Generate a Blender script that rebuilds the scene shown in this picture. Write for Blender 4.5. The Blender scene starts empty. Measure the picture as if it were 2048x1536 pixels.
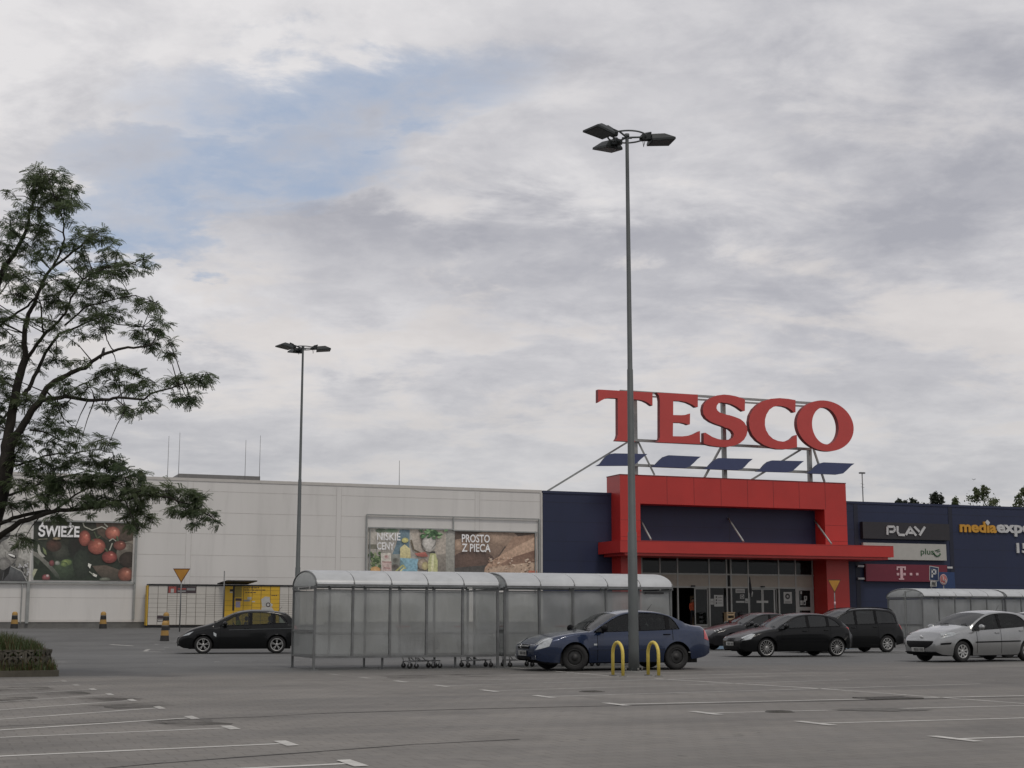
import bpy, math, random
from mathutils import Vector, Matrix, noise
R = math.radians
C = bpy.context.scene.collection
sc = bpy.context.scene

# ------------------------------------------------------------------ camera, sky, sun
FPX, PITCH, EYE = 2905.0, math.atan(470/2905.0), 1.22
cam_d = bpy.data.cameras.new('camera'); cam = bpy.data.objects.new('camera', cam_d); C.objects.link(cam)
cam.location = (0, 0, EYE); cam.rotation_euler = (R(90)+PITCH, 0, 0)
cam_d.sensor_width = 36; cam_d.lens = 36*FPX/2048; cam_d.clip_start = .1; cam_d.clip_end = 3000
sc.camera = cam
sc.view_settings.view_transform = 'Standard'; sc.view_settings.look = 'None'
sc.view_settings.exposure = 0; sc.view_settings.gamma = 1

SUN_EL, SUN_AZ = 61, 150       # azimuth clockwise from +Y
sd = bpy.data.lights.new('sun', 'SUN'); so = bpy.data.objects.new('sun', sd); C.objects.link(so)
sd.energy = 1.05; sd.angle = R(12); sd.color = (1, .93, .84)
_s = Vector((math.sin(R(SUN_AZ))*math.cos(R(SUN_EL)), math.cos(R(SUN_AZ))*math.cos(R(SUN_EL)), math.sin(R(SUN_EL))))
so.rotation_euler = _s.to_track_quat('Z', 'Y').to_euler(); so.location = _s*50

class NT:
    def __init__(s, tree): s.t = tree; s.n = tree.nodes; s.l = tree.links
    def add(s, typ, **kw):
        n = s.n.new(typ)
        for k, v in kw.items(): setattr(n, k, v)
        return n
    def put(s, sock, v):
        if isinstance(v, bpy.types.NodeSocket): s.l.new(v, sock)
        elif v is not None: sock.default_value = v
    def m(s, op, a, b=None, c=None, clamp=False):
        n = s.add('ShaderNodeMath', operation=op); n.use_clamp = clamp
        s.put(n.inputs[0], a)
        if b is not None: s.put(n.inputs[1], b)
        if c is not None: s.put(n.inputs[2], c)
        return n.outputs[0]
    def vm(s, op, a, b=None, sc=None):
        n = s.add('ShaderNodeVectorMath', operation=op); s.put(n.inputs[0], a)
        if b is not None: s.put(n.inputs[1], b)
        if sc is not None: s.put(n.inputs[3], sc)
        return n.outputs[0]
    def noise(s, vec, scale, detail=4, rough=.5, dist=0.0):
        n = s.add('ShaderNodeTexNoise'); s.put(n.inputs['Vector'], vec)
        n.inputs['Scale'].default_value = scale; n.inputs['Detail'].default_value = detail
        n.inputs['Roughness'].default_value = rough; n.inputs['Distortion'].default_value = dist
        return n.outputs[0]
    def ramp(s, v, a, b, lo=0.0, hi=1.0, smooth=True):
        n = s.add('ShaderNodeMapRange'); n.interpolation_type = 'SMOOTHSTEP' if smooth else 'LINEAR'
        s.put(n.inputs[0], v); s.put(n.inputs[1], a); s.put(n.inputs[2], b); s.put(n.inputs[3], lo); s.put(n.inputs[4], hi)
        return n.outputs[0]
    def mix(s, f, a, b, blend='MIX'):
        n = s.add('ShaderNodeMix', data_type='RGBA', blend_type=blend)
        s.put(n.inputs[0], f)
        s.put(n.inputs[6], a if isinstance(a, bpy.types.NodeSocket) else (*a[:3], 1))
        s.put(n.inputs[7], b if isinstance(b, bpy.types.NodeSocket) else (*b[:3], 1))
        return n.outputs[2]
    def comb(s, x, y, z):
        n = s.add('ShaderNodeCombineXYZ'); s.put(n.inputs[0], x); s.put(n.inputs[1], y); s.put(n.inputs[2], z); return n.outputs[0]
    def sep(s, v):
        n = s.add('ShaderNodeSeparateXYZ'); s.put(n.inputs[0], v); return n.outputs

w = bpy.data.worlds.new('World'); sc.world = w; w.use_nodes = True
T = NT(w.node_tree); T.n.clear()
out = T.add('ShaderNodeOutputWorld'); bg = T.add('ShaderNodeBackground'); T.l.new(bg.outputs[0], out.inputs[0])
SKY_S = .1
bg.inputs[1].default_value = SKY_S
sky = T.add('ShaderNodeTexSky', sky_type='NISHITA'); sky.sun_disc = False
sky.sun_elevation = R(SUN_EL); sky.sun_rotation = R(SUN_AZ); sky.air_density = 1.0; sky.dust_density = 2.0
tc = T.add('ShaderNodeTexCoord'); D = T.vm('NORMALIZE', tc.outputs['Generated'])
dx, dy, dz = T.sep(D)
az = T.m('ARCTAN2', dx, dy); el = T.m('ARCSINE', dz)
den = T.m('ADD', T.m('MAXIMUM', dz, 0.0), .22)
pc = T.comb(T.m('DIVIDE', dx, den), T.m('DIVIDE', dy, den), 0.0)
n1 = T.noise(pc, 1.5, 9, .55, .5)
n2 = T.noise(T.vm('ADD', T.vm('MULTIPLY', pc, (1.0, 1.25, 1.0)), (7.3, 2.1, 1.7)), 4.0, 10, .60, .25)
n3 = T.noise(T.vm('ADD', pc, (1.3, 9.1, 4.7)), .62, 4, .5, .2)
n4 = T.noise(T.vm('ADD', pc, (3.3, 5.1, 8.7)), 10.5, 8, .62, .2)
warp = T.m('MULTIPLY', T.m('SUBTRACT', n1, .5), .34)
warp2 = T.m('MULTIPLY', T.m('SUBTRACT', n2, .5), .20)
def blob(a0, e0, ra, re, slant=0.0, lo=1.0, hi=.2):
    a = T.m('SUBTRACT', T.m('ADD', az, warp), R(a0)); e = T.m('SUBTRACT', T.m('ADD', el, warp2), R(e0))
    e = T.m('SUBTRACT', e, T.m('MULTIPLY', a, slant))
    q = T.m('ADD', T.m('POWER', T.m('ABSOLUTE', T.m('DIVIDE', a, R(ra))), 2.0), T.m('POWER', T.m('ABSOLUTE', T.m('DIVIDE', e, R(re))), 2.0))
    return T.ramp(q, lo, hi, 0.0, 1.0)
# thin blue openings between the clouds
holes = None
for b in ((-7.5, 20.6, 6.6, 1.8, .10), (-11.0, 17.3, 5.5, 1.6, .25), (-14, 15.0, 4, 1.1, .1)):
    bb = blob(*b, lo=2.3, hi=.0)
    holes = bb if holes is None else T.m('MAXIMUM', holes, bb)
holes = T.m('MULTIPLY', holes, T.ramp(T.m('ADD', T.m('MULTIPLY', n2, .6), T.m('MULTIPLY', n4, .4)), .36, .60, .30, 1.0))
bright = T.m('ADD', T.m('MULTIPLY', T.ramp(n1, .34, .68), .32), T.m('MULTIPLY', T.ramp(n2, .32, .68), .44))
bright = T.m('ADD', bright, T.m('MULTIPLY', T.ramp(n4, .32, .68), .20))
bright = T.m('ADD', bright, T.m('MULTIPLY', T.ramp(n3, .35, .65), .18))
bank = blob(-15, 23.5, 12, 4.5, .12, lo=1.9, hi=.0)
bright = T.m('ADD', bright, T.m('MULTIPLY', bank, .38))
glow = T.m('MAXIMUM', blob(6, 17.0, 5, 2.4, .0, lo=2.2, hi=.0), blob(-9, 12.0, 6, 2.5, .0, lo=2.2, hi=.0))
bright = T.m('ADD', bright, T.m('MULTIPLY', glow, .24))
dark = T.m('MAXIMUM', blob(17, 15.0, 11, 6, .0, lo=2.0, hi=.0), blob(-3, 14.2, 10, 1.9, .0, lo=2.0, hi=.0))
bright = T.m('SUBTRACT', bright, T.m('MULTIPLY', dark, .27), clamp=True)
grey = (.40, .405, .450); white = (.77, .755, .765)
clc = T.mix(bright, grey, white)
clc = T.mix(T.m('MULTIPLY', T.ramp(n2, .48, .62), T.m('MULTIPLY', T.ramp(el, R(24), R(10)), .48)), clc, (.71, .66, .625))
low = T.ramp(el, R(12), R(2.5))
clc = T.mix(T.m('MULTIPLY', low, .50), clc, (.48, .488, .495))
clc = T.vm('SCALE', clc, sc=1.0/SKY_S)
skyb = T.mix(.72, sky.outputs[0], tuple(v/SKY_S for v in (.37, .465, .63)))
T.l.new(T.mix(T.m('MULTIPLY', holes, .88), clc, skyb), bg.inputs[0])

# ------------------------------------------------------------------ geometry of the place
def ray(x, y):                       # direction of a photo pixel (2048 x 1536), scaled so that .y == 1
    a, b = x-1024, 768-y
    ct, st = math.cos(PITCH), math.sin(PITCH)
    d = Vector((a, FPX*ct - b*st, FPX*st + b*ct)); return d/d.y
PHI = R(21.5)                        # the shop front runs along +u, v points into the shop
BF = Matrix.Rotation(PHI, 4, 'Z')
BFI = BF.inverted()
WALL, PLAT = 79.6, .75
def gz(v):                           # ground height: flat lot, then a rise to the shop's level
    t = min(1, max(0, (v-54)/22)); return PLAT*t*t*(3-2*t)
def gxy(X, Y): return gz(-math.sin(PHI)*X + math.cos(PHI)*Y)
def onv(x, y, V=WALL):               # pixel -> (u, v, z) in the shop's frame on the plane v = V
    d = ray(x, y); q = BFI @ d; k = V/q.y
    return Vector((q.x*k, V, EYE + d.z*k))
def ony(x, y, Y):                    # pixel -> world at distance Y
    d = ray(x, y); return Vector((d.x*Y, Y, EYE+d.z*Y))
def ong(x, y):                       # pixel -> world on the ground
    d = ray(x, y); z = 0
    for _ in range(30):
        k = (z-EYE)/d.z; z = z*.5 + .5*gxy(d.x*k, k)
    return Vector((d.x*k, k, gxy(d.x*k, k)))
def uv(u, v, z=0): return BF @ Vector((u, v, z))

# ------------------------------------------------------------------ mesh builder
class MB:
    def __init__(s, frame=None):
        s.v = []; s.f = []; s.mi = []; s.sm = []; s.F = frame; s.col = None
    def av(s, pts):
        i = len(s.v); s.v += [Vector(p) for p in pts]; return i
    def face(s, idx, mi=0, sm=False): s.f.append(tuple(idx)); s.mi.append(mi); s.sm.append(sm)
    def poly(s, pts, mi=0, sm=False):
        i = s.av(pts); s.face(range(i, i+len(pts)), mi, sm)
    def box(s, a, b, mi=0, M=None):
        x0, y0, z0 = (min(a[k], b[k]) for k in range(3)); x1, y1, z1 = (max(a[k], b[k]) for k in range(3))
        p = [Vector(q) for q in ((x0,y0,z0),(x1,y0,z0),(x1,y1,z0),(x0,y1,z0),(x0,y0,z1),(x1,y0,z1),(x1,y1,z1),(x0,y1,z1))]
        if M is not None: p = [M @ q for q in p]
        i = s.av(p)
        for q in ((0,3,2,1),(4,5,6,7),(0,1,5,4),(1,2,6,5),(2,3,7,6),(3,0,4,7)): s.face([i+k for k in q], mi)
    def bar(s, a, b, w_, h=None, mi=0, up=(0,0,1)):
        a, b = Vector(a), Vector(b); h = h or w_; d = (b-a); L = d.length; d.normalize()
        u_ = Vector(up)
        if abs(d.dot(u_)) > .95: u_ = Vector((1, 0, 0))
        sx = d.cross(u_).normalized(); sz = sx.cross(d)
        p = []
        for q in (a, b):
            for cx, cz in ((-1,-1),(1,-1),(1,1),(-1,1)): p.append(q + sx*cx*w_/2 + sz*cz*h/2)
        i = s.av(p)
        for q in ((0,1,2,3),(7,6,5,4),(0,4,5,1),(1,5,6,2),(2,6,7,3),(3,7,4,0)): s.face([i+k for k in q], mi)
    def tube(s, pts, rad, n=8, mi=0, cap=True, sm=True, closed=False):
        pts = [Vector(p) for p in pts]; k = len(pts)
        rad = [rad]*k if not hasattr(rad, '__len__') else rad
        prev = None; i0 = len(s.v)
        for j, p in enumerate(pts):
            if closed: d = pts[(j+1) % k] - pts[j-1]
            else: d = pts[min(j+1, k-1)] - pts[max(j-1, 0)]
            d.normalize()
            if prev is None:
                a = Vector((0,0,1)) if abs(d.z) < .9 else Vector((1,0,0)); sx = d.cross(a).normalized()
            else: sx = (prev - d*prev.dot(d)).normalized()
            prev = sx; sy = d.cross(sx)
            s.v += [p + (sx*math.cos(t*2*math.pi/n) + sy*math.sin(t*2*math.pi/n))*rad[j] for t in range(n)]
        for j in range(k if closed else k-1):
            a = i0+j*n; b = i0+((j+1) % k)*n
            for t in range(n): s.face((a+t, a+(t+1) % n, b+(t+1) % n, b+t), mi, sm)
        if cap and not closed:
            s.face([i0+t for t in range(n)][::-1], mi); s.face([i0+(k-1)*n+t for t in range(n)], mi)
    def lathe(s, prof, n=24, M=None, mi=0, sm=True):       # prof: (r, z) around local Z
        i0 = len(s.v); M = M or Matrix.Identity(4)
        for r, z in prof:
            for t in range(n):
                a = 2*math.pi*t/n; s.v.append(M @ Vector((r*math.cos(a), r*math.sin(a), z)))
        for j in range(len(prof)-1):
            m_ = mi[j] if isinstance(mi, (list, tuple)) else mi
            for t in range(n):
                a = i0+j*n; b = a+n; s.face((a+t, a+(t+1) % n, b+(t+1) % n, b+t), m_, sm)
    def prism(s, pts, ext, mi=0, ms=None):
        pts = [Vector(p) for p in pts]; ext = Vector(ext); n = len(pts); i = s.av(pts); j = s.av([p+ext for p in pts])
        s.face(range(i, i+n), mi); s.face(list(range(j, j+n))[::-1], mi)
        for k in range(n): s.face((i+(k+1) % n, i+k, j+k, j+(k+1) % n), mi if ms is None else ms)
    def ring(s, A, B, ext, mi=0, ms=None):                  # closed loops of equal length (letter O)
        n = len(A); ext = Vector(ext)
        a = s.av(A); b = s.av(B); c = s.av([Vector(p)+ext for p in A]); d = s.av([Vector(p)+ext for p in B])
        ms = mi if ms is None else ms
        for k in range(n):
            q = (k+1) % n
            s.face((a+k, a+q, b+q, b+k), mi); s.face((c+q, c+k, d+k, d+q), mi)
            s.face((a+q, a+k, c+k, c+q), ms); s.face((b+k, b+q, d+q, d+k), ms)
    def grid(s, P, mi=0, sm=True, flip=False):
        r, c = len(P), len(P[0]); i = s.av([p for row in P for p in row])
        for a in range(r-1):
            for b in range(c-1):
                q = (i+a*c+b, i+a*c+b+1, i+(a+1)*c+b+1, i+(a+1)*c+b)
                s.face(q[::-1] if flip else q, mi, sm)
    def ball(s, c, r, n=10, mi=0, M=None):
        c = Vector(c); r = (r, r, r) if not hasattr(r, '__len__') else r
        P = []
        for a in range(n+1):
            th = math.pi*a/n
            P.append([(M or Matrix.Identity(4)) @ (c + Vector((r[0]*math.sin(th)*math.cos(2*math.pi*b/(2*n)), r[1]*math.sin(th)*math.sin(2*math.pi*b/(2*n)), r[2]*math.cos(th)))) for b in range(2*n+1)])
        s.grid(P, mi, True, True)

XF = {}                              # world matrix of every root we make
def tag(o, label=None, cat=None, group=None, kind=None):
    if label: o['label'] = label
    if cat: o['category'] = cat
    if group: o['group'] = group
    if kind: o['kind'] = kind
    return o
def thing(name, label, cat, loc=(0,0,0), rz=0.0, group=None, M=None):
    o = bpy.data.objects.new(name, None); C.objects.link(o)
    o.location = loc; o.rotation_euler = (0, 0, rz); o.empty_display_size = .3
    XF[o.name] = Matrix.Translation(Vector(loc)) @ Matrix.Rotation(rz, 4, 'Z')
    return tag(o, label, cat, group)
def build(name, mb, mats, parent=None, loc=None, rz=0.0, local=False, weld=False):
    """link mb as one mesh object; its vertices are in mb.F (or world) space unless local"""
    me = bpy.data.meshes.new(name)
    F = mb.F or Matrix.Identity(4)
    if parent is not None:
        PX = XF[parent.name]
        M = Matrix.Identity(4) if local else PX.inverted() @ F
    else:
        if loc is None: loc = (0, 0, 0)
        PX = Matrix.Translation(Vector(loc)) @ Matrix.Rotation(rz, 4, 'Z')
        M = Matrix.Identity(4) if local else PX.inverted() @ F
    me.from_pydata([M @ v for v in mb.v], [], mb.f)
    for m_ in (mats if isinstance(mats, (list, tuple)) else [mats]): me.materials.append(m_)
    me.polygons.foreach_set('material_index', mb.mi); me.polygons.foreach_set('use_smooth', mb.sm)
    if mb.col:
        ca = me.color_attributes.new('print', 'FLOAT_COLOR', 'POINT')
        flat = []
        for c_ in mb.col: flat += [*c_, 1.0]
        ca.data.foreach_set('color', flat)
    me.update()
    o = bpy.data.objects.new(name, me); C.objects.link(o)
    if parent is not None: o.parent = parent; XF[o.name] = PX
    else:
        o.location = loc; o.rotation_euler = (0, 0, rz); XF[o.name] = PX
    return o
def dup(root, loc, rz, label=None, group=None):
    r = root.copy(); C.objects.link(r); r.location = loc; r.rotation_euler = (0, 0, rz)
    if label: r['label'] = label
    if group: r['group'] = group
    for ch in list(root.children):
        c = ch.copy(); C.objects.link(c); c.parent = r
        for g in list(ch.children):
            d = g.copy(); C.objects.link(d); d.parent = c
    return r

# ------------------------------------------------------------------ materials
def lin(*c):
    f = lambda v: (v/255/12.92) if v/255 <= .04045 else ((v/255+.055)/1.055)**2.4
    return tuple(f(v) for v in c)
def mat(name, col, rough=.6, metal=0.0, var=.12, vs=3.0, bump=0.0, bs=60.0, coat=0.0, spec=None, dirt=0.0, streak=False):
    m_ = bpy.data.materials.new(name); m_.use_nodes = True; t = NT(m_.node_tree); p = t.n['Principled BSDF']
    co = t.add('ShaderNodeTexCoord').outputs['Object']
    if streak: co2 = t.vm('MULTIPLY', co, (1, 1, .12))
    else: co2 = co
    n_ = t.noise(co2, vs, 5, .6)
    f = t.ramp(n_, .3, .7, 1-var, 1+var, False)
    c_ = t.vm('SCALE', (*col[:3],), sc=f)
    if dirt:
        nd = t.noise(co2, vs*2.7, 6, .65)
        c_ = t.mix(t.ramp(nd, .48, .72, 0, dirt), c_, tuple(v*.45+.012 for v in col[:3]))
    t.put(p.inputs['Base Color'], c_)
    p.inputs['Roughness'].default_value = rough; p.inputs['Metallic'].default_value = metal
    if coat: p.inputs['Coat Weight'].default_value = coat; p.inputs['Coat Roughness'].default_value = .06
    if spec is not None: p.inputs['Specular IOR Level'].default_value = spec
    if bump:
        b = t.add('ShaderNodeBump'); b.inputs['Strength'].default_value = bump; b.inputs['Distance'].default_value = .02
        t.put(b.inputs['Height'], t.noise(co, bs, 3, .6)); t.put(p.inputs['Normal'], b.outputs[0])
    return m_
def glassmat(name, tint, alpha, rough=.03, body=(.01,.012,.012), ior=1.5):
    """thin tinted pane: see-through share alpha, rest dark body, with reflections"""
    m_ = bpy.data.materials.new(name); m_.use_nodes = True; t = NT(m_.node_tree); t.n.clear()
    o = t.add('ShaderNodeOutputMaterial'); tr = t.add('ShaderNodeBsdfTransparent'); pr = t.add('ShaderNodeBsdfPrincipled'); mx = t.add('ShaderNodeMixShader')
    tr.inputs[0].default_value = (*tint, 1); pr.inputs['Base Color'].default_value = (*body, 1); pr.inputs['Roughness'].default_value = rough
    fr = t.add('ShaderNodeFresnel'); fr.inputs[0].default_value = ior; pr.inputs['IOR'].default_value = ior
    t.put(mx.inputs[0], t.m('MAXIMUM', 1-alpha, t.m('MULTIPLY', fr.outputs[0], 1.0)))
    t.l.new(tr.outputs[0], mx.inputs[1]); t.l.new(pr.outputs[0], mx.inputs[2]); t.l.new(mx.outputs[0], o.inputs[0])
    return m_
mprint = bpy.data.materials.new('printed_picture'); mprint.use_nodes = True
_t = NT(mprint.node_tree); _p = _t.n['Principled BSDF']
_va = _t.add('ShaderNodeVertexColor'); _va.layer_name = 'print'
_nn = _t.noise(_t.add('ShaderNodeTexCoord').outputs['Object'], 7.0, 6, .65)
_t.put(_p.inputs['Base Color'], _t.mix(1.0, _va.outputs[0], _t.mix(_t.ramp(_nn, .3, .7), (.78,.78,.78), (1.2,1.2,1.2)), 'MULTIPLY')); _p.inputs['Roughness'].default_value = .55

galv = mat('galvanised_steel', (.17,.175,.175), .5, .55, .18, 4, dirt=.25)
galv_l = mat('bright_galvanised_steel', (.30,.31,.30), .5, .35, .12, 4)
black = mat('black_plastic', (.012,.012,.013), .5)
dkgrey = mat('dark_grey_metal', (.035,.037,.038), .5, .2)
white_m = mat('white_enamel', (.55,.55,.53), .45, dirt=.12)
def text(body, bold=.0, ext=.01):
    """mesh data of a word, as (verts, faces), unit cap height, starting at x=0"""
    cu = bpy.data.curves.new('lettering', 'FONT'); cu.body = body; cu.extrude = ext; cu.offset = bold; cu.resolution_u = 3
    o = bpy.data.objects.new('lettering', cu); C.objects.link(o)
    dg = bpy.context.evaluated_depsgraph_get(); me = bpy.data.meshes.new_from_object(o.evaluated_get(dg))
    v = [Vector(q.co) for q in me.vertices]; f = [tuple(q.vertices) for q in me.polygons]
    bpy.data.objects.remove(o); bpy.data.curves.remove(cu); bpy.data.meshes.remove(me)
    return v, f
def put_text(mb, body, x0, x1, z0, z1, y, depth=.03, bold=0.0, mi=0, shear=0.0):
    """fit a word into the box x0..x1, z0..z1 of the frame's facade (y = face, growing away from the viewer)"""
    v, f = text(body, bold, .5)
    ax, bx = min(q.x for q in v), max(q.x for q in v); ay, by = min(q.y for q in v), max(q.y for q in v)
    P = []
    for q in v:
        s_ = (q.y-ay)/(by-ay)
        P.append((x0+(q.x-ax)/(bx-ax)*(x1-x0)+shear*s_, y+(.5-q.z)*depth, z0+s_*(z1-z0)))
    i = mb.av(P)
    for q in f: mb.face([i+k for k in q], mi)

# ================================================================== GROUND
m_ = bpy.data.materials.new('paved_ground'); m_.use_nodes = True; t = NT(m_.node_tree); p = t.n['Principled BSDF']
co = t.add('ShaderNodeTexCoord').outputs['Object']; gx, gy, _ = t.sep(co)
br = t.add('ShaderNodeTexBrick'); t.put(br.inputs['Vector'], co); br.inputs['Scale'].default_value = 1
br.inputs['Brick Width'].default_value = .26; br.inputs['Row Height'].default_value = .26; br.inputs['Mortar Size'].default_value = .011; br.offset = 0.5
br.inputs['Color1'].default_value = (.98, .98, .98, 1); br.inputs['Color2'].default_value = (1.06, 1.05, 1.03, 1); br.inputs['Mortar'].default_value = (.85, .84, .82, 1)
nA = t.noise(co, .055, 5, .55, .4); nB = t.noise(co, .35, 6, .6, .3); nC = t.noise(co, 2.3, 5, .65); nD = t.noise(co, 40, 2, .6)
nS = t.noise(t.vm('MULTIPLY', co, (.12, 1.0, 1.0)), .55, 5, .6, .3)       # wear along the driving lanes
f = t.m('ADD', t.m('MULTIPLY', t.ramp(nA, .35, .65), .26), t.m('MULTIPLY', t.ramp(nB, .3, .7), .22))
f = t.m('ADD', f, t.m('MULTIPLY', t.ramp(nS, .34, .66), .34)); f = t.m('ADD', f, t.m('MULTIPLY', nC, .26))
f = t.m('ADD', f, t.m('MULTIPLY', nD, .12)); f = t.m('ADD', f, .37)
pav = t.mix(1.0, t.vm('SCALE', (.158, .150, .139), sc=f), br.outputs[0], 'MULTIPLY')
spots = t.ramp(t.noise(co, 3.2, 3, .5, .4), .68, .73)
vor = t.add('ShaderNodeTexVoronoi'); t.put(vor.inputs['Vector'], t.vm('ADD', co, (.7, .4, 0))); vor.inputs['Scale'].default_value = .42
oil = t.ramp(t.m('ADD', vor.outputs[0], t.m('MULTIPLY', t.noise(co, 2.5, 4, .6), .5)), .52, .36)
stain = t.m('MAXIMUM', t.ramp(t.noise(co, .9, 4, .7, 1.2), .60, .74), t.m('MAXIMUM', t.m('MULTIPLY', spots, .9), t.m('MULTIPLY', oil, .55)))
track = t.ramp(t.noise(t.vm('MULTIPLY', co, (1.6, .07, 1.0)), .8, 4, .6, .15), .56, .70)
pav = t.mix(t.m('MULTIPLY', track, .16), pav, (.07, .066, .06))
pav = t.mix(t.m('MULTIPLY', stain, .45), pav, (.055, .052, .048))
asp = t.vm('SCALE', (.106, .107, .105), sc=f)
asp = t.mix(t.m('MULTIPLY', t.ramp(t.noise(co, .25, 5, .6, .8), .5, .66), .35), asp, (.058, .058, .056))
road = t.ramp(t.m('ADD', gy, t.m('MULTIPLY', t.m('SUBTRACT', nB, .5), 7)), 31, 36)
t.put(p.inputs['Base Color'], t.mix(road, pav, asp)); p.inputs['Roughness'].default_value = .82
t.put(p.inputs['Roughness'], t.ramp(nS, .3, .7, .72, .92))
b_ = t.add('ShaderNodeBump'); b_.inputs['Strength'].default_value = .45; b_.inputs['Distance'].default_value = .01
t.put(b_.inputs['Height'], t.m('ADD', t.m('MULTIPLY', br.outputs['Fac'], -.5), nD)); t.put(p.inputs['Normal'], b_.outputs[0])
m_ground = m_
g = MB(BF)
us = [-400, -200, -100, -60] + list(range(-40, 101, 10)) + [140, 200, 400]
vs_ = [-100, -20, 0, 20, 40, 50] + [52+k for k in range(0, 27, 2)] + [78.5, 120, 300, 900]
g.grid([[(u, v, gz(v)) for u in us] for v in vs_], 0, True, False)
tag(build('ground', g, m_ground, rz=PHI), kind='structure')

# ---- painted markings, worn thin in places
mk = bpy.data.materials.new('worn_road_paint'); mk.use_nodes = True; t = NT(mk.node_tree); t.n.clear()
o = t.add('ShaderNodeOutputMaterial'); tr = t.add('ShaderNodeBsdfTransparent'); pr = t.add('ShaderNodeBsdfPrincipled'); mx = t.add('ShaderNodeMixShader')
co = t.add('ShaderNodeTexCoord').outputs['Object']; pr.inputs['Base Color'].default_value = (.55, .54, .51, 1); pr.inputs['Roughness'].default_value = .75
va = t.add('ShaderNodeVertexColor'); va.layer_name = 'print'; wr = t.sep(va.outputs[0])[0]
k_ = t.ramp(t.m('ADD', t.noise(co, .9, 3, .6), t.m('MULTIPLY', t.noise(co, 9, 4, .7), .5)), .62, 1.05, .0, 1.0)
t.put(mx.inputs[0], t.m('SUBTRACT', 1.0, t.m('MULTIPLY', wr, t.m('ADD', .62, t.m('MULTIPLY', k_, .38))), clamp=True))
t.l.new(pr.outputs[0], mx.inputs[1]); t.l.new(tr.outputs[0], mx.inputs[2]); t.l.new(mx.outputs[0], o.inputs[0])
def line(mb, a, b, w_=.10, s_=1.0, lift=.004):
    a, b = ong(*a), ong(*b); d = (b-a); L = d.length; n = max(1, int(L/1.5)); sd_ = Vector((-d.y, d.x, 0)).normalized()*w_/2
    for k in range(n):
        p, q = a+d*k/n, a+d*(k+1)/n
        pts = [p-sd_, q-sd_, q+sd_, p+sd_]
        mb.poly([(x.x, x.y, gxy(x.x, x.y)+lift) for x in pts]); mb.col += [(s_, s_, s_)]*4
def capline(mb, a, b, s_=1.0, cap=.55, cs=1.0, w_=.10, cw=.13):
    line(mb, a, b, w_, s_)
    e = ong(*b); vdir = BF.to_3x3() @ Vector((0, 1, 0)); udir = (ong(*b)-ong(*a)).normalized()
    c0 = e - vdir*cap*.5; c1 = e + vdir*cap*.5; sd_ = udir*cw
    mb.poly([(x.x, x.y, gxy(x.x, x.y)+.0075) for x in (c0, c0+sd_, c1+sd_, c1)]); mb.col += [(cs,)*3]*4
mkL = MB(); mkL.col = []
for a, b, s_, c_ in (((-300,1385),(123,1363),.6,.7), ((-300,1394),(147,1371),.6,.8), ((-300,1407),(180,1379.5),.7,.9), ((-300,1424),(214,1389.7),.75,.9),
                     ((-300,1442),(258,1401.5),.8,.95), ((-300,1461),(312,1416.5),.9,1), ((-300,1480),(375,1436.5),1.15,1), ((-200,1484),(450,1456.5),.9,1),
                     ((-200,1522),(560,1488),1.2,1.1), ((100,1556),(690,1528),1.2,1.1)):
    capline(mkL, a, b, s_, .6, c_)
tag(build('parking_markings', mkL, mk), kind='structure')
mkR = MB(); mkR.col = []
for a, b, s_, c_ in (((1000,1341),(676,1350),.2,.5), ((1225,1346),(735,1356),.6,.7), ((1640,1345),(808,1363.5),.65,.8), ((1560,1352),(888,1372),.7,.9), ((1700,1360),(985,1382),.7,.95),
                     ((1960,1368),(1095,1393.5),.75,1), ((2150,1389.5),(1240,1409),1.1,1), ((2200,1408),(1420,1426.5),.8,1), ((2250,1431),(1640,1447),1.0,1), ((2400,1463),(1920,1478),1.2,1.1)):
    capline(mkR, a, b, s_, -.75, c_)
line(mkR, (1000,1333), (1222,1352.5), .11, .8); line(mkR, (1310,1357.5), (1640,1377.5), .11, .9); line(mkR, (1640,1377.5), (2300,1426), .11, .75)
for x, y, x2, y2, s_ in ((1440,1333.6,1470,1334,.5),(1540,1340,1580,1340.5,.7),(1660,1346,1700,1346.5,.5),(1786,1353,1830,1353.5,.5),(1950,1360,1990,1361,.5),(1600,1352,1640,1351,.3),
                        (1750,1323,1790,1322,.4),(1780,1306,1800,1305.5,.8),(1980,1332,2000,1331.5,.4)):
    line(mkR, (x,y), (x2,y2), .12, s_)
tag(build('parking_markings', mkR, mk), kind='structure')
mkF = MB(); mkF.col = []
for x, y, x2, y2, s_ in ((220,1288,268,1286.5,.9),(115,1324.5,132,1324,.9),(185,1268,196,1268,.8),(309,1288.5,317,1288.5,.8),(328,1295,338,1295,.6),(398,1315,408,1315,.7),(428,1324,440,1324,.9),(315,1328,350,1327,.3),
                        (290,1282,322,1280,.7),(290,1282,298,1284.5,.7),(298,1284.5,330,1284,.6),(440,1322,560,1321,.3),(495,1335,520,1335,.4),(600,1315,640,1313,.7),(275,1279,300,1278.5,.35),
                        (900,1320,960,1318,.45),(590,1321,625,1320,.35),(380,1309,420,1308,.35)):
    line(mkF, (x,y), (x2,y2), .16, s_)
tag(build('road_markings', mkF, mk), kind='structure')
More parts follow.
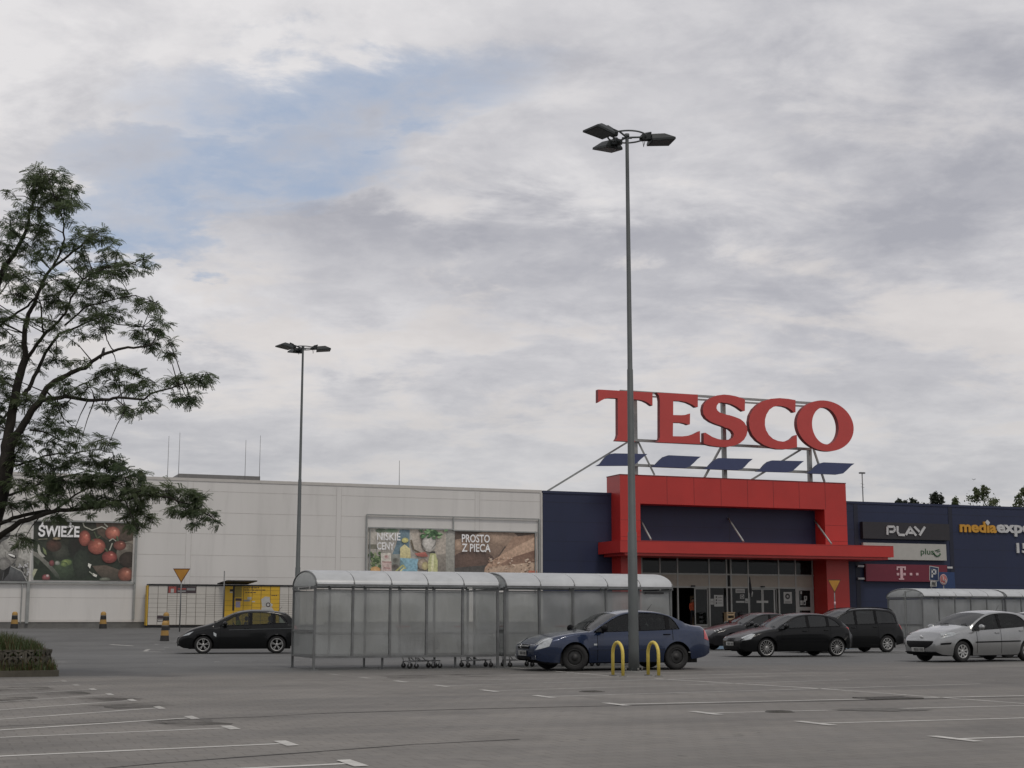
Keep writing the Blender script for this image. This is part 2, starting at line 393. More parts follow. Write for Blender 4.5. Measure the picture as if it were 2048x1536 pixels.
# ---- dark drain joints and grates
seam = mat('dirty_joint', (.035,.033,.03), .9, var=.4, vs=5)
sm_ = MB(); rnd = random.Random(3)
def seamline(pts, w_):
    P = [ong(*q) for q in pts]
    for a, b in zip(P[:-1], P[1:]):
        d = b-a; n = max(2, int(d.length/.6)); s_ = Vector((-d.y, d.x, 0)).normalized(); prev = None
        for k in range(n+1):
            c_ = a+d*k/n + s_*rnd.uniform(-.015, .015); ww = w_*rnd.uniform(.35, 1.1)
            cur = [(c_-s_*ww/2), (c_+s_*ww/2)]
            if prev is not None: sm_.poly([(x.x, x.y, gxy(x.x, x.y)+.0025) for x in (prev[0], cur[0], cur[1], prev[1])])
            prev = cur
seamline([(640,1427),(950,1418),(1240,1411.5),(1640,1402.5),(2200,1391)], .10)
seamline([(375,1438.5),(520,1434),(640,1427)], .04)
seamline([(120,1545),(330,1526),(640,1503),(830,1489),(1040,1479)], .06)
seamline([(-200,1460),(0,1452.5),(375,1439)], .05)
tag(build('drain_joint', sm_, seam), kind='structure')
iron = mat('rusty_cast_iron', (.085,.08,.072), .7, .3, .3, 8)
def grate(px, py, rad, label, name='manhole_cover', sq=False):
    c_ = ong(px, py); m = MB()
    if sq:
        for k in range(9): m.box((-rad+k*rad*.25-.03, -.22, 0), (-rad+k*rad*.25+.03, .22, .014))
        m.box((-rad-.05, -.27, 0), (rad+.05, -.22, .016)); m.box((-rad-.05, .22, 0), (rad+.05, .27, .016))
    else:
        m.lathe([(0,.012),(rad*.8,.012),(rad*.82,.006),(rad,.006),(rad,0)], 24)
        for k in range(5): m.box((-rad*.6, -.3*rad*2+k*.3*rad, .012), (rad*.6, -.3*rad*2+k*.3*rad+.03, .016))
    tag(build(name, m, iron, loc=c_, rz=PHI, local=True), label, 'manhole cover' if not sq else 'drain grate')
grate(1184, 1383.5, .22, 'round iron manhole cover in front of the left yellow hoop')
grate(1776, 1397, .42, 'long iron drain grate beside the white stall line', 'drain_grate', True)
grate(1560, 1409+15, .2, 'round iron manhole cover between two white stall lines')
pat = mat('rough_asphalt_patch', (.10,.096,.088), .95, var=.4, vs=6)
m = MB(); c_ = ong(1762, 1420); pts = []
for k in range(28):
    a = k/28*2*math.pi; rr = rnd.uniform(.7, 1.1); pts.append(c_ + Vector((math.cos(a)*1.0*rr, math.sin(a)*.5*rr, .003)))
m.poly([c_+(q-c_)*.7+Vector((0,0,.003)) for q in pts]); tag(build('asphalt_patch', m, pat), kind='structure')
stn = bpy.data.materials.new('dark_stain'); stn.use_nodes = True; t = NT(stn.node_tree); t.n.clear()
o = t.add('ShaderNodeOutputMaterial'); tr = t.add('ShaderNodeBsdfTransparent'); pr = t.add('ShaderNodeBsdfDiffuse'); mx = t.add('ShaderNodeMixShader')
co = t.add('ShaderNodeTexCoord').outputs['Object']; pr.inputs[0].default_value = (.06,.058,.055,1)
t.put(mx.inputs[0], t.ramp(t.noise(co, 1.1, 5, .65), .38, .64, .03, .40)); t.l.new(tr.outputs[0], mx.inputs[1]); t.l.new(pr.outputs[0], mx.inputs[2]); t.l.new(mx.outputs[0], o.inputs[0])
for k, q in enumerate((((85,1384),(162,1380.5),(185,1388),(98,1392)), ((150,1397),(262,1391.5),(290,1399.5),(175,1406)), ((-60,1377),(90,1373),(112,1379.5),(-60,1384)), ((190,1410),(330,1403.5),(356,1412),(228,1419)), ((-60,1400),(60,1394),(84,1402),(-60,1409)),
                       ((300,1440),(420,1437),(455,1449),(330,1454)), ((760,1352),(980,1347),(1010,1352),(790,1358)))):
    m = MB(); P = [ong(*z) for z in q]; n_ = 5; pts = []
    for a in range(4):
        for b in range(n_):
            v_ = P[a].lerp(P[(a+1) % 4], b/n_); pts.append(v_+Vector((rnd.uniform(-.12,.12), rnd.uniform(-.12,.12), .0015+.0002*k)))
    m.poly(pts); tag(build('ground_stain', m, stn), kind='structure')
# blue painted bays for disabled drivers
bl = mat('faded_blue_paint', lin(74,100,118), .8, var=.25, vs=.8, dirt=.5)
m = MB(BF)
a0, a1 = BFI @ ong(1375, 1293), BFI @ ong(1480, 1273)
m.poly([(u, v, gz(v)+.004) for u, v in ((a0.x-.5, 51.5), (a0.x+5.0, 51.5), (a0.x+5.0, 54), (a0.x-.5, 54))]); 
m.poly([(u, v, gz(v)+.004) for u, v in ((a0.x-.5, 54), (a0.x+5.0, 54), (a0.x+5.0, 57.5), (a0.x-.5, 57.5))])
m.poly([(u, v, gz(v)+.004) for u, v in ((a0.x+14, 51), (a0.x+34, 51), (a0.x+34, 54), (a0.x+14, 54))])
tag(build('blue_parking_bay', m, bl), kind='structure')

# ================================================================== THE SHOP
wallm = mat('cream_cladding', (.63,.615,.59), .55, var=.05, vs=.5, dirt=.16, streak=True)
joint = mat('cladding_joint', (.49,.47,.445), .7)
capm = mat('parapet_flashing', (.50,.48,.45), .5, var=.06)
navy = mat('navy_cladding', (.012,.019,.054), .6, var=.10, vs=.5, streak=True, dirt=.15)
navyj = mat('navy_joint', (.009,.012,.028), .6)
redm = mat('red_cladding', (.42,.026,.020), .38, var=.07, vs=.6)
redj = mat('red_seam', (.16,.010,.010), .6)
conc = mat('concrete_plinth', (.14,.138,.13), .85, var=.2, vs=1.5, bump=.3, dirt=.3)
roofm = mat('roof_membrane', (.2,.2,.2), .9)
TOP = 8.62
X = lambda x, y, V=WALL: onv(x, y, V).x
Z = lambda x, y, V=WALL: onv(x, y, V).z
UJ = X(1085, 1060)                       # cream wall meets navy wall
UL, UR = X(0, 1100)-45, X(2048, 1100)+40
PF = 78.35                               # face of the red portal
uPL, uPR = X(1240.5, 1020, PF), X(1693, 1020, PF)
zPT = Z(1240, 949.5, PF)
shop = thing('store_building', 'long flat roofed shop hall, cream cladding at left and navy at right', 'building', uv(UJ, WALL, PLAT), PHI)
m = MB(BF)
BACK = 125
m.box((UL, WALL, 1.09), (UJ, WALL+.3, TOP), 0); m.box((UL, WALL+.3, PLAT), (UL+.3, BACK, TOP), 0)
m.box((UL+.3, BACK-.3, PLAT), (UR, BACK, TOP), 0)
for k in range(7):
    z = 8.09-1.155*k
    m.box((UL, WALL-.004, z-.014), (UJ-.1, WALL, z+.014), 1)
du = X(678, 1000)-X(380, 1000)
for k in range(-7, 3):
    u = X(678, 1000)+k*du
    if u < UJ-1:
        m.box((u-.13, WALL-.012, 1.09), (u+.13, WALL-.0045, TOP-.05), 0); m.box((u-.15, WALL-.011, 1.09), (u-.132, WALL-.0045, TOP-.06), 1); m.box((u+.132, WALL-.011, 1.09), (u+.15, WALL-.0045, TOP-.06), 1)
build('wall', m, [wallm, joint], shop)
m = MB(BF); m.box((UL, WALL-.03, TOP), (UJ-.05, WALL+.45, TOP+.16), 0); m.box((UJ-.14, WALL-.06, 1.09), (UJ-.02, WALL-.014, TOP), 0)
m.box((UL+.003, WALL-.05, 1.06), (UJ-.15, WALL-.005, 1.11), 0)
build('parapet_flashing', m, capm, shop)
m = MB(BF); m.box((UL, WALL-.02, PLAT-.6), (UJ, WALL+.28, 1.06), 0); build('plinth', m, conc, shop)
m = MB(BF); m.box((UL+.3, WALL+.46, TOP-.3), (UR-.3, BACK-.3, TOP-.1), 0); build('roof', m, roofm, shop)
# navy walls (each side of the portal)
for a, b in ((UJ, uPL+.05), (uPR-.05, UR)):
    m = MB(BF); m.box((a, WALL-.02, PLAT-.4), (b, WALL+.3, TOP), 0)
    for k in range(7):
        z = 8.09-1.155*k; m.box((a+.01, WALL-.024, z-.01), (b-.01, WALL-.0205, z+.01), 1)
    m.box((a, WALL-.06, TOP-.01), (b, WALL+.45, TOP+.14), 0)
    build('navy_wall', m, [navy, navyj], shop)
for px in (1712, 1901, 2085):
    u = X(px, 1060); m = MB(BF); m.box((u-.16, WALL-.04, 1.1), (u+.16, WALL-.025, TOP-.02), 0)
    build('wall_trim', m, navyj, shop)
# portal frame
zO = Z(1281, 1007, PF); zO2 = Z(1500, 1014, PF)
zO = (zO+zO2)/2; uOL, uOR = X(1281, 1040, PF), X(1650, 1050, PF)
CF = 76.5                                # canopy front
zC1, zC0 = Z(1400, 1083.5, CF), Z(1400, 1107.5, CF)
uCL, uCR = X(1240.5, 1092, CF), X(1787, 1100, CF)
m = MB(BF)
m.box((uPL, PF, zO), (uPR, WALL+.6, zPT), 0)
m.box((uPL, PF, PLAT), (uOL, WALL+.6, zO), 0); m.box((uOR, PF, PLAT), (uPR, WALL+.6, zO), 0)
for px in (1334, 1388, 1442, 1495, 1546.5, 1598, 1650):
    u = X(px, 980, PF); m.box((u-.015, PF-.003, zO+.01), (u+.015, PF, zPT-.02), 1)
for u in (uOL, uPL+.02):
    pass
m.box((uPL-.02, PF-.02, zPT), (uPR+.02, WALL+.62, zPT+.05), 1)
m.box((uPL-.002, PF-.002, PLAT), (uPL+.03, PF, zPT), 0)
for z in (zO-1.0, zO-2.0): 
    m.box((uPL+.01, PF-.003, z-.01), (uOL-.01, PF, z+.01), 1); m.box((uOR+.01, PF-.003, z-.01), (uPR-.01, PF, z+.01), 1)
build('portal_frame', m, [redm, redj], shop)
m = MB(BF); m.box((uOL, WALL-.15, zC0-.05), (uOR, WALL+.3, zO), 0)
for k in range(3): m.box((uOL, WALL-.154, 5.0+k*.9), (uOR, WALL-.15, 5.02+k*.9), 1)
u = X(1456, 1040); m.box((u-.02, WALL-.157, zC1), (u+.02, WALL-.155, zO), 1)
build('recess_wall', m, [navy, navyj], shop)
m = MB(BF); 
m.prism([(uCL, CF, zC0), (uCR, CF, zC0), (uCR, CF, zC1), (uCL, CF, zC1)], (0, 3.05, 0), 0)
m.box((uCL+.35, CF+.12, zC0-.16), (uCR-.35, CF+3.0, zC0-.003), 0)
m.box((uCL+.003, CF-.004, zC1-.05), (uCR-.003, CF-.001, zC1-.03), 1)
build('canopy', m, [redm, redj], shop)
for a, b in (((1281,1040),(1302,1079)), ((1456,1036),(1487,1083)), ((1629,1041),(1663,1088))):
    m = MB(BF); p0 = onv(*a, WALL-.15); p1 = onv(*b, CF+.25); m.tube([p0, p1], .055, 8, 0); build('canopy_strut', m, galv_l, shop)
# entrance glazing
GV = 79.85
alu = mat('aluminium_frame', (.34,.34,.32), .45, .3, .06)
cream = mat('fascia_panel', (.34,.30,.25), .6, var=.06)
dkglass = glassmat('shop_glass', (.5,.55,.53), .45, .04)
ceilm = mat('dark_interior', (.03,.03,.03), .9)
gt = zC0-.05; zf1 = Z(1420, 1150, GV); zf0 = Z(1420, 1173, GV)
gx0, gx1 = X(1276, 1200, GV), X(1628, 1200, GV)
mull = [1283.7, 1320.4, 1355.5, 1418.8, 1453.6, 1462.4, 1497, 1558, 1591.9, 1625.9]
mu = [X(q, 1200, GV) for q in mull]
m = MB(BF)
for k, u in enumerate(mu): m.box((u-.045, GV-.05, PLAT), (u+.045, GV+.05, gt), 0)
m.box((gx0, GV-.045, zf1), (gx1, GV+.045, zf1+.09), 0); m.box((gx0, GV-.045, zf0-.09), (gx1, GV+.045, zf0), 0); m.box((gx0, GV-.045, gt-.08), (gx1, GV+.045, gt), 0)
build('glazing_frame', m, alu, shop)
m = MB(BF)
for a, b in zip(mu[:-1], mu[1:]):
    if a != mu[4]: m.box((a+.05, GV-.03, zf0+.002), (b-.05, GV+.03, zf1-.002), 0)
build('fascia_panel', m, cream, shop)
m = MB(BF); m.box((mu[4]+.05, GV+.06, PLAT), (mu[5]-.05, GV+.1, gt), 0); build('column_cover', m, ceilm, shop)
for k, (a, b) in enumerate(zip(mu[:-1], mu[1:])):
    if k == 4: continue
    m = MB(BF); m.box((a+.05, GV-.01, zf1+.09), (b-.05, GV+.01, gt-.08), 0); build('window_pane', m, dkglass, shop)
    if k in (3, 5, 7):
        m = MB(BF); m.box((a+.05, GV-.01, PLAT+.05), (b-.05, GV+.01, zf0-.09), 0); build('window_pane', m, dkglass, shop)
# sliding doors: one leaf pushed open at left, a pair closed in the middle
def leaf(u0, u1, V, label=None):
    m = MB(BF); z0, z1 = PLAT+.03, zf0-.1
    for a, b in (((u0, V-.03, z0), (u0+.07, V+.03, z1)), ((u1-.07, V-.03, z0), (u1, V+.03, z1)), ((u0+.07, V-.03, z0), (u1-.07, V+.03, z0+.12)), ((u0+.07, V-.03, z1-.07), (u1-.07, V+.03, z1))): m.box(a, b, 0)
    d_ = build('sliding_door', m, alu, shop)
    if label: d_['label'] = label
    m = MB(BF); m.box((u0+.07, V-.008, z0+.12), (u1-.07, V+.008, z1-.07), 0); build('pane', m, dkglass, d_)
    return d_
cm = X(1526, 1200, GV)
leaf(mu[6]+.05, cm-.01, GV+.08); leaf(cm+.01, mu[7]-.28, GV+.08); leaf(mu[3]-1.0, mu[3]-.06, GV+.09, 'sliding door pushed open'); leaf(mu[7]-.27, mu[7]-.06, GV+.15)
for px in (1385, 1524):
    m = MB(BF); u = X(px, 1173, GV); m.box((u-.13, GV-.14, zf0-.03), (u+.13, GV-.047, zf0+.06), 0); build('door_sensor', m, black, shop)
m = MB(BF); a, b = mu[8], mu[9]
m.box((a+.05, GV-.04, PLAT), (a+.22, GV+.04, zf0-.09), 0); m.box((b-.22, GV-.04, PLAT), (b-.05, GV+.04, zf0-.09), 0)
zd1, zd2, zd3 = Z(1610,1181,GV), Z(1610,1214,GV), Z(1610,1221,GV)
m.box((a+.22, GV-.04, zd1), (b-.22, GV+.04, zf0-.09), 0); m.box((a+.22, GV-.04, zd3), (b-.22, GV+.04, zd2), 0); m.box((a+.22, GV-.04, PLAT), (b-.22, GV+.04, PLAT+.35), 0)
sd_ = build('side_door', m, alu, shop)
m = MB(BF); m.box((a+.22, GV-.01, zd2), (b-.22, GV+.01, zd1), 0); m.box((a+.22, GV-.01, PLAT+.35), (b-.22, GV+.01, zd3), 0); build('pane', m, dkglass, sd_)
# vestibule behind the glass
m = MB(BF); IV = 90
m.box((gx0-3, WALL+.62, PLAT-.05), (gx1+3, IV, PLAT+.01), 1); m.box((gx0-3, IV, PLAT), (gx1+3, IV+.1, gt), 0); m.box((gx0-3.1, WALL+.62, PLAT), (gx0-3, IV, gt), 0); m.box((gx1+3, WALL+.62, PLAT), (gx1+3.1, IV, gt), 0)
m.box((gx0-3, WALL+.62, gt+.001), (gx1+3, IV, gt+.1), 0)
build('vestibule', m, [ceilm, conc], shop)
m = MB(BF); m.box((uPL-3, CF+.3, PLAT-.3), (uPR+3, GV, PLAT+.012), 0); m.box((UL+2, WALL-1.4, PLAT-.4), (uPL-3.01, WALL-.02, PLAT+.02), 0)
tag(build('pavement', m, conc), kind='structure')
# notices stuck on the glass
paper = mat('white_paper', (.42,.42,.40), .7); ink = mat('black_ink', (.02,.02,.02), .7)
def notice(x0, y0, x1, y1, V, marks, label, name='notice'):
    a, b = onv(x0, y0, V), onv(x1, y1, V); m = MB(BF); w_, h_ = b.x-a.x, a.z-b.z
    m.box((a.x, V-.004, b.z), (b.x, V, a.z), 0)
    for k in marks:
        if k[0] == 'b': m.box((a.x+k[1]*w_, V-.006, b.z+k[2]*h_), (a.x+k[3]*w_, V-.0045, b.z+k[4]*h_), 1)
        else:
            P = [(a.x+(k[1]+k[3]*math.cos(q/16*2*math.pi))*w_, V-.0055, b.z+k[2]*h_+k[3]*w_*math.sin(q/16*2*math.pi)) for q in range(16)]
            m.poly(P[::-1], 1)
            if len(k) > 4:
                P = [(a.x+(k[1]+k[4]*math.cos(q/16*2*math.pi))*w_, V-.0075, b.z+k[2]*h_+k[4]*w_*math.sin(q/16*2*math.pi)) for q in range(16)]
                m.poly(P[::-1], 0)
    c_ = BF @ Vector(((a.x+b.x)/2, V, b.z)); o = build(name, m, [paper, ink], loc=c_, rz=PHI)
    tag(o, label, 'notice', 'notices stuck on the entrance glass'); return o
NV = GV-.012
notice(1428, 1190, 1446.5, 1213, NV, [('c', .25, .82, .09), ('c', .25, .55, .09), ('c', .25, .3, .09), ('b', .45, .78, .85, .82), ('b', .45, .52, .85, .56), ('b', .45, .28, .85, .32)], 'large white notice with three black dots, right of the open doorway')
notice(1421, 1197.5, 1427.5, 1209, NV, [('b', .2, .4, .8, .5)], 'small blank notice left of the notice with three dots')
notice(1471, 1177.5, 1489.5, 1186, NV, [('b', .1, .25, .9, .35), ('b', .1, .6, .9, .7)], 'white strip notice with two printed lines, top of its pane')
notice(1480, 1189, 1488.5, 1197.5, NV, [('c', .5, .5, .36, .22)], 'small notice with a ring mark')
notice(1472, 1202, 1489, 1205.5, NV, [], 'narrow white strip at mid height of the pane')
notice(1490.5, 1197, 1496, 1206, NV, [('b', .2, .3, .8, .4)], 'small white notice beside the mullion')
notice(1513, 1201.3, 1536.5, 1205.8, GV+.04, [], 'white bar across the meeting of the closed sliding doors')
notice(1567, 1184, 1584, 1207, NV, [('c', .48, .62, .30, .13), ('b', .15, .1, .85, .16)], 'white poster with a black ring on the pane beside the side door')
notice(1600.5, 1201, 1605.5, 1210, GV-.02, [('b', .2, .4, .8, .5)], 'small sheet low in the side door, left one')
notice(1606.5, 1201, 1611.5, 1210, GV-.02, [('b', .2, .2, .8, .7)], 'small printed sheet low in the side door, right one')
notice(1608, 1192, 1614, 1201, GV-.026, [('b', .3, .3, .7, .8)], 'shield shaped sheet in the middle of the side door glass')
notice(1600.5, 1182.5, 1604, 1188, GV-.02, [], 'tiny sticker in the top left corner of the side door glass')
# ---- rooftop gear
rm = MB(BF); ru = mat('grey_roof_unit', (.17,.165,.16), .7, var=.12, vs=2)
V2 = 92.0
a, b = onv(358, 948.5, V2), onv(520, 966, V2); zz = Z(520, 955, V2)
hgt = Z(440, 950, V2)
a0 = onv(338, 962, V2)
rm.prism([(a0.x, V2, TOP-.3), (a0.x+.2, V2, TOP+.1), (a.x, V2, hgt), (b.x, V2, hgt), (b.x, V2, TOP-.3)], (0, 6, 0), 0)
ob = tag(build('roof_monitor', rm, ru, loc=uv(a.x, V2, TOP-.3), rz=PHI), 'low grey sheet metal housing on the roof above the parcel locker', 'roof housing')
rodm = mat('zinc_rod', (.12,.12,.12), .5, .5)
rods = [(338,872,962),(360,865,949),(492,880,950),(521,871,950),(799,921,972),(600+30,925,972)]
for k, (px, y0, y1) in enumerate(rods):
    if k == 5: continue
    V3 = V2 if k < 4 else WALL+6
    p1 = onv(px, y1+6, V3); p0 = onv(px, y0, V3); m = MB(BF); p1.x = p0.x; p1.z = TOP-.1
    m.tube([p1, p1.lerp(p0, .3), p0], [.03, .02, .012], 6); m.box((p1.x-.15, V3-.15, TOP-.15), (p1.x+.15, V3+.15, TOP-.02))
    tag(build('lightning_rod', m, rodm, loc=BF @ p1, rz=PHI), 'thin lightning rod, %s' % ('at the sloped end of the grey housing', 'second from the left, where the housing slope ends', 'third from the left, near the right end of the grey housing', 'at the right corner of the grey housing', 'standing alone right of the far lamp post')[k], 'lightning rod', 'lightning rods on the roof')
p0 = onv(1724, 944, WALL+5); m = MB(BF)
m.tube([(p0.x, p0.y, TOP-.1), (p0.x, p0.y, p0.z-.05)], .035, 6); m.box((p0.x-.2, p0.y-.1, p0.z-.12), (p0.x+.2, p0.y+.1, p0.z-.02))
zq = Z(1724, 968, WALL+5)
for dz in (0, -.22): m.tube([(p0.x-.28, p0.y-.2, zq+dz), (p0.x+.28, p0.y+.2, zq+dz)], .012, 5)
m.box((p0.x-.25, p0.y-.25, TOP-.12), (p0.x+.25, p0.y+.25, TOP))
tag(build('antenna_mast', m, rodm, loc=uv(p0.x, p0.y, TOP-.1), rz=PHI), 'short antenna mast with camera head on the navy roof right of the portal', 'antenna')

# ================================================================== ROOFTOP LETTER SIGN
LV, FV = 78.15, 79.1
sred = mat('sign_red', (.47,.055,.048), .45, var=.05, vs=1.5); sreds = mat('sign_red_edge', (.20,.026,.026), .6)
sblue = mat('sign_blue', (.042,.055,.13), .45, var=.05); sblues = mat('sign_blue_edge', (.015,.018,.04), .6)
c1 = lambda x, y: (1180+x/7.314, 760+y/7.314)
c2 = lambda x, y: (1450+x/6.982, 760+y/6.982)
c6 = lambda x, y: (1060+x/2.926, 740+y/2.926)
Tp = [c1(*q) for q in ((118,138),(915,183),(915,375),(895,368),(850,334),(790,304),(730,290),(680,284),(625,282),(625,790),(628,850),(662,905),(370,888),(395,850),(408,800),(406,268),(290,262),(230,268),(170,298),(118,330))]
Ep = [c1(*q) for q in ((975,183),(1578,213),(1578,395),(1550,398),(1500,362),(1420,326),(1330,306),(1218,300),(1218,512),(1340,514),(1400,510),(1465,488),(1462,648),(1440,655),(1400,638),(1340,624),(1216,620),(1213,822),(1350,824),(1450,813),(1530,785),(1608,745),(1612,937),(985,910),(1010,880),(1022,840),(1022,300),(1010,230))]
Sp = [c1(*q) for q in ((1960,212),(1860,225),(1780,255),(1710,302),(1665,360),(1650,430),(1660,500),(1700,560),(1770,610),(1850,645),(1950,678))] + [c2(*q) for q in ((0,662),(60,680),(105,715),(125,755),(115,800),(80,830),(30,843))] + \
     [c1(*q) for q in ((2040,880),(1960,878),(1870,862),(1790,832),(1730,795),(1690,770),(1664,772),(1664,927),(1700,942),(1790,964),(1900,977))] + \
     [c2(*q) for q in ((0,936),(60,930),(140,912),(210,882),(265,835),(300,775),(315,715),(305,650),(270,590),(215,545),(140,515),(60,490))] + \
     [c1(*q) for q in ((2020,512),(1950,492),(1900,475),(1865,445),(1850,410),(1858,370),(1880,342),(1920,326))] + [c2(*q) for q in ((0,320),(40,324),(100,340),(170,375),(225,415),(256,436),(278,430),(280,272),(230,250),(150,226),(70,210))]
Cp = [c2(*q) for q in ((985,280),(985,450),(960,452),(930,420),(880,386),(820,366),(750,358),(680,372),(620,415),(580,480),(560,550),(558,630),(575,700),(615,770),(670,820),(740,850),(810,860),(870,850),(930,820),(975,775),(1003,765),(1008,938),(930,955),(840,966),(740,964),(640,946),(540,905),(450,845),(385,770),(345,680),(335,580),(350,490),(395,405),(460,340),(540,290),(640,262),(760,252),(880,262))]
sign = thing('rooftop_sign', 'huge red rooftop letters TESCO over five blue dashes, on a steel frame above the portal', 'rooftop sign', uv(X(1450, 960, FV), FV, zPT), PHI)
for pts in (Tp, Ep, Sp, Cp):
    m = MB(BF); m.prism([onv(*q, LV) for q in pts][::-1], (0, .34, 0), 0, 1); build('letter', m, [sred, sreds], sign)
m = MB(BF)
def ell(cx, cy, rx, ry, k=.065, s=.05, n=56):
    o_ = []
    for q in range(n):
        a = 2*math.pi*q/n; x, y = rx*math.cos(a), ry*math.sin(a); o_.append(onv(*c2(cx+x+k*y, cy+y+s*x), LV))
    return o_
m.ring(ell(1401, 640, 396, 355), ell(1402, 640, 185, 258), (0, .34, 0), 0, 1); build('letter', m, [sred, sreds], sign)
for f_, pts in ((c1, ((88,1256),(150,1225),(190,1170),(240,1112),(300,1080),(360,1072),(842,1082),(790,1120),(740,1162),(690,1212),(640,1245),(560,1254))),
                (c1, ((900,1268),(960,1235),(1010,1180),(1070,1127),(1150,1100),(1622,1121),(1570,1160),(1520,1212),(1460,1265),(1400,1287))),
                (c6, ((1016,579),(1040,566),(1055,550),(1072,532),(1105,515),(1305,520),(1280,540),(1258,565),(1240,580),(1215,586))),
                (c2, ((430,1278),(500,1240),(550,1180),(600,1140),(660,1122),(1105,1132),(1060,1165),(1000,1222),(940,1275),(860,1290))),
                (c2, ((1140,1303),(1210,1260),(1260,1205),(1310,1168),(1380,1150),(1810,1166),(1760,1200),(1710,1252),(1650,1305),(1560,1321)))):
    m = MB(BF); m.prism([onv(*f_(*q), LV+.05) for q in pts][::-1], (0, .16, 0), 0, 1); build('dash', m, [sblue, sblues], sign)
def fbar(a, b, w_, name, V=FV, Vb=None):
    p0 = onv(*a, V); p1 = onv(*b, V if Vb is None else Vb); m = MB(BF); m.bar(p0, p1, w_, w_, 0); build(name, m, galv_l, sign)
fbar((1240,782), (1640,807.5), .14, 'rail'); fbar((1240,789), (1640,814.5), .10, 'rail')
fbar((1262,880), (1622,898.5), .16, 'rail'); fbar((1262,930), (1625,944.5), .16, 'rail')
zpt = 948
for px, y0 in ((1272, 788), (1449, 790), (1622, 898)):
    p0 = onv(px, y0, FV); m = MB(BF); m.box((p0.x-.12, FV+.1, zPT), (p0.x+.12, FV+.34, p0.z)); build('post', m, galv_l, sign)
for a, b, Vb in (((1257,883),(1095,982),FV+1.6), ((1276,883),(1309,950),FV-.2), ((1441,896),(1409,955),FV-.2), ((1605,897),(1504,959),FV-.2), ((1627,898),(1649,964),FV-.2)):
    p0 = onv(*a, FV+.2); p1 = onv(*b, Vb)
    if b[0] == 1095: p1.z = max(p1.z, TOP+.12)
    m = MB(BF); m.bar(p0, p1, .11, .11); build('brace', m, galv_l, sign)

# ================================================================== PRINTED BANNERS
def pc(r, g, b, k=1.5):
    q = lin(r, g, b); y = sum(q)/3; return tuple(min(.85, (v*.68+y*.32)*k) for v in q)
class Art:
    def __init__(s, fr, V): s.m = MB(BF); s.m.col = []; s.fr = fr; s.V = V; s.k = 0; s.clip = None
    def pt(s, x, y, o=0):
        x, y = s.fr(x, y); q = onv(x, y, s.V); q.y -= .002+s.k*.0012
        if s.clip:
            q.x = min(max(q.x, s.clip[0]), s.clip[1]); q.z = min(max(q.z, s.clip[2]), s.clip[3])
        return q
    def P(s, pts, c, c_2=None):
        s.k += 1; n = len(pts); i = len(s.m.v)
        cx = sum(q[0] for q in pts)/n; cy = sum(q[1] for q in pts)/n
        y0 = min(q[1] for q in pts); y1 = max(q[1] for q in pts)+1e-6
        s.m.av([s.pt(*q) for q in pts])
        for q in pts:
            t_ = (q[1]-y0)/(y1-y0); s.m.col.append(c if c_2 is None else tuple(a*(1-t_)+b*t_ for a, b in zip(c, c_2)))
        s.m.face(list(range(i, i+n))[::-1])
    def E(s, cx, cy, rx, ry, ci, co=None, rot=0, hx=-.25, hy=-.3, n=26):
        s.k += 1; co = co or ci; i = len(s.m.v); pts = [(cx+hx*rx, cy+hy*ry)]
        for q in range(n):
            a = 2*math.pi*q/n; x, y = rx*math.cos(a), ry*math.sin(a); pts.append((cx+x*math.cos(rot)-y*math.sin(rot), cy+x*math.sin(rot)+y*math.cos(rot)))
        s.m.av([s.pt(*q) for q in pts]); s.m.col += [ci]+[co]*n
        for q in range(n): s.m.face((i, i+1+(q+1) % n, i+1+q))
    def L(s, pts, w_, c):
        s.k += 1
        for a, b in zip(pts[:-1], pts[1:]):
            dx_, dy_ = b[0]-a[0], b[1]-a[1]; L_ = math.hypot(dx_, dy_) or 1; nx, ny = -dy_/L_*w_/2, dx_/L_*w_/2
            i = len(s.m.v); s.m.av([s.pt(a[0]-nx, a[1]-ny), s.pt(b[0]-nx, b[1]-ny), s.pt(b[0]+nx, b[1]+ny), s.pt(a[0]+nx, a[1]+ny)]); s.m.col += [c]*4; s.m.face((i+3, i+2, i+1, i))
    def T(s, body, x0, x1, y0, y1, c, bold=.03):
        s.k += 1; a = s.pt(x0, y1); b = s.pt(x1, y0); n0 = len(s.m.v)
        put_text(s.m, body, a.x, b.x, a.z, b.z, a.y, .004, bold); s.m.col += [c]*(len(s.m.v)-n0)
A7 = lambda x, y: (x/7.062, 1020+y/7.062)
clothm = mat('banner_cloth', (.45,.45,.43), .6)
def banner(name, label, fr, quad, V, draw, clip=True):
    a = Art(fr, V-.03)
    P = [onv(*fr(*q), V-.03) for q in quad]; u0, u1 = P[0].x, P[1].x; z1, z0 = max(P[0].z, P[1].z), P[2].z
    root = thing(name, label, 'banner', uv(u0, V, z0), PHI, 'banners on the cream wall')
    m = MB(BF); m.box((u0, V-.03, z0), (u1, V-.005, z1)); build('cloth', m, clothm, root)
    a.clip = (u0+.005, u1-.005, z0+.005, z1-.005); draw(a); a.m.col = a.m.col
    build('printed_picture', a.m, mprint, root); return u0, u1, z0, z1, root
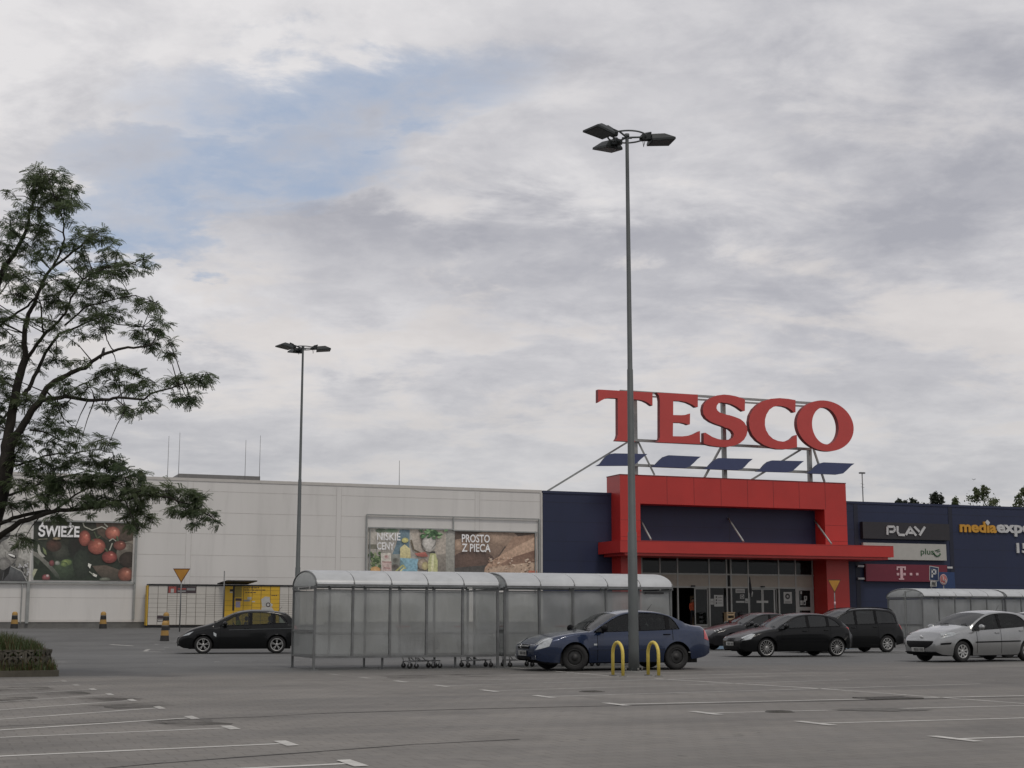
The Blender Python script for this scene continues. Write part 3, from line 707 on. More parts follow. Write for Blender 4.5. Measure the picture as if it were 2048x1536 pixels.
def draw_tomato(a):
    a.P([(470,160),(1900,160),(1900,560),(470,560)], pc(52,54,40), pc(38,42,32)); a.P([(470,555),(1900,555),(1900,1020),(470,1020)], pc(38,42,32), pc(36,48,34))
    a.P([(1350,160),(1900,160),(1900,450),(1700,420),(1500,420),(1380,330)], pc(88,72,56), pc(72,58,46))
    a.P([(470,160),(600,160),(680,330),(640,560),(540,780),(470,700)], pc(38,40,34), pc(52,62,46))
    a.E(900,820,200,170,pc(66,84,58),pc(38,50,36)); a.E(860,600,130,120,pc(70,72,60),pc(40,46,36)); a.E(1080,520,120,170,pc(34,30,26),pc(36,40,32))
    a.E(1150,760,120,200,pc(48,58,44),pc(38,46,36)); a.E(760,500,110,90,pc(84,52,38),pc(56,44,34))
    a.E(940,740,78,46,pc(132,150,62),pc(70,92,50)); a.E(905,770,50,38,pc(120,140,60),pc(64,84,50))
    a.P([(470,580),(520,600),(720,770),(820,900),(860,990),(800,960),(690,830),(560,700),(470,640)], pc(120,118,108), pc(48,60,46))
    a.P([(540,475),(556,490),(575,590),(640,660),(600,670),(545,620),(528,560)], pc(150,150,138)); a.P([(600,520),(650,570),(660,640),(620,610)], pc(104,118,70))
    a.P([(530,835),(470,960),(455,900),(480,830)], pc(150,152,120)); a.E(730,750,40,45,pc(150,70,70),pc(70,40,40)); a.E(810,750,38,34,pc(160,162,150),pc(80,90,76))
    a.E(650,955,60,50,pc(170,80,82),pc(78,40,40)); a.E(670,930,26,22,pc(190,180,176),pc(140,90,88))
    a.P([(1300,790),(1500,780),(1700,850),(1880,800),(1900,1020),(1480,1020),(1380,900)], pc(92,78,64), pc(56,54,44))
    a.P([(1660,500),(1760,455),(1900,430),(1900,790),(1780,800),(1680,740),(1640,640)], pc(118,110,94), pc(60,50,42)); a.E(1790,540,120,80,pc(128,120,104),pc(84,76,64))
    a.E(1820,700,140,110,pc(60,48,38),pc(46,38,30))
    for x, y, rx, ry, c_i, c_o in ((1195,400,85,112,(186,84,56),(96,40,28)),(1590,325,105,92,(196,104,72),(120,56,38)),(1690,500,90,70,(140,66,46),(84,44,34)),(1365,515,125,112,(190,90,56),(104,44,30)),(1545,665,108,88,(168,62,46),(90,34,26)),(1770,910,105,100,(170,92,62),(96,52,36))):
        a.E(x, y, rx, ry, pc(*c_i), pc(*c_o), 0, .25, -.2); a.E(x+rx*.28, y-ry*.35, rx*.2, ry*.16, pc(205,150,120), pc(*c_i))
    g1 = pc(150,150,132); g2 = pc(72,86,56)
    a.L([(1170,180),(1190,235),(1300,285),(1440,235),(1500,270)], 14, g1); a.L([(1470,190),(1520,240)], 20, g1); a.L([(1540,440),(1590,405),(1640,440)], 14, g1); a.L([(1585,470),(1545,570)], 16, g1)
    a.L([(1330,310),(1370,400),(1420,370)], 16, g2); a.L([(1290,410),(1330,440)], 12, g2); a.L([(1480,540),(1520,590)], 22, g2); a.L([(1650,370),(1665,440)], 26, g2)
    a.P([(1245,750),(1290,770),(1270,830),(1240,790)], pc(190,190,178)); a.P([(1310,890),(1370,920),(1360,950),(1310,930)], pc(190,190,178)); a.E(1480,980,80,30,pc(120,124,108),pc(70,74,60))
    a.L([(1260,870),(1320,920)], 12, pc(140,144,128)); a.L([(540,415),(670,408)], 12, pc(110,108,84)); a.E(800,405,60,22,pc(150,130,90),pc(80,70,48))
    a.T('ŚWIEŻE', 535, 1128, 178, 378, pc(212,210,200), .035)
u0, u1, z0, z1, bn = banner('banner', 'tomato picture banner lettered ŚWIEŻE on the cream wall', A7, ((478,165),(1893,165),(1893,1003),(478,1003)), WALL, draw_tomato)
def draw_face(a):
    a.P([(-700,160),(455,160),(455,1000),(-700,1000)], pc(168,166,158), pc(138,136,128))
    a.P([(200,640),(455,730),(455,1003),(100,1003)], pc(128,126,118), pc(96,96,88))
    rr = random.Random(5)
    for k in range(46): a.E(rr.uniform(200,440), rr.uniform(730,990), rr.uniform(8,26), rr.uniform(8,20), pc(*(rr.choice((40,70,150,170)),)*3), None, rr.uniform(0,3), n=7)
    a.P([(-400,620),(-60,560),(20,700),(150,790),(60,870),(30,1003),(-420,1003)], pc(60,60,58), pc(40,40,40))
    a.E(95,590,165,230,pc(150,148,140),pc(104,102,96),.35); a.E(150,470,110,120,pc(158,156,148),pc(120,118,112),.3); a.E(60,760,95,90,pc(126,124,118),pc(96,94,90))
    a.P([(-60,330),(60,300),(150,330),(120,400),(20,450),(-40,560),(-120,640),(-160,480)], pc(70,70,68), pc(50,50,48))
    a.P([(100,620),(150,612),(220,640),(232,680),(200,690),(150,668)], pc(46,44,42)); a.P([(106,622),(150,618),(212,646),(206,668),(150,650)], pc(200,198,192))
    a.L([(120,500),(155,482),(185,500)], 9, pc(50,48,46)); a.L([(215,540),(240,532),(262,552)], 9, pc(50,48,46)); a.L([(110,466),(160,450)], 8, pc(64,62,60)); a.L([(205,560),(232,600),(196,606)], 7, pc(84,82,78))
    a.L([(82,590),(70,640),(100,690)], 6, pc(90,88,84)); a.P([(60,850),(150,790),(330,880),(380,1003),(20,1003)], pc(84,88,88), pc(62,62,64))
    a.L([(150,790),(310,870),(375,1000)], 8, pc(160,160,154)); a.P([(60,850),(150,785),(120,900),(40,1003)], pc(30,30,30))
banner('banner', 'grey banner with a laughing face, left of the tomato banner', A7, ((-900,165),(450,165),(450,1003),(-900,1003)), WALL, draw_face)
A5 = lambda x, y: (720+x/5.535, 1020+y/5.535)
def draw_food(a):
    a.P([(90,200),(1050,225),(1050,900),(90,900)], pc(166,160,148), pc(140,134,124)); a.P([(550,215),(1050,228),(1050,640),(700,560),(600,420)], pc(172,160,144), pc(150,140,126))
    a.P([(850,500),(950,480),(960,900),(850,900)], pc(132,124,112), pc(96,90,82)); a.P([(950,225),(1050,228),(1050,900),(950,900)], pc(150,148,138), pc(124,122,112))
    a.P([(440,215),(550,218),(545,420),(520,560),(330,560),(400,380)], pc(96,124,136), pc(86,116,130)); a.P([(90,380),(180,380),(200,430),(90,430)], pc(110,108,92))
    a.E(230,228,60,26,pc(80,100,76),pc(110,122,100)); a.E(350,228,80,24,pc(90,130,90),pc(120,140,114))
    rr = random.Random(8)
    for k in range(40):
        cx, cy = 165+rr.gauss(0, 38), 570+rr.gauss(0, 52); a.E(min(cx,220), cy, 22, 16, pc(*rr.choice(((110,132,80),(76,104,56),(60,84,44),(140,150,104)))), None, rr.uniform(0,3), n=8)
    a.E(168,665,55,40,pc(206,160,76),pc(176,124,50))
    a.P([(225,480),(340,475),(348,690),(330,900),(240,900)], pc(186,180,166), pc(160,150,140)); a.P([(240,570),(348,570),(345,690),(245,690)], pc(176,150,142)); a.L([(240,575),(345,578)], 8, pc(140,70,66)); a.L([(260,640),(330,645)], 8, pc(140,70,66)); a.E(290,520,30,26,pc(150,90,86),pc(186,170,160))
    a.P([(345,490),(440,490),(440,900),(345,900)], pc(128,132,124), pc(74,70,62)); a.E(392,560,36,30,pc(70,72,66),pc(110,110,100)); a.E(385,630,40,30,pc(60,50,46),pc(96,92,84))
    a.P([(440,420),(490,380),(550,430),(560,540),(440,540)], pc(196,186,120), pc(184,170,104)); a.E(495,335,38,28,pc(206,200,96),pc(170,164,84)); a.L([(560,330),(590,440),(690,490)], 16, pc(96,84,60))
    a.P([(440,530),(640,540),(620,900),(450,900)], pc(108,160,178), pc(92,146,166)); a.P([(440,540),(490,600),(440,690)], pc(90,130,140))
    a.P([(600,480),(720,465),(750,515),(690,520),(630,510)], pc(184,92,72), pc(150,70,56)); a.L([(380,690),(470,610),(500,650)], 18, pc(160,160,84)); a.L([(420,700),(480,640)], 14, pc(196,190,110))
    a.E(690,600,60,60,pc(176,156,130),pc(120,104,86)); a.E(715,620,36,46,pc(190,176,110),pc(150,136,84))
    a.P([(775,480),(830,482),(855,560),(850,900),(745,900),(750,570)], pc(168,172,104), pc(184,180,112)); a.P([(780,455),(828,458),(828,482),(780,480)], pc(66,66,62)); a.P([(790,500),(815,500),(800,900),(770,900)], pc(206,202,150), pc(196,190,130))
    a.E(760,370,75,95,pc(196,190,180),pc(150,146,138)); a.L([(690,300),(680,380),(720,440)], 10, pc(112,108,100)); a.L([(840,310),(830,380),(790,430)], 10, pc(112,108,100))
    for k in range(46): a.E(770+rr.gauss(0, 55), 258+rr.gauss(0, 24), 24, 13, pc(*rr.choice(((70,112,66),(96,142,84),(52,88,50),(124,160,104)))), None, rr.uniform(-.8,.8), n=7)
    a.T('NISKIE', 180, 440, 255, 335, pc(214,208,198), .02); a.T('CENY', 180, 372, 360, 440, pc(214,208,198), .02)
u2, u3, z2, z3, b2 = banner('banner', 'groceries banner lettered NISKIE CENY on the cream wall', A5, ((90,218),(1047,218),(1047,830),(90,830)), WALL, draw_food)
def draw_bread(a):
    a.P([(1047,230),(1955,255),(1955,900),(1047,900)], pc(84,68,56), pc(74,66,58)); a.P([(1047,330),(1200,300),(1350,245),(1700,250),(1750,290),(1600,400),(1500,560),(1400,620),(1047,640)], pc(150,122,98), pc(96,74,60))
    a.E(1250,560,240,110,pc(104,78,64),pc(86,66,56)); a.E(1100,390,70,60,pc(170,140,112),pc(140,112,88)); a.P([(1047,640),(1400,610),(1420,900),(1047,900)], pc(70,66,62), pc(84,82,78))
    a.E(1560,320,190,80,pc(164,134,108),pc(130,104,82),.15); a.P([(1700,300),(1955,262),(1955,420),(1800,430),(1700,470),(1560,600),(1480,600),(1600,430)], pc(140,106,80), pc(168,134,106))
    a.P([(1380,640),(1430,580),(1560,500),(1700,420),(1955,290),(1955,470),(1800,500),(1640,590),(1560,640),(1450,700),(1375,690)], pc(186,150,118), pc(160,122,92))
    a.P([(1550,600),(1700,520),(1955,440),(1955,600),(1700,640),(1600,650)], pc(110,76,56), pc(140,106,82)); a.P([(1375,690),(1420,630),(1560,620),(1800,590),(1955,575),(1955,900),(1375,900)], pc(176,146,116), pc(150,122,98))
    rr = random.Random(9)
    for k in range(60): a.E(rr.uniform(1420,1940), rr.uniform(520,700), rr.uniform(6,20), rr.uniform(4,9), pc(*rr.choice(((196,172,146),(120,90,68),(150,116,90)))), None, rr.uniform(-.6,.2), n=6)
    a.P([(1860,670),(2000,672),(2000,900),(1860,900)], pc(170,84,50))
    a.T('PROSTO', 1122, 1432, 275, 358, pc(214,208,198), .02); a.T('Z PIECA', 1122, 1440, 378, 462, pc(214,208,198), .02)
u4, u5, z4, z5, b3 = banner('banner', 'bread banner lettered PROSTO Z PIECA on the cream wall', A5, ((1050,240),(1953,240),(1953,830),(1050,830)), WALL, draw_bread)
# steel tube frames holding the banners
def tframe(label, bars):
    c_ = bars[0][0]; root = thing('banner_scaffold', label, 'banner frame', BF @ Vector(c_), PHI, 'steel frames behind the banners')
    for a, b, w_ in bars:
        m = MB(BF); m.bar(a, b, w_, w_); build('frame_tube', m, galv_l, root)
VV = WALL-.10
def q_(x, y): p = onv(x, y, VV); return (p.x, p.y, p.z)
zt = Z(900, 1033.5, VV); za = Z(820, 1057, VV)
xl, xm, xr = X(733, 1080, VV), X(907, 1050, VV), X(1078.5, 1080, VV)
tframe('steel tube frame round the groceries and bread banners', [((xl, VV, 1.3), (xl, VV, zt), .07), ((xl, VV, zt), (xr, VV, zt), .06), ((xr, VV, 1.3), (xr, VV, zt), .09), ((xm, VV, za), (xm, VV, zt), .06), ((xl+.1, VV-.01, za), (xm, VV-.01, za), .07), ((xm, VV-.01, za-.05), (xr-.1, VV-.01, za-.05), .07),
                       ((xl+.2, VV, 1.3), (xl+.2, VV, za), .05), ((xr-.25, VV, 1.3), (xr-.25, VV, za), .07)])
zb = Z(160, 1165.5, VV); zc = Z(160, 1043, VV); xa, xb = X(62, 1170, VV), X(270.5, 1140, VV)
tframe('steel tube frame round the tomato and laughing face banners', [((xb, VV, 1.2), (xb, VV, zc), .11), ((xa-12, VV-.01, zc), (xb, VV-.01, zc), .07), ((xa-12, VV-.01, zb), (xb, VV-.01, zb), .09), ((xa-.12, VV, 1.0), (xa-.12, VV, zb), .16), ((xa-.42, VV, 1.0), (xa-.42, VV, zb), .05)])

# ================================================================== TENANT SIGN BOARDS
pblk = mat('board_black', (.022,.020,.024), .5); pwht = mat('board_white', (.40,.39,.36), .5, var=.05); pmag = mat('board_magenta', (.135,.010,.026), .45, var=.05)
letw = mat('letter_white', (.50,.50,.50), .5); letg = mat('letter_green', (.03,.09,.035), .5); lety = mat('letter_amber', (.52,.26,.025), .5); letp = mat('letter_pink', (.55,.36,.38), .5)
ledge = mat('letter_edge', (.03,.03,.03), .6)
A6 = lambda x, y: (1710+x/6.06, 1030+y/6.06)
def board(label, x0, y0, x1, y1, mm, depth=.30):
    V = WALL-depth; a, b = onv(*A6(x0, y0), V), onv(*A6(x1, y1), V)
    root = thing('sign_board', label, 'sign board', uv(a.x, WALL, b.z), PHI, 'tenant sign boards on the navy wall')
    m = MB(BF); m.box((a.x, V, b.z), (b.x, WALL-.045, a.z)); build('panel', m, mm, root)
    return root, V, a, b
def lp(pts, fr, V): return [onv(*fr(*q), V) for q in pts]
root, V, a, b = board('black sign board lettered PLAY, top of the three boards', 92, 80, 1150, 308, pblk, .35)
m = MB(BF)
def st(pts, w_, V, d_=.06, fr=A6, mb=None, mi=0):
    P = lp(pts, fr, V)
    for p, q in zip(P[:-1], P[1:]): (mb or m).bar(p, q, w_, d_, mi, up=(0, 1, 0)) if False else (mb or m).bar(p+Vector((0,-d_/2-.002,0)), q+Vector((0,-d_/2-.002,0)), d_, w_, mi)
W_ = .15
for pts in (((388,240),(388,142),(468,142)), ((462,142),(480,165),(478,185),(455,205)), ((462,205),(412,203)), ((510,135),(510,205),(528,238)), ((520,240),(598,243)),
            ((612,243),(664,150)), ((655,146),(735,250)), ((642,215),(700,218)), ((716,144),(776,205)), ((842,144),(778,248)), ):
    st(pts, W_, V)
build('lettering', m, letw, root)
root, V, a, b = board('white sign board lettered plus, behind the canopy end', 100, 333, 1112, 552, pwht, .25)
m = MB(BF); fx0, fx1 = onv(*A6(795, 450), V).x, onv(*A6(955, 450), V).x
z_a, z_b = Z(*A6(870, 500), V), Z(*A6(870, 408), V)
put_text(m, 'plus', fx0, fx1, z_a, z_b, V-.02, .02, .008)
c_ = onv(*A6(992, 448), V)
m.tube([(c_.x+.26*math.cos(a_), V-.02, c_.z-.03+.24*math.sin(a_)) for a_ in [math.pi*1.02+k*math.pi*.9/10 for k in range(11)]], [.05]*11, 6)
m.tube([(c_.x-.16, V-.02, c_.z+.07), (c_.x+.02, V-.02, c_.z+.13), (c_.x+.22, V-.02, c_.z+.16)], [.03, .035, .02], 6); m.tube([(c_.x+.0, V-.02, c_.z+.01), (c_.x+.26, V-.02, c_.z+.06)], .025, 6)
build('lettering', m, letg, root)
root, V, a, b = board('dark magenta sign board with a T and small squares', 128, 592, 1124, 812, pmag, .25)
m = MB(BF)
for x0, x1, y0, y1 in ((502,612,624,642), (530,592,768,784), (548,574,640,770)):
    p, q = onv(*A6(x0, y1), V), onv(*A6(x1, y0), V); m.box((p.x, V-.03, p.z), (q.x, V-.002, q.z))
for x0, y0 in ((502,642), (596,642)):
    p, q = onv(*A6(x0, y0+26), V), onv(*A6(x0+16, y0), V); m.box((p.x, V-.03, p.z), (q.x, V-.002, q.z+.01))
for x0 in (505, 584, 662, 738):
    p, q = onv(*A6(x0, 732), V), onv(*A6(x0+28, 702), V); m.box((p.x, V-.028, p.z), (q.x, V-.002, q.z))
build('lettering', m, letp, root)
m = MB(BF)
for x0, x1, y in ((38,112,619), (42,118,770), (1123,1185,636)):
    p, q = onv(*A6(x0, y), V), onv(*A6(x1, y), V); mm_ = MB(BF); mm_.box((p.x, V+.02, p.z-.06), (q.x, V+.1, p.z+.06)); build('bracket', mm_, letw, root)
# channel letters fixed on the navy wall
def word(name, label, body, x0, x1, yb, yt, mm, V=WALL-.12, bold=.03):
    a, b = onv(*A6(x0, yb), V), onv(*A6(x1, yt), V)
    m = MB(BF); put_text(m, body, a.x, b.x, a.z, b.z, V, .09, bold)
    return m
V = WALL-.12
root = thing('wall_lettering', 'amber and white channel letters on the navy wall at right, cut by the frame', 'lettering', uv(onv(*A6(1272, 212), V).x, WALL, Z(*A6(1500, 212), V)), PHI)
zb_, zt_ = Z(*A6(1280, 208), V), Z(*A6(1280, 108), V)      # x-height band
uM0, uM1, uE1 = onv(*A6(1272, 150), V).x, onv(*A6(1716, 150), V).x, onv(*A6(2230, 150), V).x
xh = zt_-zb_
m = MB(BF); put_text(m, 'media', uM0, uM1, zb_, zb_+xh*1.36, V, .09, .035)
build('letters', m, lety, root)
c_ = onv(*A6(1604, 94), V); m = MB(BF); m.prism([(c_.x-.19, V-.05, c_.z), (c_.x, V-.05, c_.z-.19), (c_.x+.19, V-.05, c_.z), (c_.x, V-.05, c_.z+.19)], (0, .09, 0)); build('letter_dot', m, letw, root)
m = MB(BF); put_text(m, 'expert', uM1+.02, onv(*A6(2290, 150), V).x, zb_-xh*.36, zb_+xh*1.32, V, .09, .035); build('letters', m, letw, root)
root = thing('wall_lettering', 'white channel digits 15 at the right frame edge', 'lettering', uv(onv(*A6(1960, 460), V).x, WALL, Z(*A6(2000, 460), V)), PHI)
m = MB(BF); put_text(m, '15', onv(*A6(1962, 400), V).x, onv(*A6(2110, 400), V).x, Z(*A6(2000, 462), V), Z(*A6(2000, 340), V), V, .09, .03); build('letters', m, letw, root)

# ================================================================== PARCEL LOCKER
KV = 78.6; A8 = lambda x, y: (280+x/6.4, 1140+y/6.4)
lockw = mat('locker_white', (.50,.48,.44), .5, var=.04); locky = mat('locker_yellow', (.58,.36,.025), .5, var=.05); lockg = mat('locker_gap', (.12,.10,.08), .7)
kz0, kz1 = PLAT+.14, Z(330, 1171, KV)
kx = [X(A8(q, 400)[0], 1210, KV) for q in (103, 225, 347, 470, 595, 713, 838, 955, 1073)]
kx2 = [X(A8(q, 400)[0], 1210, KV) for q in (1080, 1195, 1320, 1430, 1545, 1665, 1785)]
kx3 = [kx2[-1] + k*(kx[1]-kx[0]) for k in range(0, 6)]
lk = thing('parcel_locker', 'long white and yellow parcel locker against the cream wall behind the black car', 'parcel locker', uv(kx[0], KV, PLAT), PHI)
m = MB(BF); m.box((kx[0]-.06, KV, kz0), (kx3[-1], KV+.7, kz1), 0); m.box((kx[0]-.063, KV-.02, kz0), (kx[0]-.015, KV+.7, kz1), 1); build('body', m, [lockg, locky], lk)
m = MB(BF); m.box((kx[0], KV+.04, PLAT-.2), (kx3[-1], KV+.66, kz0)); build('base', m, black, lk)
m = MB(BF); m.box((kx[0]-.02, KV-.06, kz1+.001), (kx3[-1]+.04, KV+.75, kz1+.08)); build('roof', m, black, lk)
def col_(x0, x1, rows, mi):
    h = kz1-kz0; tot = sum(rows); z = kz1-.01
    for r_ in rows:
        hh = (h-.03)*r_/tot; mm_ = (x0, z-hh)
        dm.box((x0+.012, KV-.02, z-hh+.012), (x1-.012, KV-.001, z), mi); z -= hh
big = [1.9, 1, 1, 1, 1, 1, 1.8]; fine = [1.9]+[.5]*10+[1.8]
for k in range(8):
    dm = MB(BF); col_(kx[k], kx[k+1], fine if k in (2, 3, 6, 7) else big, 0); build('door_column', dm, lockw, lk)
for k in range(6):
    dm = MB(BF); col_(kx2[k], kx2[k+1], [3, 1, 1, 1, 1, 1] if k < 3 else [1]*9, 0); build('door_column', dm, locky, lk)
for k in range(5):
    dm = MB(BF); col_(kx3[k], kx3[k+1], fine, 0); build('door_column', dm, lockw, lk)
def stick(x0, y0, x1, y1, mm, name='sticker', off=.026, rnd_=0):
    a, b = onv(*A8(x0, y0), KV-off), onv(*A8(x1, y1), KV-off); m = MB(BF); m.box((a.x, KV-off, b.z), (b.x, KV-.0205, a.z)); return build(name, m, mm, lk)
dark_s = mat('sticker_dark', (.05,.035,.04), .6); red_s = mat('sticker_red', (.30,.07,.06), .6); grey_s = mat('sticker_grey', (.22,.22,.22), .6); vio = mat('screen_violet', (.26,.24,.33), .3)
stick(358, 205, 716, 298, dark_s); stick(368, 210, 462, 292, red_s, off=.03); stick(395, 240, 432, 290, paper, off=.034); stick(482, 262, 586, 282, grey_s, off=.03); stick(600, 230, 705, 262, grey_s, off=.03); stick(486, 232, 590, 250, red_s, off=.03)
stick(220, 582, 345, 625, dark_s); stick(222, 632, 345, 662, dark_s, off=.024); stick(226, 640, 290, 655, paper, off=.03)
stick(1190, 205, 1206, 520, black); stick(1150, 245, 1190, 275, black, 'screen'); stick(1150, 278, 1185, 292, paper); stick(1218, 210, 1300, 350, mat('locker_olive', (.24,.18,.03), .5)); stick(1222, 362, 1300, 395, dark_s); stick(1226, 402, 1282, 478, vio, 'screen')
stick(1330, 380, 1405, 402, grey_s); stick(1375, 345, 1425, 378, paper); stick(1432, 398, 1472, 412, paper)
m = MB(BF)
for x0, x1, y in ((1335,1525,228), (1335,1605,256), (1350,1505,288), (1685,1755,325)):
    x = x0
    while x < x1-14:
        wd = rnd.uniform(14, 42); a, b = onv(*A8(x, y-5), KV-.026), onv(*A8(min(x+wd, x1), y+5), KV-.026); m.box((a.x, KV-.026, b.z), (b.x, KV-.0205, a.z)); x += wd+8
build('lettering', m, dark_s, lk)
m = MB(BF)
P = lambda pts, o: [onv(*A8(*q), KV-o) for q in pts]
m.poly(P([(1552,375),(1600,340),(1660,345),(1665,420),(1700,440),(1690,470),(1560,470)], .026)[::-1], 0)
m.poly(P([(1555,478),(1640,470),(1690,480),(1715,520),(1555,520)], .025)[::-1], 0)
for k, (rr_, mi) in enumerate(((30, 1), (18, 0))):
    m.poly([onv(*A8(1640+rr_*math.cos(a_), 445+rr_*math.sin(a_)), KV-.028-.003*k) for a_ in [q/14*2*math.pi for q in range(14)]][::-1], mi)
build('drawing', m, [paper, dark_s], lk)
a, b = onv(*A8(1118, 125), KV-.9), onv(*A8(1505, 128), KV-.9)
m = MB(BF); zr = kz1+.20
m.prism([(a.x, KV-.85, zr+.03), (b.x, KV-.85, zr+.03), (b.x-.35, KV+.1, kz1+.09), (a.x-.35, KV+.1, kz1+.09)][::-1], (0, 0, .06), 0); build('rain_hood', m, black, lk)
m = MB(BF); p = onv(449, 1142, 76.8); p0 = (p.x, p.y, gz(76.8)); m.tube([p0, (p.x, p.y, p.z)], .03, 8)
tag(build('steel_post', m, galv, loc=BF @ Vector(p0), rz=PHI), 'plain thin steel post in front of the yellow part of the parcel locker', 'post')

# ================================================================== LAMP POSTS
I4 = Matrix.Identity(4)
polem = mat('weathered_grey_pole', (.105,.115,.115), .6, .3, .16, 1.2, dirt=.25); dkl = mat('floodlight_housing', (.022,.026,.026), .5, .3)
lens = mat('floodlight_glass', (.045,.048,.048), .5, 0)
def lamp_post(base, H, label, group, sticker=False):
    r = thing('lamp_post', label, 'lamp post', base, 0, group)
    m = MB(); 
    m.tube([(0,0,.02),(0,0,.55),(0,0,3.2),(0,0,3.22),(0,0,H*.55),(0,0,H*.55+.02),(0,0,H-.05),(0,0,H)], [.128,.12,.105,.092,.07,.06,.042,.04], 12)
    m.tube([(0,0,H-.03),(0,0,H+.05)], .06, 12); build('pole', m, polem, r, local=True)
    m = MB(); m.lathe([(0,.05),(.30,.05),(.31,.0)], 8); 
    for k in range(4):
        a = k*math.pi/2+.4; m.tube([(.21*math.cos(a),.21*math.sin(a),.05),(.21*math.cos(a),.21*math.sin(a),.12)], .022, 6)
    build('base_plate', m, conc, r, local=True)
    m = MB(); R0 = .46; zr = H-.02
    m.tube([(R0*math.cos(a), R0*math.sin(a), zr) for a in [k*2*math.pi/32 for k in range(32)]], .022, 8, closed=True)
    for k in range(3):
        a = R(2+120*k); m.tube([(0,0,zr-.02),(R0*math.cos(a), R0*math.sin(a), zr)], .024, 8)
    m.tube([(-.12,.02,zr-.03),(.12,-.02,zr-.03)], .03, 8)
    build('ring_arm', m, polem, r, local=True)
    for k, (deg, tilt, roll) in enumerate(((12, 6, 0), (216, 8, 0), (118, 9, 0))):
        F = Matrix.Translation((R0*math.cos(R(deg)), R0*math.sin(R(deg)), zr)) @ Matrix.Rotation(R(deg), 4, 'Z') @ Matrix.Translation((.12,0,.02)) @ Matrix.Rotation(R(-tilt), 4, 'Y')
        m = MB(F)
        lo = [(-.02,-.24),(.56,-.28),(.56,.28),(-.02,.24)]; hi = [(.02,-.14),(.34,-.15),(.34,.15),(.02,.14)]
        i = m.av([(x,y,-.14) for x,y in lo]); j = m.av([(x,y,-.09) for x,y in lo]); h = m.av([(x,y,.05) for x,y in hi])
        for q in range(4):
            w2 = (q+1) % 4; m.face((i+q, i+w2, j+w2, j+q)); m.face((j+q, j+w2, h+w2, h+q))
        m.face((h,h+1,h+2,h+3)); m.face((i+3,i+2,i+1,i))
        m.box((-.22,-.10,-.06),(.02,.10,.07)); m.tube([(-.26,0,-.04),(-.1,0,.10),(.05,0,.12)], .03, 6)
        fl = build('floodlight', m, dkl, r)
        fl.parent = r
        m = MB(F); m.poly([(.02,-.22,-.143),(.02,.22,-.143),(.53,.25,-.143),(.53,-.25,-.143)]); build('glass', m, lens, fl)
        m = MB(); c0 = F @ Vector((-.12,.06,-.08)); c1 = Vector((R0*.85*math.cos(R(deg)), R0*.85*math.sin(R(deg)), zr-.02)); cm_ = (c0+c1)/2-Vector((0,0,.17))
        m.tube([c0, c0.lerp(cm_,.6), cm_, c1.lerp(cm_,.5), c1], .008, 5); build('cable', m, black, fl)
    if sticker:
        m = MB(); P = []
        for a in (-1.15,-.8,-.45): P.append([(.109*math.cos(a), .109*math.sin(a), z) for z in (1.60, 1.80)])
        m.grid(P, 0); build('torn_sticker', m, mat('sticker_paper', (.6,.55,.42), .7, var=.4, vs=20), r, local=True)
    return r
# lamp parts are authored in the post's own space
_b = build
def build_local(name, mb, mats, parent=None, **k):
    return _b(name, mb, mats, parent, **k)
lb = ong(1268, 1346)
_save = XF.copy
def mk_lamp(base, H, label, group, st_):
    global build
    def bl_(name, mb, mats, parent=None, **k):
        if parent is not None and not k.get('local'):
            F = mb.F or I4; mb.v = [F @ q for q in mb.v]; mb.F = None; k['local'] = True
        return _b(name, mb, mats, parent, **k)
    build = bl_
    r = lamp_post(base, H, label, group, st_); build = _b
    return r
topn = ony(1256, 272, lb.y)
Hn = topn.z - lb.z
mk_lamp(lb, Hn, 'tall lamp post with three floodlights standing between two yellow hoops', 'lamp posts', True)
Yf = 60.0
tf = ony(606, 695, Yf); bf_ = Vector((ony(593, 1262, Yf).x, Yf, gxy(-8.7, Yf)))
mk_lamp(Vector((tf.x, Yf, bf_.z)), tf.z-bf_.z, 'lamp post behind the left end of the trolley shelter', 'lamp posts', False)

# ================================================================== YELLOW HOOPS
yel = mat('chipped_yellow_paint', (.62,.48,.09), .5, var=.12, vs=6, dirt=.25)
def hoop(pn, pf, label):
    a, b = ong(*pn), ong(*pf); c_ = (a+b)/2; d = (b-a).normalized(); hw = .25; H = .72
    m = MB(); pts = [(-hw,0,0),(-hw,0,H-hw)] + [(-hw*math.cos(t_), 0, H-hw+hw*math.sin(t_)) for t_ in [k*math.pi/10 for k in range(1,10)]] + [(hw,0,H-hw),(hw,0,0)]
    m.tube(pts, .036, 12); rz = PHI+math.pi/2
    r = thing('hoop_barrier', label, 'hoop barrier', c_, rz, 'yellow hoops guarding the lamp post'); build('hoop', m, yel, r, local=True)
    for s_ in (-1, 1):
        m = MB(); m.lathe([(0,.02),(.085,.02),(.09,0)], 14, Matrix.Translation((s_*hw,0,0))); build('foot_plate', m, conc, r, local=True)
hoop((1244,1353.3), (1228,1351.4), 'yellow steel hoop with chipped paint, left of the lamp post')
hoop((1315,1353), (1299,1351), 'yellow steel hoop right of the lamp post')

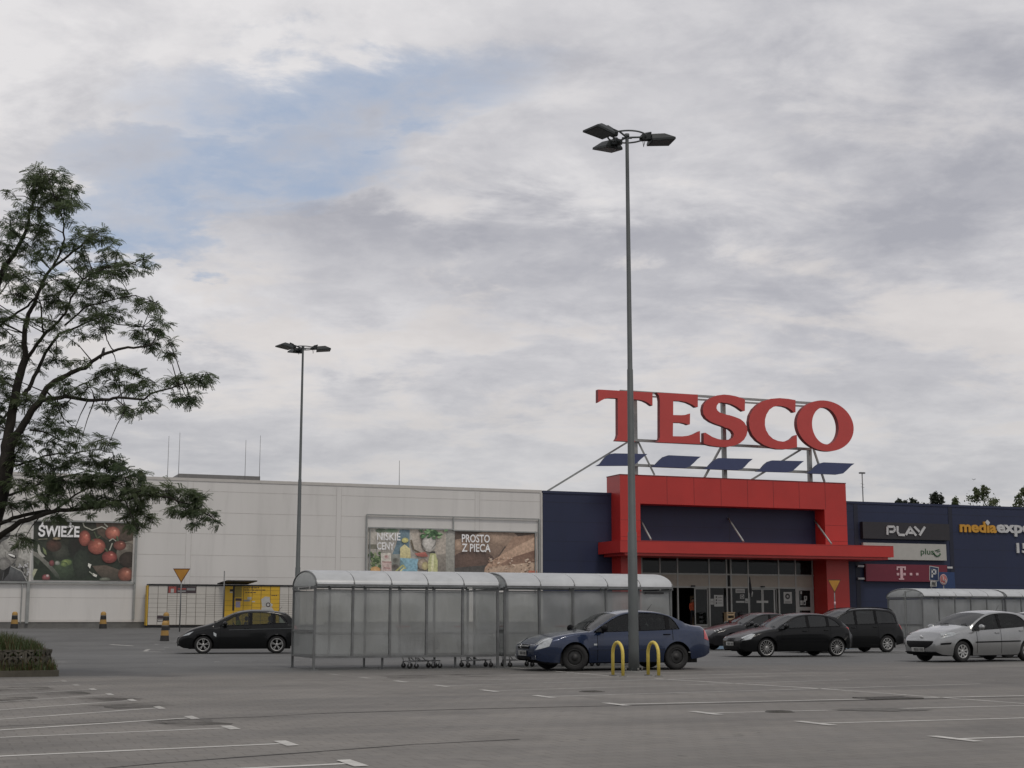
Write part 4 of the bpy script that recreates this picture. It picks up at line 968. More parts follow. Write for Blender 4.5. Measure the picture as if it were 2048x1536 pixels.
# ================================================================== TROLLEY SHELTERS
def frosted(name, col, alpha, rough):
    m_ = bpy.data.materials.new(name); m_.use_nodes = True; t = NT(m_.node_tree); t.n.clear()
    o = t.add('ShaderNodeOutputMaterial'); tr = t.add('ShaderNodeBsdfTransparent'); pr = t.add('ShaderNodeBsdfPrincipled'); mx = t.add('ShaderNodeMixShader'); tl = t.add('ShaderNodeBsdfTranslucent'); m2 = t.add('ShaderNodeMixShader')
    co = t.add('ShaderNodeTexCoord').outputs['Object']; nn = t.noise(t.vm('MULTIPLY', co, (1.5,1.5,.5)), 1.4, 5, .6, .5)
    tr.inputs[0].default_value = (.80,.82,.80,1); t.put(pr.inputs['Base Color'], t.vm('SCALE', col, sc=t.ramp(nn, .3, .7, .93, 1.06))); pr.inputs['Roughness'].default_value = rough
    pr.inputs['Specular IOR Level'].default_value = .9; pr.inputs['IOR'].default_value = 1.7
    tl.inputs[0].default_value = (*[c*1.3 for c in col], 1); m2.inputs[0].default_value = .35
    t.l.new(pr.outputs[0], m2.inputs[1]); t.l.new(tl.outputs[0], m2.inputs[2])
    t.put(mx.inputs[0], t.ramp(nn, .25, .75, 1-alpha-.03, 1-alpha+.03)); t.l.new(tr.outputs[0], mx.inputs[1]); t.l.new(m2.outputs[0], mx.inputs[2]); t.l.new(mx.outputs[0], o.inputs[0])
    return m_
plexi = frosted('scuffed_clear_panel', (.42,.43,.425), .45, .12)
roofp = frosted('milky_roof_panel', (.66,.68,.69), .06, .3)
def shelter(loc, nb, bay, W, label, hs=1.0, ends=(1, 0), sag=True):
    L = nb*bay; ze = 1.97*hs; zt_ = ze-.11; zb_ = .31; rise = .37
    r = thing('trolley_shelter', label, 'trolley shelter', loc, PHI, 'shopping trolley shelters')
    arc = lambda y: ze + rise*math.sin(math.pi*min(1, max(0, (y+.1)/(W+.2))))**.75
    ys = [-.12+(W+.24)*k/16 for k in range(17)]
    def arch(y): 
        s_ = min(1, max(-1, (y-W/2)/(W/2+.12))); return ze + rise*math.sqrt(max(0, 1-s_*s_))
    ys = [W/2-(W/2+.12)*math.cos(math.pi*k/18) for k in range(19)]
    for k in range(nb):
        m = MB(); x0, x1 = k*bay+.012, (k+1)*bay-.012
        m.grid([[(x, y, arch(y)+.03) for y in ys] for x in (x0, x0+bay*.33, x0+bay*.66, x1)], 0, True, True); build('roof_panel', m, roofp, r, local=True)
    for k in range(nb+1):
        m = MB(); m.tube([(k*bay, y, arch(y)) for y in ys], .022, 6); build('roof_rib', m, galv, r, local=True)
    for y in (-.12, W+.12):
        m = MB(); m.box((0, y-.02, ze-.02), (L, y+.02, ze+.03)); build('eaves_rail', m, galv, r, local=True)
    for y, sgn in ((0, -1), (W, 1)):
        for k in range(nb+1):
            corner = k in (0, nb)
            m = MB(); m.box((k*bay-.028, y-.028, 0 if corner else zb_), (k*bay+.028, y+.028, ze)); m.box((k*bay-.02, min(y, y+sgn*.12), ze-.06), (k*bay+.02, max(y, y+sgn*.12), ze-.02))
            if corner: m.box((k*bay-.09, y-.09, 0), (k*bay+.09, y+.09, .012))
            build('post', m, galv, r, local=True)
        for z_, t_, nm in ((zb_, .055, 'bottom_rail'), (zt_, .035, 'top_rail')):
            m = MB(); m.box((.03, y-t_/2, z_-t_/2), (L-.03, y+t_/2, z_+t_/2)); build(nm, m, galv, r, local=True)
        for xk in ((1.75, 3.6) if nb > 3 else (1.2,)):
            if y == 0 or True:
                m = MB(); m.box((xk*bay/.92-.025, y-.02+sgn*-.3, 0), (xk*bay/.92+.025, y+.02+sgn*-.3, zb_)); m.box((xk*bay/.92-.09, y-.06+sgn*-.3, 0), (xk*bay/.92+.09, y+.06+sgn*-.3, .012)); m.box((xk*bay/.92-.02, min(y, y-sgn*.3), zb_-.03), (xk*bay/.92+.02, max(y, y-sgn*.3), zb_)); build('foot', m, galv, r, local=True)
        for k in range(nb):
            m = MB(); rr = random.Random(k*7+int(y*10)+nb); am = (.10, .07, .13, .03, .05, .04)[k % 6] if (sag and y == 0) else .01
            x0, x1 = k*bay+.035, (k+1)*bay-.035; cz = rr.uniform(1.35, 1.75); cx = rr.uniform(.35, .65)
            P = []
            for a in range(9):
                row = []
                for b in range(13):
                    x = x0+(x1-x0)*a/8; z = zb_+.03+(zt_-zb_-.05)*b/12; tx = a/8; 
                    bul = am*math.sin(math.pi*tx)*math.exp(-((z-cz)/.38)**2-((tx-cx)/.45)**2) + .006*math.sin(3*x+5*z)
                    row.append((x, y-bul*(1 if y == 0 else -1), z))
                P.append(row)
            m.grid(P, 0, True, y == 0); build('side_panel', m, plexi, r, local=True)
    for side, on in ((0, ends[0]), (L, ends[1])):
        m = MB(); pts = [(side, y, arch(y)-.02) for y in ys]; m.poly(pts + [(side, W, ze-.02), (side, 0, ze-.02)]); build('gable_panel', m, plexi, r, local=True)
        m = MB(); m.box((side-.02, .03, ze-.09), (side+.02, W-.03, ze-.05)); build('top_rail', m, galv, r, local=True)
        if on:
            m = MB(); m.grid([[(side, .03+(W-.06)*a/6, zb_+.03+(zt_-zb_-.05)*b/6) for b in range(7)] for a in range(7)], 0, True); build('end_panel', m, plexi, r, local=True)
            for z_ in (zb_, .93):
                m = MB(); m.box((side-.02, .03, z_-.025), (side+.02, W-.03, z_+.025)); build('end_rail', m, galv, r, local=True)
    for y in (.10, W-.10):
        m = MB(); m.tube([(.1, y, .86), (L-.1, y, .86)], .022, 8); build('bump_rail', m, galv, r, local=True)
    return r
P1 = ong(627, 1340.8); udir = BF.to_3x3() @ Vector((1,0,0)); vdir = BF.to_3x3() @ Vector((0,1,0))
W1 = 2.25
s1 = shelter(P1, 5, .948, W1, 'near trolley shelter with scuffed clear panels, left of the blue car', 1.03)
m = MB(); m.box((-.035, .35, 1.94), (-.05, 1.6, 2.01)); build('name_strip', m, paper, s1, local=True)
m = MB()
rq = random.Random(4); y_ = .45
while y_ < 1.45: wd = rq.uniform(.03, .09); m.box((-.052, y_, 1.955), (-.054, y_+wd, 1.995)); y_ += wd+.03
build('lettering', m, ink, s1, local=True)
P2 = P1 + udir*4.93
s2 = shelter(P2, 5, .948, W1, 'trolley shelter standing behind the dark blue saloon car', 1.03, (1, 1))
m = MB(); m.box((3.95, -.06, 1.875), (4.5, -.08, 1.925)); build('name_strip', m, black, s2, local=True)
P3 = Vector((ony(1846, 1240, 68).x, 68, 0)); P3.z = gxy(P3.x, P3.y)
s3 = shelter(P3, 5, .92, 2.6, 'far trolley shelter behind the silver car, its open end showing', 1.13, (1, 0), False)
m = MB(); m.box((-.02, 1.22, 0), (.02, 1.28, 2.5)); build('post', m, galv_l, s3, local=True)
P4 = P3 + udir*4.78; P4.z = gxy(P4.x, P4.y)
s4 = shelter(P4, 5, .92, 2.6, 'far trolley shelter cut off by the right edge of the photo', 1.13, (1, 0), False)

# ---- shopping trolleys, nested in pairs
chrome = mat('trolley_wire', (.35,.35,.36), .35, .8); rub = mat('trolley_wheel', (.02,.02,.02), .7); redp = mat('trolley_handle_red', (.35,.02,.02), .4)
def trolley(loc, label, first=None):
    if first is not None: return dup(first, loc, PHI, label)
    r = thing('shopping_trolley', label, 'shopping trolley', loc, PHI, 'shopping trolleys nested in the shelters')
    m = MB()
    def ringz(z, x0, x1, w_): 
        p = [(x0,-w_,z),(x1,-w_*.82,z),(x1,w_*.82,z),(x0,w_,z)]; m.tube(p, .006, 4, closed=True)
    for k in range(6): t_ = k/5; ringz(.48+.5*t_, -.02-.06*t_, .70+.10*t_, .19+.07*t_)
    for k in range(9):
        t_ = k/8
        for s_ in (-1, 1): m.tube([(-.02+.72*t_, s_*.19*(1-.18*t_), .48), (-.08+.88*t_, s_*.26*(1-.18*t_), .98)], .004, 4)
    for k in range(6):
        t_ = -1+2*k/5; m.tube([(.70, t_*.155, .48), (.80, t_*.21, .98)], .004, 4); m.tube([(-.02, t_*.19, .48), (-.08, t_*.26, .98)], .004, 4); m.tube([(-.02, t_*.19, .48), (.70, t_*.155, .48)], .004, 4)
    build('basket', m, chrome, r, local=True)
    m = MB()
    for s_ in (-1, 1):
        m.tube([(-.10, s_*.26, 1.02), (-.02, s_*.24, .5), (.08, s_*.25, .17), (.72, s_*.2, .19)], .013, 6); m.tube([(.35, s_*.22, .18), (.02, s_*.22, .48)], .011, 6)
    m.tube([(.72,-.2,.19),(.72,.2,.19)], .012, 6); m.tube([(.08,-.25,.17),(.08,.25,.17)], .012, 6)
    for k in range(4): m.tube([(.1, -.15+k*.1, .18), (.7, -.12+k*.08, .19)], .005, 4)
    build('chassis', m, chrome, r, local=True)
    m = MB(); m.tube([(-.12,-.27,1.03),(-.12,.27,1.03)], .018, 8); build('handle', m, redp, r, local=True)
    for x, y in ((.06,.25),(.06,-.25),(.70,.19),(.70,-.19)):
        m = MB(); m.lathe([(0,-.014),(.05,-.014),(.0625,-.008),(.0625,.008),(.05,.014),(0,.014)], 16, Matrix.Translation((x+.02, y, .0625)) @ Matrix.Rotation(math.pi/2, 4, 'X')); w2 = build('caster', m, rub, r, local=True)
        m = MB(); m.box((x-.004, y-.022, .06), (x+.03, y-.016, .15)); m.box((x-.004, y+.016, .06), (x+.03, y+.022, .15)); m.box((x-.006, y-.022, .14), (x+.03, y+.022, .17)); build('fork', m, chrome, w2, local=True)
    return r
def tp(P, du_, dv_): return P + udir*du_ + vdir*dv_
tr0 = trolley(tp(P1, 2.45, .62), 'shopping trolley behind the panels of the near shelter, leftmost of its nested pair')
trolley(tp(P1, 2.63, .62), 'shopping trolley nested second from the left in the near shelter', tr0)
trolley(tp(P1, 4.05, .75), 'shopping trolley at the right end of the near shelter', tr0)
trolley(tp(P2, .25, .72), 'shopping trolley behind the number plate of the dark blue car', tr0)
trolley(tp(P2, 1.9, .62), 'shopping trolley whose casters show under the sill of the blue car', tr0)
trolley(tp(P2, 2.08, .62), 'shopping trolley nested behind the one seen under the blue car', tr0)

# ================================================================== BOLLARDS
blk_p = mat('bollard_black', (.016,.015,.014), .6, dirt=.2); yel_p = mat('bollard_yellow', (.34,.20,.05), .6, var=.15, dirt=.3)
def bollard(px, py, Y, label):
    base = ony(px, py, Y); base.z = gxy(base.x, Y)
    r = thing('bollard', label, 'bollard', base, 0, 'black and yellow bollards by the road')
    h = .84; m = MB(); m.lathe([(.0,h),(.07,h-.012),(.115,h-.05),(.135,h-.10),(.14,h-.20)], 20, None, 1); 
    m.lathe([(.14,h-.20),(.152,h-.40)], 20, None, 0); m.lathe([(.152,h-.40),(.172,h-.61)], 20, None, 1); m.lathe([(.172,h-.61),(.195,.0)], 20, None, 0)
    build('body', m, [blk_p, yel_p], r, local=True)
    m = MB(); m.lathe([(.172,h-.22),(.1415,h-.22),(.141,h-.18),(.139,h-.18)][1:3], 20, None, 0); build('edge_band', m, conc, r, local=True)
bollard(28, 1262, 73.5, 'striped bollard at the far left, right above the grassy planter')
bollard(205.5, 1261, 73.5, 'striped bollard standing alone in front of the tomato banner')
bollard(331.5, 1258, 71.5, 'striped bollard mostly hidden behind the front one by the yield sign')
bollard(329, 1281, 62.5, 'front striped bollard beside the nose of the black car')

# ================================================================== ROAD SIGNS
syel = mat('sign_amber', (.40,.19,.022), .45); sedge = mat('sign_border', (.10,.03,.015), .5); sback = mat('sign_back', (.2,.2,.2), .5, .4)
def yieldsign(cx, ytop, ytip, hw, Y, label, rz=0.0, stick_=False):
    c_ = ony(cx, ytip, Y); t_ = ony(cx, ytop, Y); w_ = hw*Y/2938; zb_ = gxy(c_.x, Y); r = thing('yield_sign', label, 'road sign', (c_.x, Y, zb_), rz, 'yield signs')
    zt_, zp = t_.z-zb_, c_.z-zb_; m = MB()
    m.prism([(-w_,-.03,zt_),(0,-.03,zp),(w_,-.03,zt_)], (0,.012,0), 0, 0); k = .86; zc = zt_-(zt_-zp)*.07
    m.poly([(-w_*k,-.033,zc),(0,-.033,zp+(zt_-zp)*.12),(w_*k,-.033,zc)], 1); build('plate', m, [sedge, syel], r, local=True)
    m = MB(); m.tube([(0,0,0),(0,0,zt_-.1)], .03, 8); build('post', m, galv, r, local=True)
    for z_ in (zt_-.15, zt_-.4):
        m = MB(); m.box((-.05,-.02,z_-.02),(.05,.035,z_+.02)); build('clamp', m, galv, r, local=True)
    if stick_:
        m = MB(); m.tube([(0,-.005,zp-.62),(0,-.005,zp-.42)], .045, 8); build('sticker', m, letp, r, local=True)
yieldsign(362.5, 1137, 1166, 17.2, 69.5, 'yellow yield sign on a thin post in front of the parcel locker', .05)
yieldsign(1669, 1159, 1186.5, 14.2, 74, 'yellow yield sign before the right red pillar of the entrance', R(10), True)
# parking signs over the far shelter
bs = mat('sign_blue_panel', (.018,.045,.13), .5); bs2 = mat('sign_deep_blue', (.012,.03,.085), .5); pnk = mat('sign_faded_red', (.42,.14,.13), .5)
YP = 76.0
def px3(x, y): return ony(x, y, YP)
b0 = px3(1868, 1270); zb_ = gxy(b0.x, YP)
r = thing('parking_sign', 'blue P parking sign with white plate below, rising over the far shelter', 'road sign', (b0.x, YP, zb_), 0)
m = MB(); m.prism([px3(1859,1131.5), px3(1859,1160.5), px3(1877,1162.5), px3(1877.5,1134.5)], (0,.03,0), 0)
m.poly([p-Vector((0,.003,0)) for p in (px3(1860,1133), px3(1860,1159.5), px3(1876,1161.3), px3(1876.4,1136))], 1); build('panel', m, [paper, bs2], r)
m = MB()
for a, b in (((1864.2,1138),(1864.2,1155)), ((1863.2,1139),(1870.5,1140)), ((1870.8,1139.5),(1871,1147.5)), ((1863.2,1147),(1871,1147.8))):
    m.bar(px3(*a)-Vector((0,.02,0)), px3(*b)-Vector((0,.02,0)), .02, .075)
build('lettering', m, letw, r)
m = MB(); m.prism([px3(1861,1161.5), px3(1861,1173), px3(1873.5,1173), px3(1873.5,1163)], (0,.03,0)); 
build('lower_plate', m, paper, r)
m = MB()
for a, b in (((1864,1164),(1864,1171)), ((1864,1164.4),(1867,1164.4)), ((1864,1167.5),(1867,1167.5)), ((1867,1164.4),(1867,1171)), ((1869,1164.4),(1869,1171)), ((1869,1164.6),(1871.5,1165)), ((1869,1167.6),(1871.5,1168)), ((1869,1170.8),(1871.5,1171))):
    m.bar(px3(*a)-Vector((0,.012,0)), px3(*b)-Vector((0,.012,0)), .015, .028)
build('plate_marks', m, ink, r)
m = MB(); m.tube([(b0.x, YP+.06, zb_), (b0.x, YP+.06, px3(1868,1134).z)], .03, 8); build('post', m, galv, r)
c_ = px3(1883.5, 1159.5); 
r = thing('disabled_parking_sign', 'round faded red wheelchair sign beside the P sign', 'road sign', (c_.x, YP-.3, zb_), 0)
m = MB(); m.lathe([(0,.012),(.27,.012),(.28,0),(0,0)], 28, Matrix.Translation((c_.x, YP-.3, c_.z)) @ Matrix.Rotation(math.pi/2, 4, 'X') @ Matrix.Scale(.72, 4, (1,0,0)) ); build('panel', m, pnk, r)
m = MB(); yq = YP-.33
m.tube([(c_.x+.13*math.cos(a), yq, c_.z-.08+.12*math.sin(a)) for a in [-2.6+k*.45 for k in range(9)]], .014, 5); m.tube([(c_.x-.03,yq,c_.z+.13),(c_.x-.02,yq,c_.z-.04),(c_.x+.07,yq,c_.z-.05),(c_.x+.10,yq,c_.z-.15)], .016, 5); m.ball((c_.x-.035,yq,c_.z+.17), .028, 5)
m.tube([(c_.x+.185*math.cos(a), yq+.01, c_.z+.25*math.sin(a)) for a in [k*2*math.pi/24 for k in range(24)]], .010, 4, closed=True)
build('wheelchair_symbol', m, letw, r)
m = MB(); m.tube([(c_.x, YP-.27, zb_), (c_.x, YP-.27, c_.z)], .028, 8); build('post', m, galv, r)
c_ = px3(1895, 1160)
r = thing('blue_panel_sign', 'plain blue board behind the round wheelchair sign', 'sign board', (c_.x, YP+.35, zb_), 0)
m = MB(); m.prism([px3(1876,1143.5)+Vector((0,.35,0)), px3(1876,1176)+Vector((0,.35,0)), px3(1915,1177)+Vector((0,.35,0)), px3(1913,1144)+Vector((0,.35,0))], (0,.04,0)); build('panel', m, bs, r)
for x_ in (1880, 1910):
    q = px3(x_, 1160); m = MB(); m.tube([(q.x, YP+.44, zb_), (q.x, YP+.44, q.z)], .03, 8); build('post', m, galv, r)

# ================================================================== PLANTER
PC = ong(117.5, 1353); earth = mat('dark_soil', (.03,.026,.02), .95, var=.3, vs=6, bump=.5)
kerbm = mat('mossy_kerb', (.075,.068,.052), .9, var=.25, vs=2, bump=.4, dirt=.5); blockm = mat('openwork_block', (.085,.078,.06), .9, var=.3, vs=5, bump=.5, dirt=.6)
pl = thing('planter', 'raised bed with openwork concrete blocks at the left edge', 'planter', PC, PHI)
m = MB(); m.box((-14, 0, 0), (0, .14, .13)); m.box((-.14, .14, 0), (0, 5.5, .13)); m.box((-14, 5.36, 0), (-.14, 5.5, .13)); build('kerb', m, kerbm, pl, local=True)
m = MB(); m.box((-14, .14, 0), (-.14, 5.36, .10)); m.grid([[(-13.8+13.2*a/24, .42+4.6*b/10, .10+.36*min(1, 3.2*math.sin(math.pi*min(max(b/10,.04),.96)))*min(1, (24-a)*.5+.55)+.03*math.sin(a*2.1+b)) for b in range(11)] for a in range(25)], 0, True, True); build('soil', m, earth, pl, local=True)
def block(x0, y0, ang):
    F = Matrix.Translation((x0, y0, .12)) @ Matrix.Rotation(ang, 4, 'Z'); m = MB()
    S = .42; t_ = .045; d_ = .12; q = []
    for a, b in (((0,0),(S,0)), ((0,S),(S,S)), ((0,0),(0,S)), ((S,0),(S,S)), ((0,S/2),(S/2,S)), ((S/2,S),(S,S/2)), ((S,S/2),(S/2,0)), ((S/2,0),(0,S/2)), ((S/2-.09,S/2),(S/2,S/2+.09)), ((S/2,S/2+.09),(S/2+.09,S/2)), ((S/2+.09,S/2),(S/2,S/2-.09)), ((S/2,S/2-.09),(S/2-.09,S/2)), ((0,0),(S/2-.06,S/2-.06)),((S,S),(S/2+.06,S/2+.06)),((0,S),(S/2-.06,S/2+.06)),((S,0),(S/2+.06,S/2-.06))):
        m.bar(F @ Vector((a[0], 0, a[1])), F @ Vector((b[0], 0, b[1])), d_, t_)
    build('openwork_block', m, blockm, pl, local=True)
for k in range(12): block(-1.15-k*.45, .32, .0)
block(-.68, .32, .5); block(-.30, .55, 1.2)
for k in range(4): block(-.14-.06, .98+k*.45, math.pi/2)
# grass and weeds
def leafmat(name, c, c_b, tr=.35):
    m_ = bpy.data.materials.new(name); m_.use_nodes = True; t = NT(m_.node_tree); t.n.clear()
    o = t.add('ShaderNodeOutputMaterial'); pr = t.add('ShaderNodeBsdfPrincipled'); tl = t.add('ShaderNodeBsdfTranslucent'); mx = t.add('ShaderNodeMixShader')
    co = t.add('ShaderNodeTexCoord').outputs['Object']; nn = t.noise(co, 1.1, 4, .6); n3_ = t.noise(co, 14, 3, .6)
    cc = t.mix(t.ramp(t.m('ADD', t.m('MULTIPLY', nn, .7), t.m('MULTIPLY', n3_, .3)), .35, .65), c, c_b)
    t.put(pr.inputs['Base Color'], cc); t.put(tl.inputs[0], cc); pr.inputs['Roughness'].default_value = .55; mx.inputs[0].default_value = tr
    t.l.new(pr.outputs[0], mx.inputs[1]); t.l.new(tl.outputs[0], mx.inputs[2]); t.l.new(mx.outputs[0], o.inputs[0]); return m_
gr_m = leafmat('grass_blades', (.065,.105,.038), (.13,.145,.055)); dry_m = leafmat('dry_stems', (.13,.085,.035), (.10,.075,.04))
rg = random.Random(21); m = MB()
def blade(x, y, z, h, mi, w_=.012):
    a = rg.uniform(0, 6.28); lean = rg.uniform(.05, .8)*h; dx_, dy_ = math.cos(a), math.sin(a); px_, py_ = -dy_*w_, dx_*w_
    i = m.av([(x-px_, y-py_, z), (x+px_, y+py_, z), (x+dx_*lean*.35+px_*.7, y+dy_*lean*.35+py_*.7, z+h*.6), (x+dx_*lean*.35-px_*.7, y+dy_*lean*.35-py_*.7, z+h*.6), (x+dx_*lean, y+dy_*lean, z+h)])
    m.face((i, i+1, i+2, i+3), mi); m.face((i+3, i+2, i+4), mi)
for k in range(12000):
    x = -rg.uniform(.28, 8.0); y = rg.uniform(.34, 3.6); edge = min(1, (-x-.05)/.9)
    blade(x, y, .42, rg.uniform(.14, .58)*(.4+.6*edge), 1 if rg.random() < (.22 if x > -1.8 else .06) else 0)
for k in range(2800):
    x = -rg.uniform(.05, 9); blade(x, rg.uniform(.14, .30), .10, rg.uniform(.08, .34), 1 if rg.random() < .4 else 0, .008)
for k in range(500):
    blade(-rg.uniform(.02, .4), rg.uniform(.2, 3), .10, rg.uniform(.08, .28), 1 if rg.random() < .35 else 0, .009)
for k in range(420):
    x = -rg.uniform(.5, 8); blade(x, rg.uniform(.30, .42), .46, rg.uniform(.06, .20), 1 if rg.random() < .6 else 0, .010)
o = build('grass', m, [gr_m, dry_m], None, loc=PC, rz=PHI, local=True); tag(o, 'long grass and dry stems growing on the planter at the left', 'grass', kind='stuff')

# ================================================================== CARS
def crom(pts, n=None):
    """smooth curve through (x, y) points, returned as a function of x"""
    xs = [p[0] for p in pts]; ys = [p[1] for p in pts]; k = len(pts)
    d = [(ys[i+1]-ys[i])/(xs[i+1]-xs[i]) for i in range(k-1)]
    m_ = [d[0]]+[0 if d[i-1]*d[i] <= 0 else 2*d[i-1]*d[i]/(d[i-1]+d[i]) for i in range(1, k-1)]+[d[-1]]
    def f(x):
        if x <= xs[0]: return ys[0]
        if x >= xs[-1]: return ys[-1]
        for i in range(k-1):
            if x <= xs[i+1]: break
        h = xs[i+1]-xs[i]; t_ = (x-xs[i])/h
        return (2*t_**3-3*t_**2+1)*ys[i]+(t_**3-2*t_**2+t_)*h*m_[i]+(-2*t_**3+3*t_**2)*ys[i+1]+(t_**3-t_**2)*h*m_[i+1]
    return f
def paint(name, c, metal=.0, rough=.32, coat=.45, spec=.25):
    m_ = mat(name, c, rough, metal, .05, 3, coat=coat, spec=spec); return m_
carglass = glassmat('car_glass', (.60,.66,.63), .72, .02, ior=2.0); tintglass = glassmat('dark_car_glass', (.30,.34,.33), .45, .02, ior=1.8); screenglass = glassmat('windscreen_glass', (.60,.66,.64), .50, .03, ior=2.7)
trim_b = mat('black_trim', (.007,.007,.008), .5, spec=.12); tyre_m = mat('tyre_rubber', (.014,.014,.014), .8, var=.2, vs=12); alloy = mat('alloy_rim', (.42,.42,.41), .35, .6); steelr = mat('black_steel_rim', (.02,.02,.02), .55)
chrome_c = mat('chrome_trim', (.6,.6,.6), .2, .9, .03); under = mat('underbody', (.008,.008,.008), .9); seatm = mat('seat_fabric', (.045,.045,.047), .8); redlamp = mat('tail_lamp_red', (.42,.012,.015), .2, coat=1); platem = mat('number_plate', (.42,.42,.40), .5, var=.03)
lampclear = mat('headlamp_clear', (.42,.44,.44), .12, .55, .25, 14, coat=1); amberl = mat('indicator_amber', (.5,.16,.02), .3); dashm = mat('dashboard', (.02,.02,.02), .8)

def make_car(label, spec, loc, rz, paintm):
    """local axes: +x to the rear (nose at x = 0), y across (near side is -y), z up"""
    S = spec; L, Wd = S['L'], S['W']; xf, xr, rw = S['xf'], S['xr'], S['rw']; Ra = rw+.055
    top, belt, bot = crom(S['top']), crom(S['belt']), crom(S['bot']); hw = crom(S['plan']); wt = crom(S['wtop'])
    xa, xd = S['glass']                      # first and last x of the side windows
    cowl, head = S['screen']; rh, rd = S['rear']
    tw = S.get('tumble', .20)
    xs = set([0, .015, .04, .08, .13, .2, .3, L-.3, L-.2, L-.13, L-.08, L-.04, L-.015, L, xa, xd, cowl, head, rh, rd] + list(S['pillars']) + [p+.09 for p in S['pillars']])
    k = 0.0
    while k < L: xs.add(round(k, 3)); k += .09
    for xw in (xf, xr):
        for q in range(15): xs.add(round(xw-Ra*math.cos(math.pi*q/14), 4))
    xs = sorted(xs); ys_ = [xs[0]]
    for x in xs[1:]:
        if x-ys_[-1] > .006 or x in (xa, xd, cowl, head, rh, rd) or x in S['pillars']: ys_.append(x)
    xs = [x for x in ys_ if 0 <= x <= L]
    def low(x):
        z = bot(x)
        for xw in (xf, xr):
            if abs(x-xw) < Ra: z = max(z, rw+math.sqrt(max(0, Ra*Ra-(x-xw)**2))*1.0)
        return z
    def yside(x, z):
        w_ = hw(x); b = belt(x)
        if z < .55: f = 1-.055*((.55-z)/.35)**2
        else: f = 1-.05*max(0, (z-.62)/max(.05, b-.62))**2
        for xw in (xf, xr):
            d = math.hypot(x-xw, z-rw)
            if Ra-.01 < d < Ra+.13: f += .012*(1-(d-Ra)/.13)
        # shoulder crease
        f += .006*math.exp(-((z-(b-.13))/.035)**2)
        return w_*f
    NS = 7
    def section(x):
        z0, b = low(x), belt(x); tp = top(x); P = []
        b = min(b, tp-.012)
        z0 = min(z0, b-.02)
        for i in range(NS+1):
            z = z0+(b-z0)*(i/NS); P.append(Vector((x, yside(x, z), z)))
        ye = P[-1].y; te = tp - (S.get('crown', .055) if cowl <= x <= rd else .035*min(1, (tp-b)/.06+.2))
        te = max(te, b+.002)
        inside = xa < x < xd
        wz = min(wt(x), te-.035) if inside else b+.0005
        wz = max(wz, b+.0005)
        rise = max(0, te-b); hh = max(0, wz-b)
        yw = ye - tw*hh*1.15 - .012; yr = ye - tw*rise*1.25 - .035 - (.05 if rise < .15 else 0)
        yr = min(yr, yw-.012)
        for i in (.5, 1): P.append(Vector((x, ye-.012+(yw-ye+.012)*i + .012*math.sin(math.pi*i)*hh, b+(wz-b)*i)))
        P.append(Vector((x, (yw+yr)/2+.012*min(1, rise*2), wz+(te-wz)*.62)))
        P.append(Vector((x, yr, te)))
        for i in range(1, 7):
            s_ = i/6; P.append(Vector((x, yr*(1-s_), te+(tp-te)*(1-(1-s_)**2))))
        return P                      # rows: 0..NS side, NS+1..NS+2 window, NS+3 pillar, NS+4 edge, then to the centre
    G = []
    for x in xs:
        P = section(x)
        # round the nose and tail in profile
        for q in P:
            if x < .25:
                q.x += S.get('nose', .10)*((q.z-.45)/.35)**2*(1-x/.25)*(1 if q.z > .45 else .5)
            if x > L-.25: q.x -= S.get('tail', .06)*((q.z-.5)/.4)**2*(1-(L-x)/.25)
        G.append(P)
    RW0, RW1, RE = NS, NS+2, NS+4
    root = thing('parked_car' if not S.get('driven') else 'car', label, 'car', loc, rz, 'cars in the car park')
    body = MB(); sets = {'windscreen': MB(), 'rear_window': MB()}; side = {}
    nR = len(G[0])
    def zone(i, j):
        xm = (xs[i]+xs[i+1])/2
        if RW0 <= j < RW1 and xa <= xm <= xd:
            for p in S['pillars']:
                if p < xm < p+.09: return 'pillar'
            n_ = sum(1 for p in S['pillars'] if p < xm); return 'side%d' % n_
        if j >= RE:
            if cowl <= xm <= head: return 'windscreen'
            if rh <= xm <= rd: return 'rear_window'
        return 'body'
    for sg in (-1, 1):
        idx = {}
        for i in range(len(xs)-1):
            for j in range(nR-1):
                q = [G[i][j], G[i+1][j], G[i+1][j+1], G[i][j+1]]
                z_ = zone(i, j)
                tgt, mi = body, 0
                if z_ == 'pillar': mi = 1
                elif z_ in sets: tgt = sets[z_]
                elif z_ != 'body':
                    tgt = side.setdefault((sg, z_), MB())
                key = (id(tgt), i, j)
                ids = []
                for (a, b) in ((i, j), (i+1, j), (i+1, j+1), (i, j+1)):
                    kk = (id(tgt), sg, a, b)
                    if kk not in idx:
                        p = G[a][b]; idx[kk] = len(tgt.v); tgt.v.append(Vector((p.x, p.y*sg, p.z)))
                    ids.append(idx[kk])
                if sg == 1: ids = ids[::-1]
                tgt.face(ids, mi, True)
    # close nose and tail
    for i, fl in ((0, False), (len(xs)-1, True)):
        col = G[i]; ctr = []
        for q in col: ctr.append(q)
        P = []
        for q in col:
            row = [Vector((q.x + (-S.get('bow', .05)*(1-s_*s_) if not fl else S.get('bow', .05)*(1-s_*s_)), q.y*s_, q.z)) for s_ in (-1,-.8,-.5,-.2,0,.2,.5,.8,1)]
            P.append(row)
        body.grid(P, 0, True, fl)
    b_ = build('body', body, [paintm, trim_b], root, local=True)
    wo = build('windscreen', sets['windscreen'], screenglass, root, local=True); build('rear_window', sets['rear_window'], S.get('rg', carglass), root, local=True)
    for kk in sorted(side): build('side_window', side[kk], S.get('sg', carglass), root, local=True)
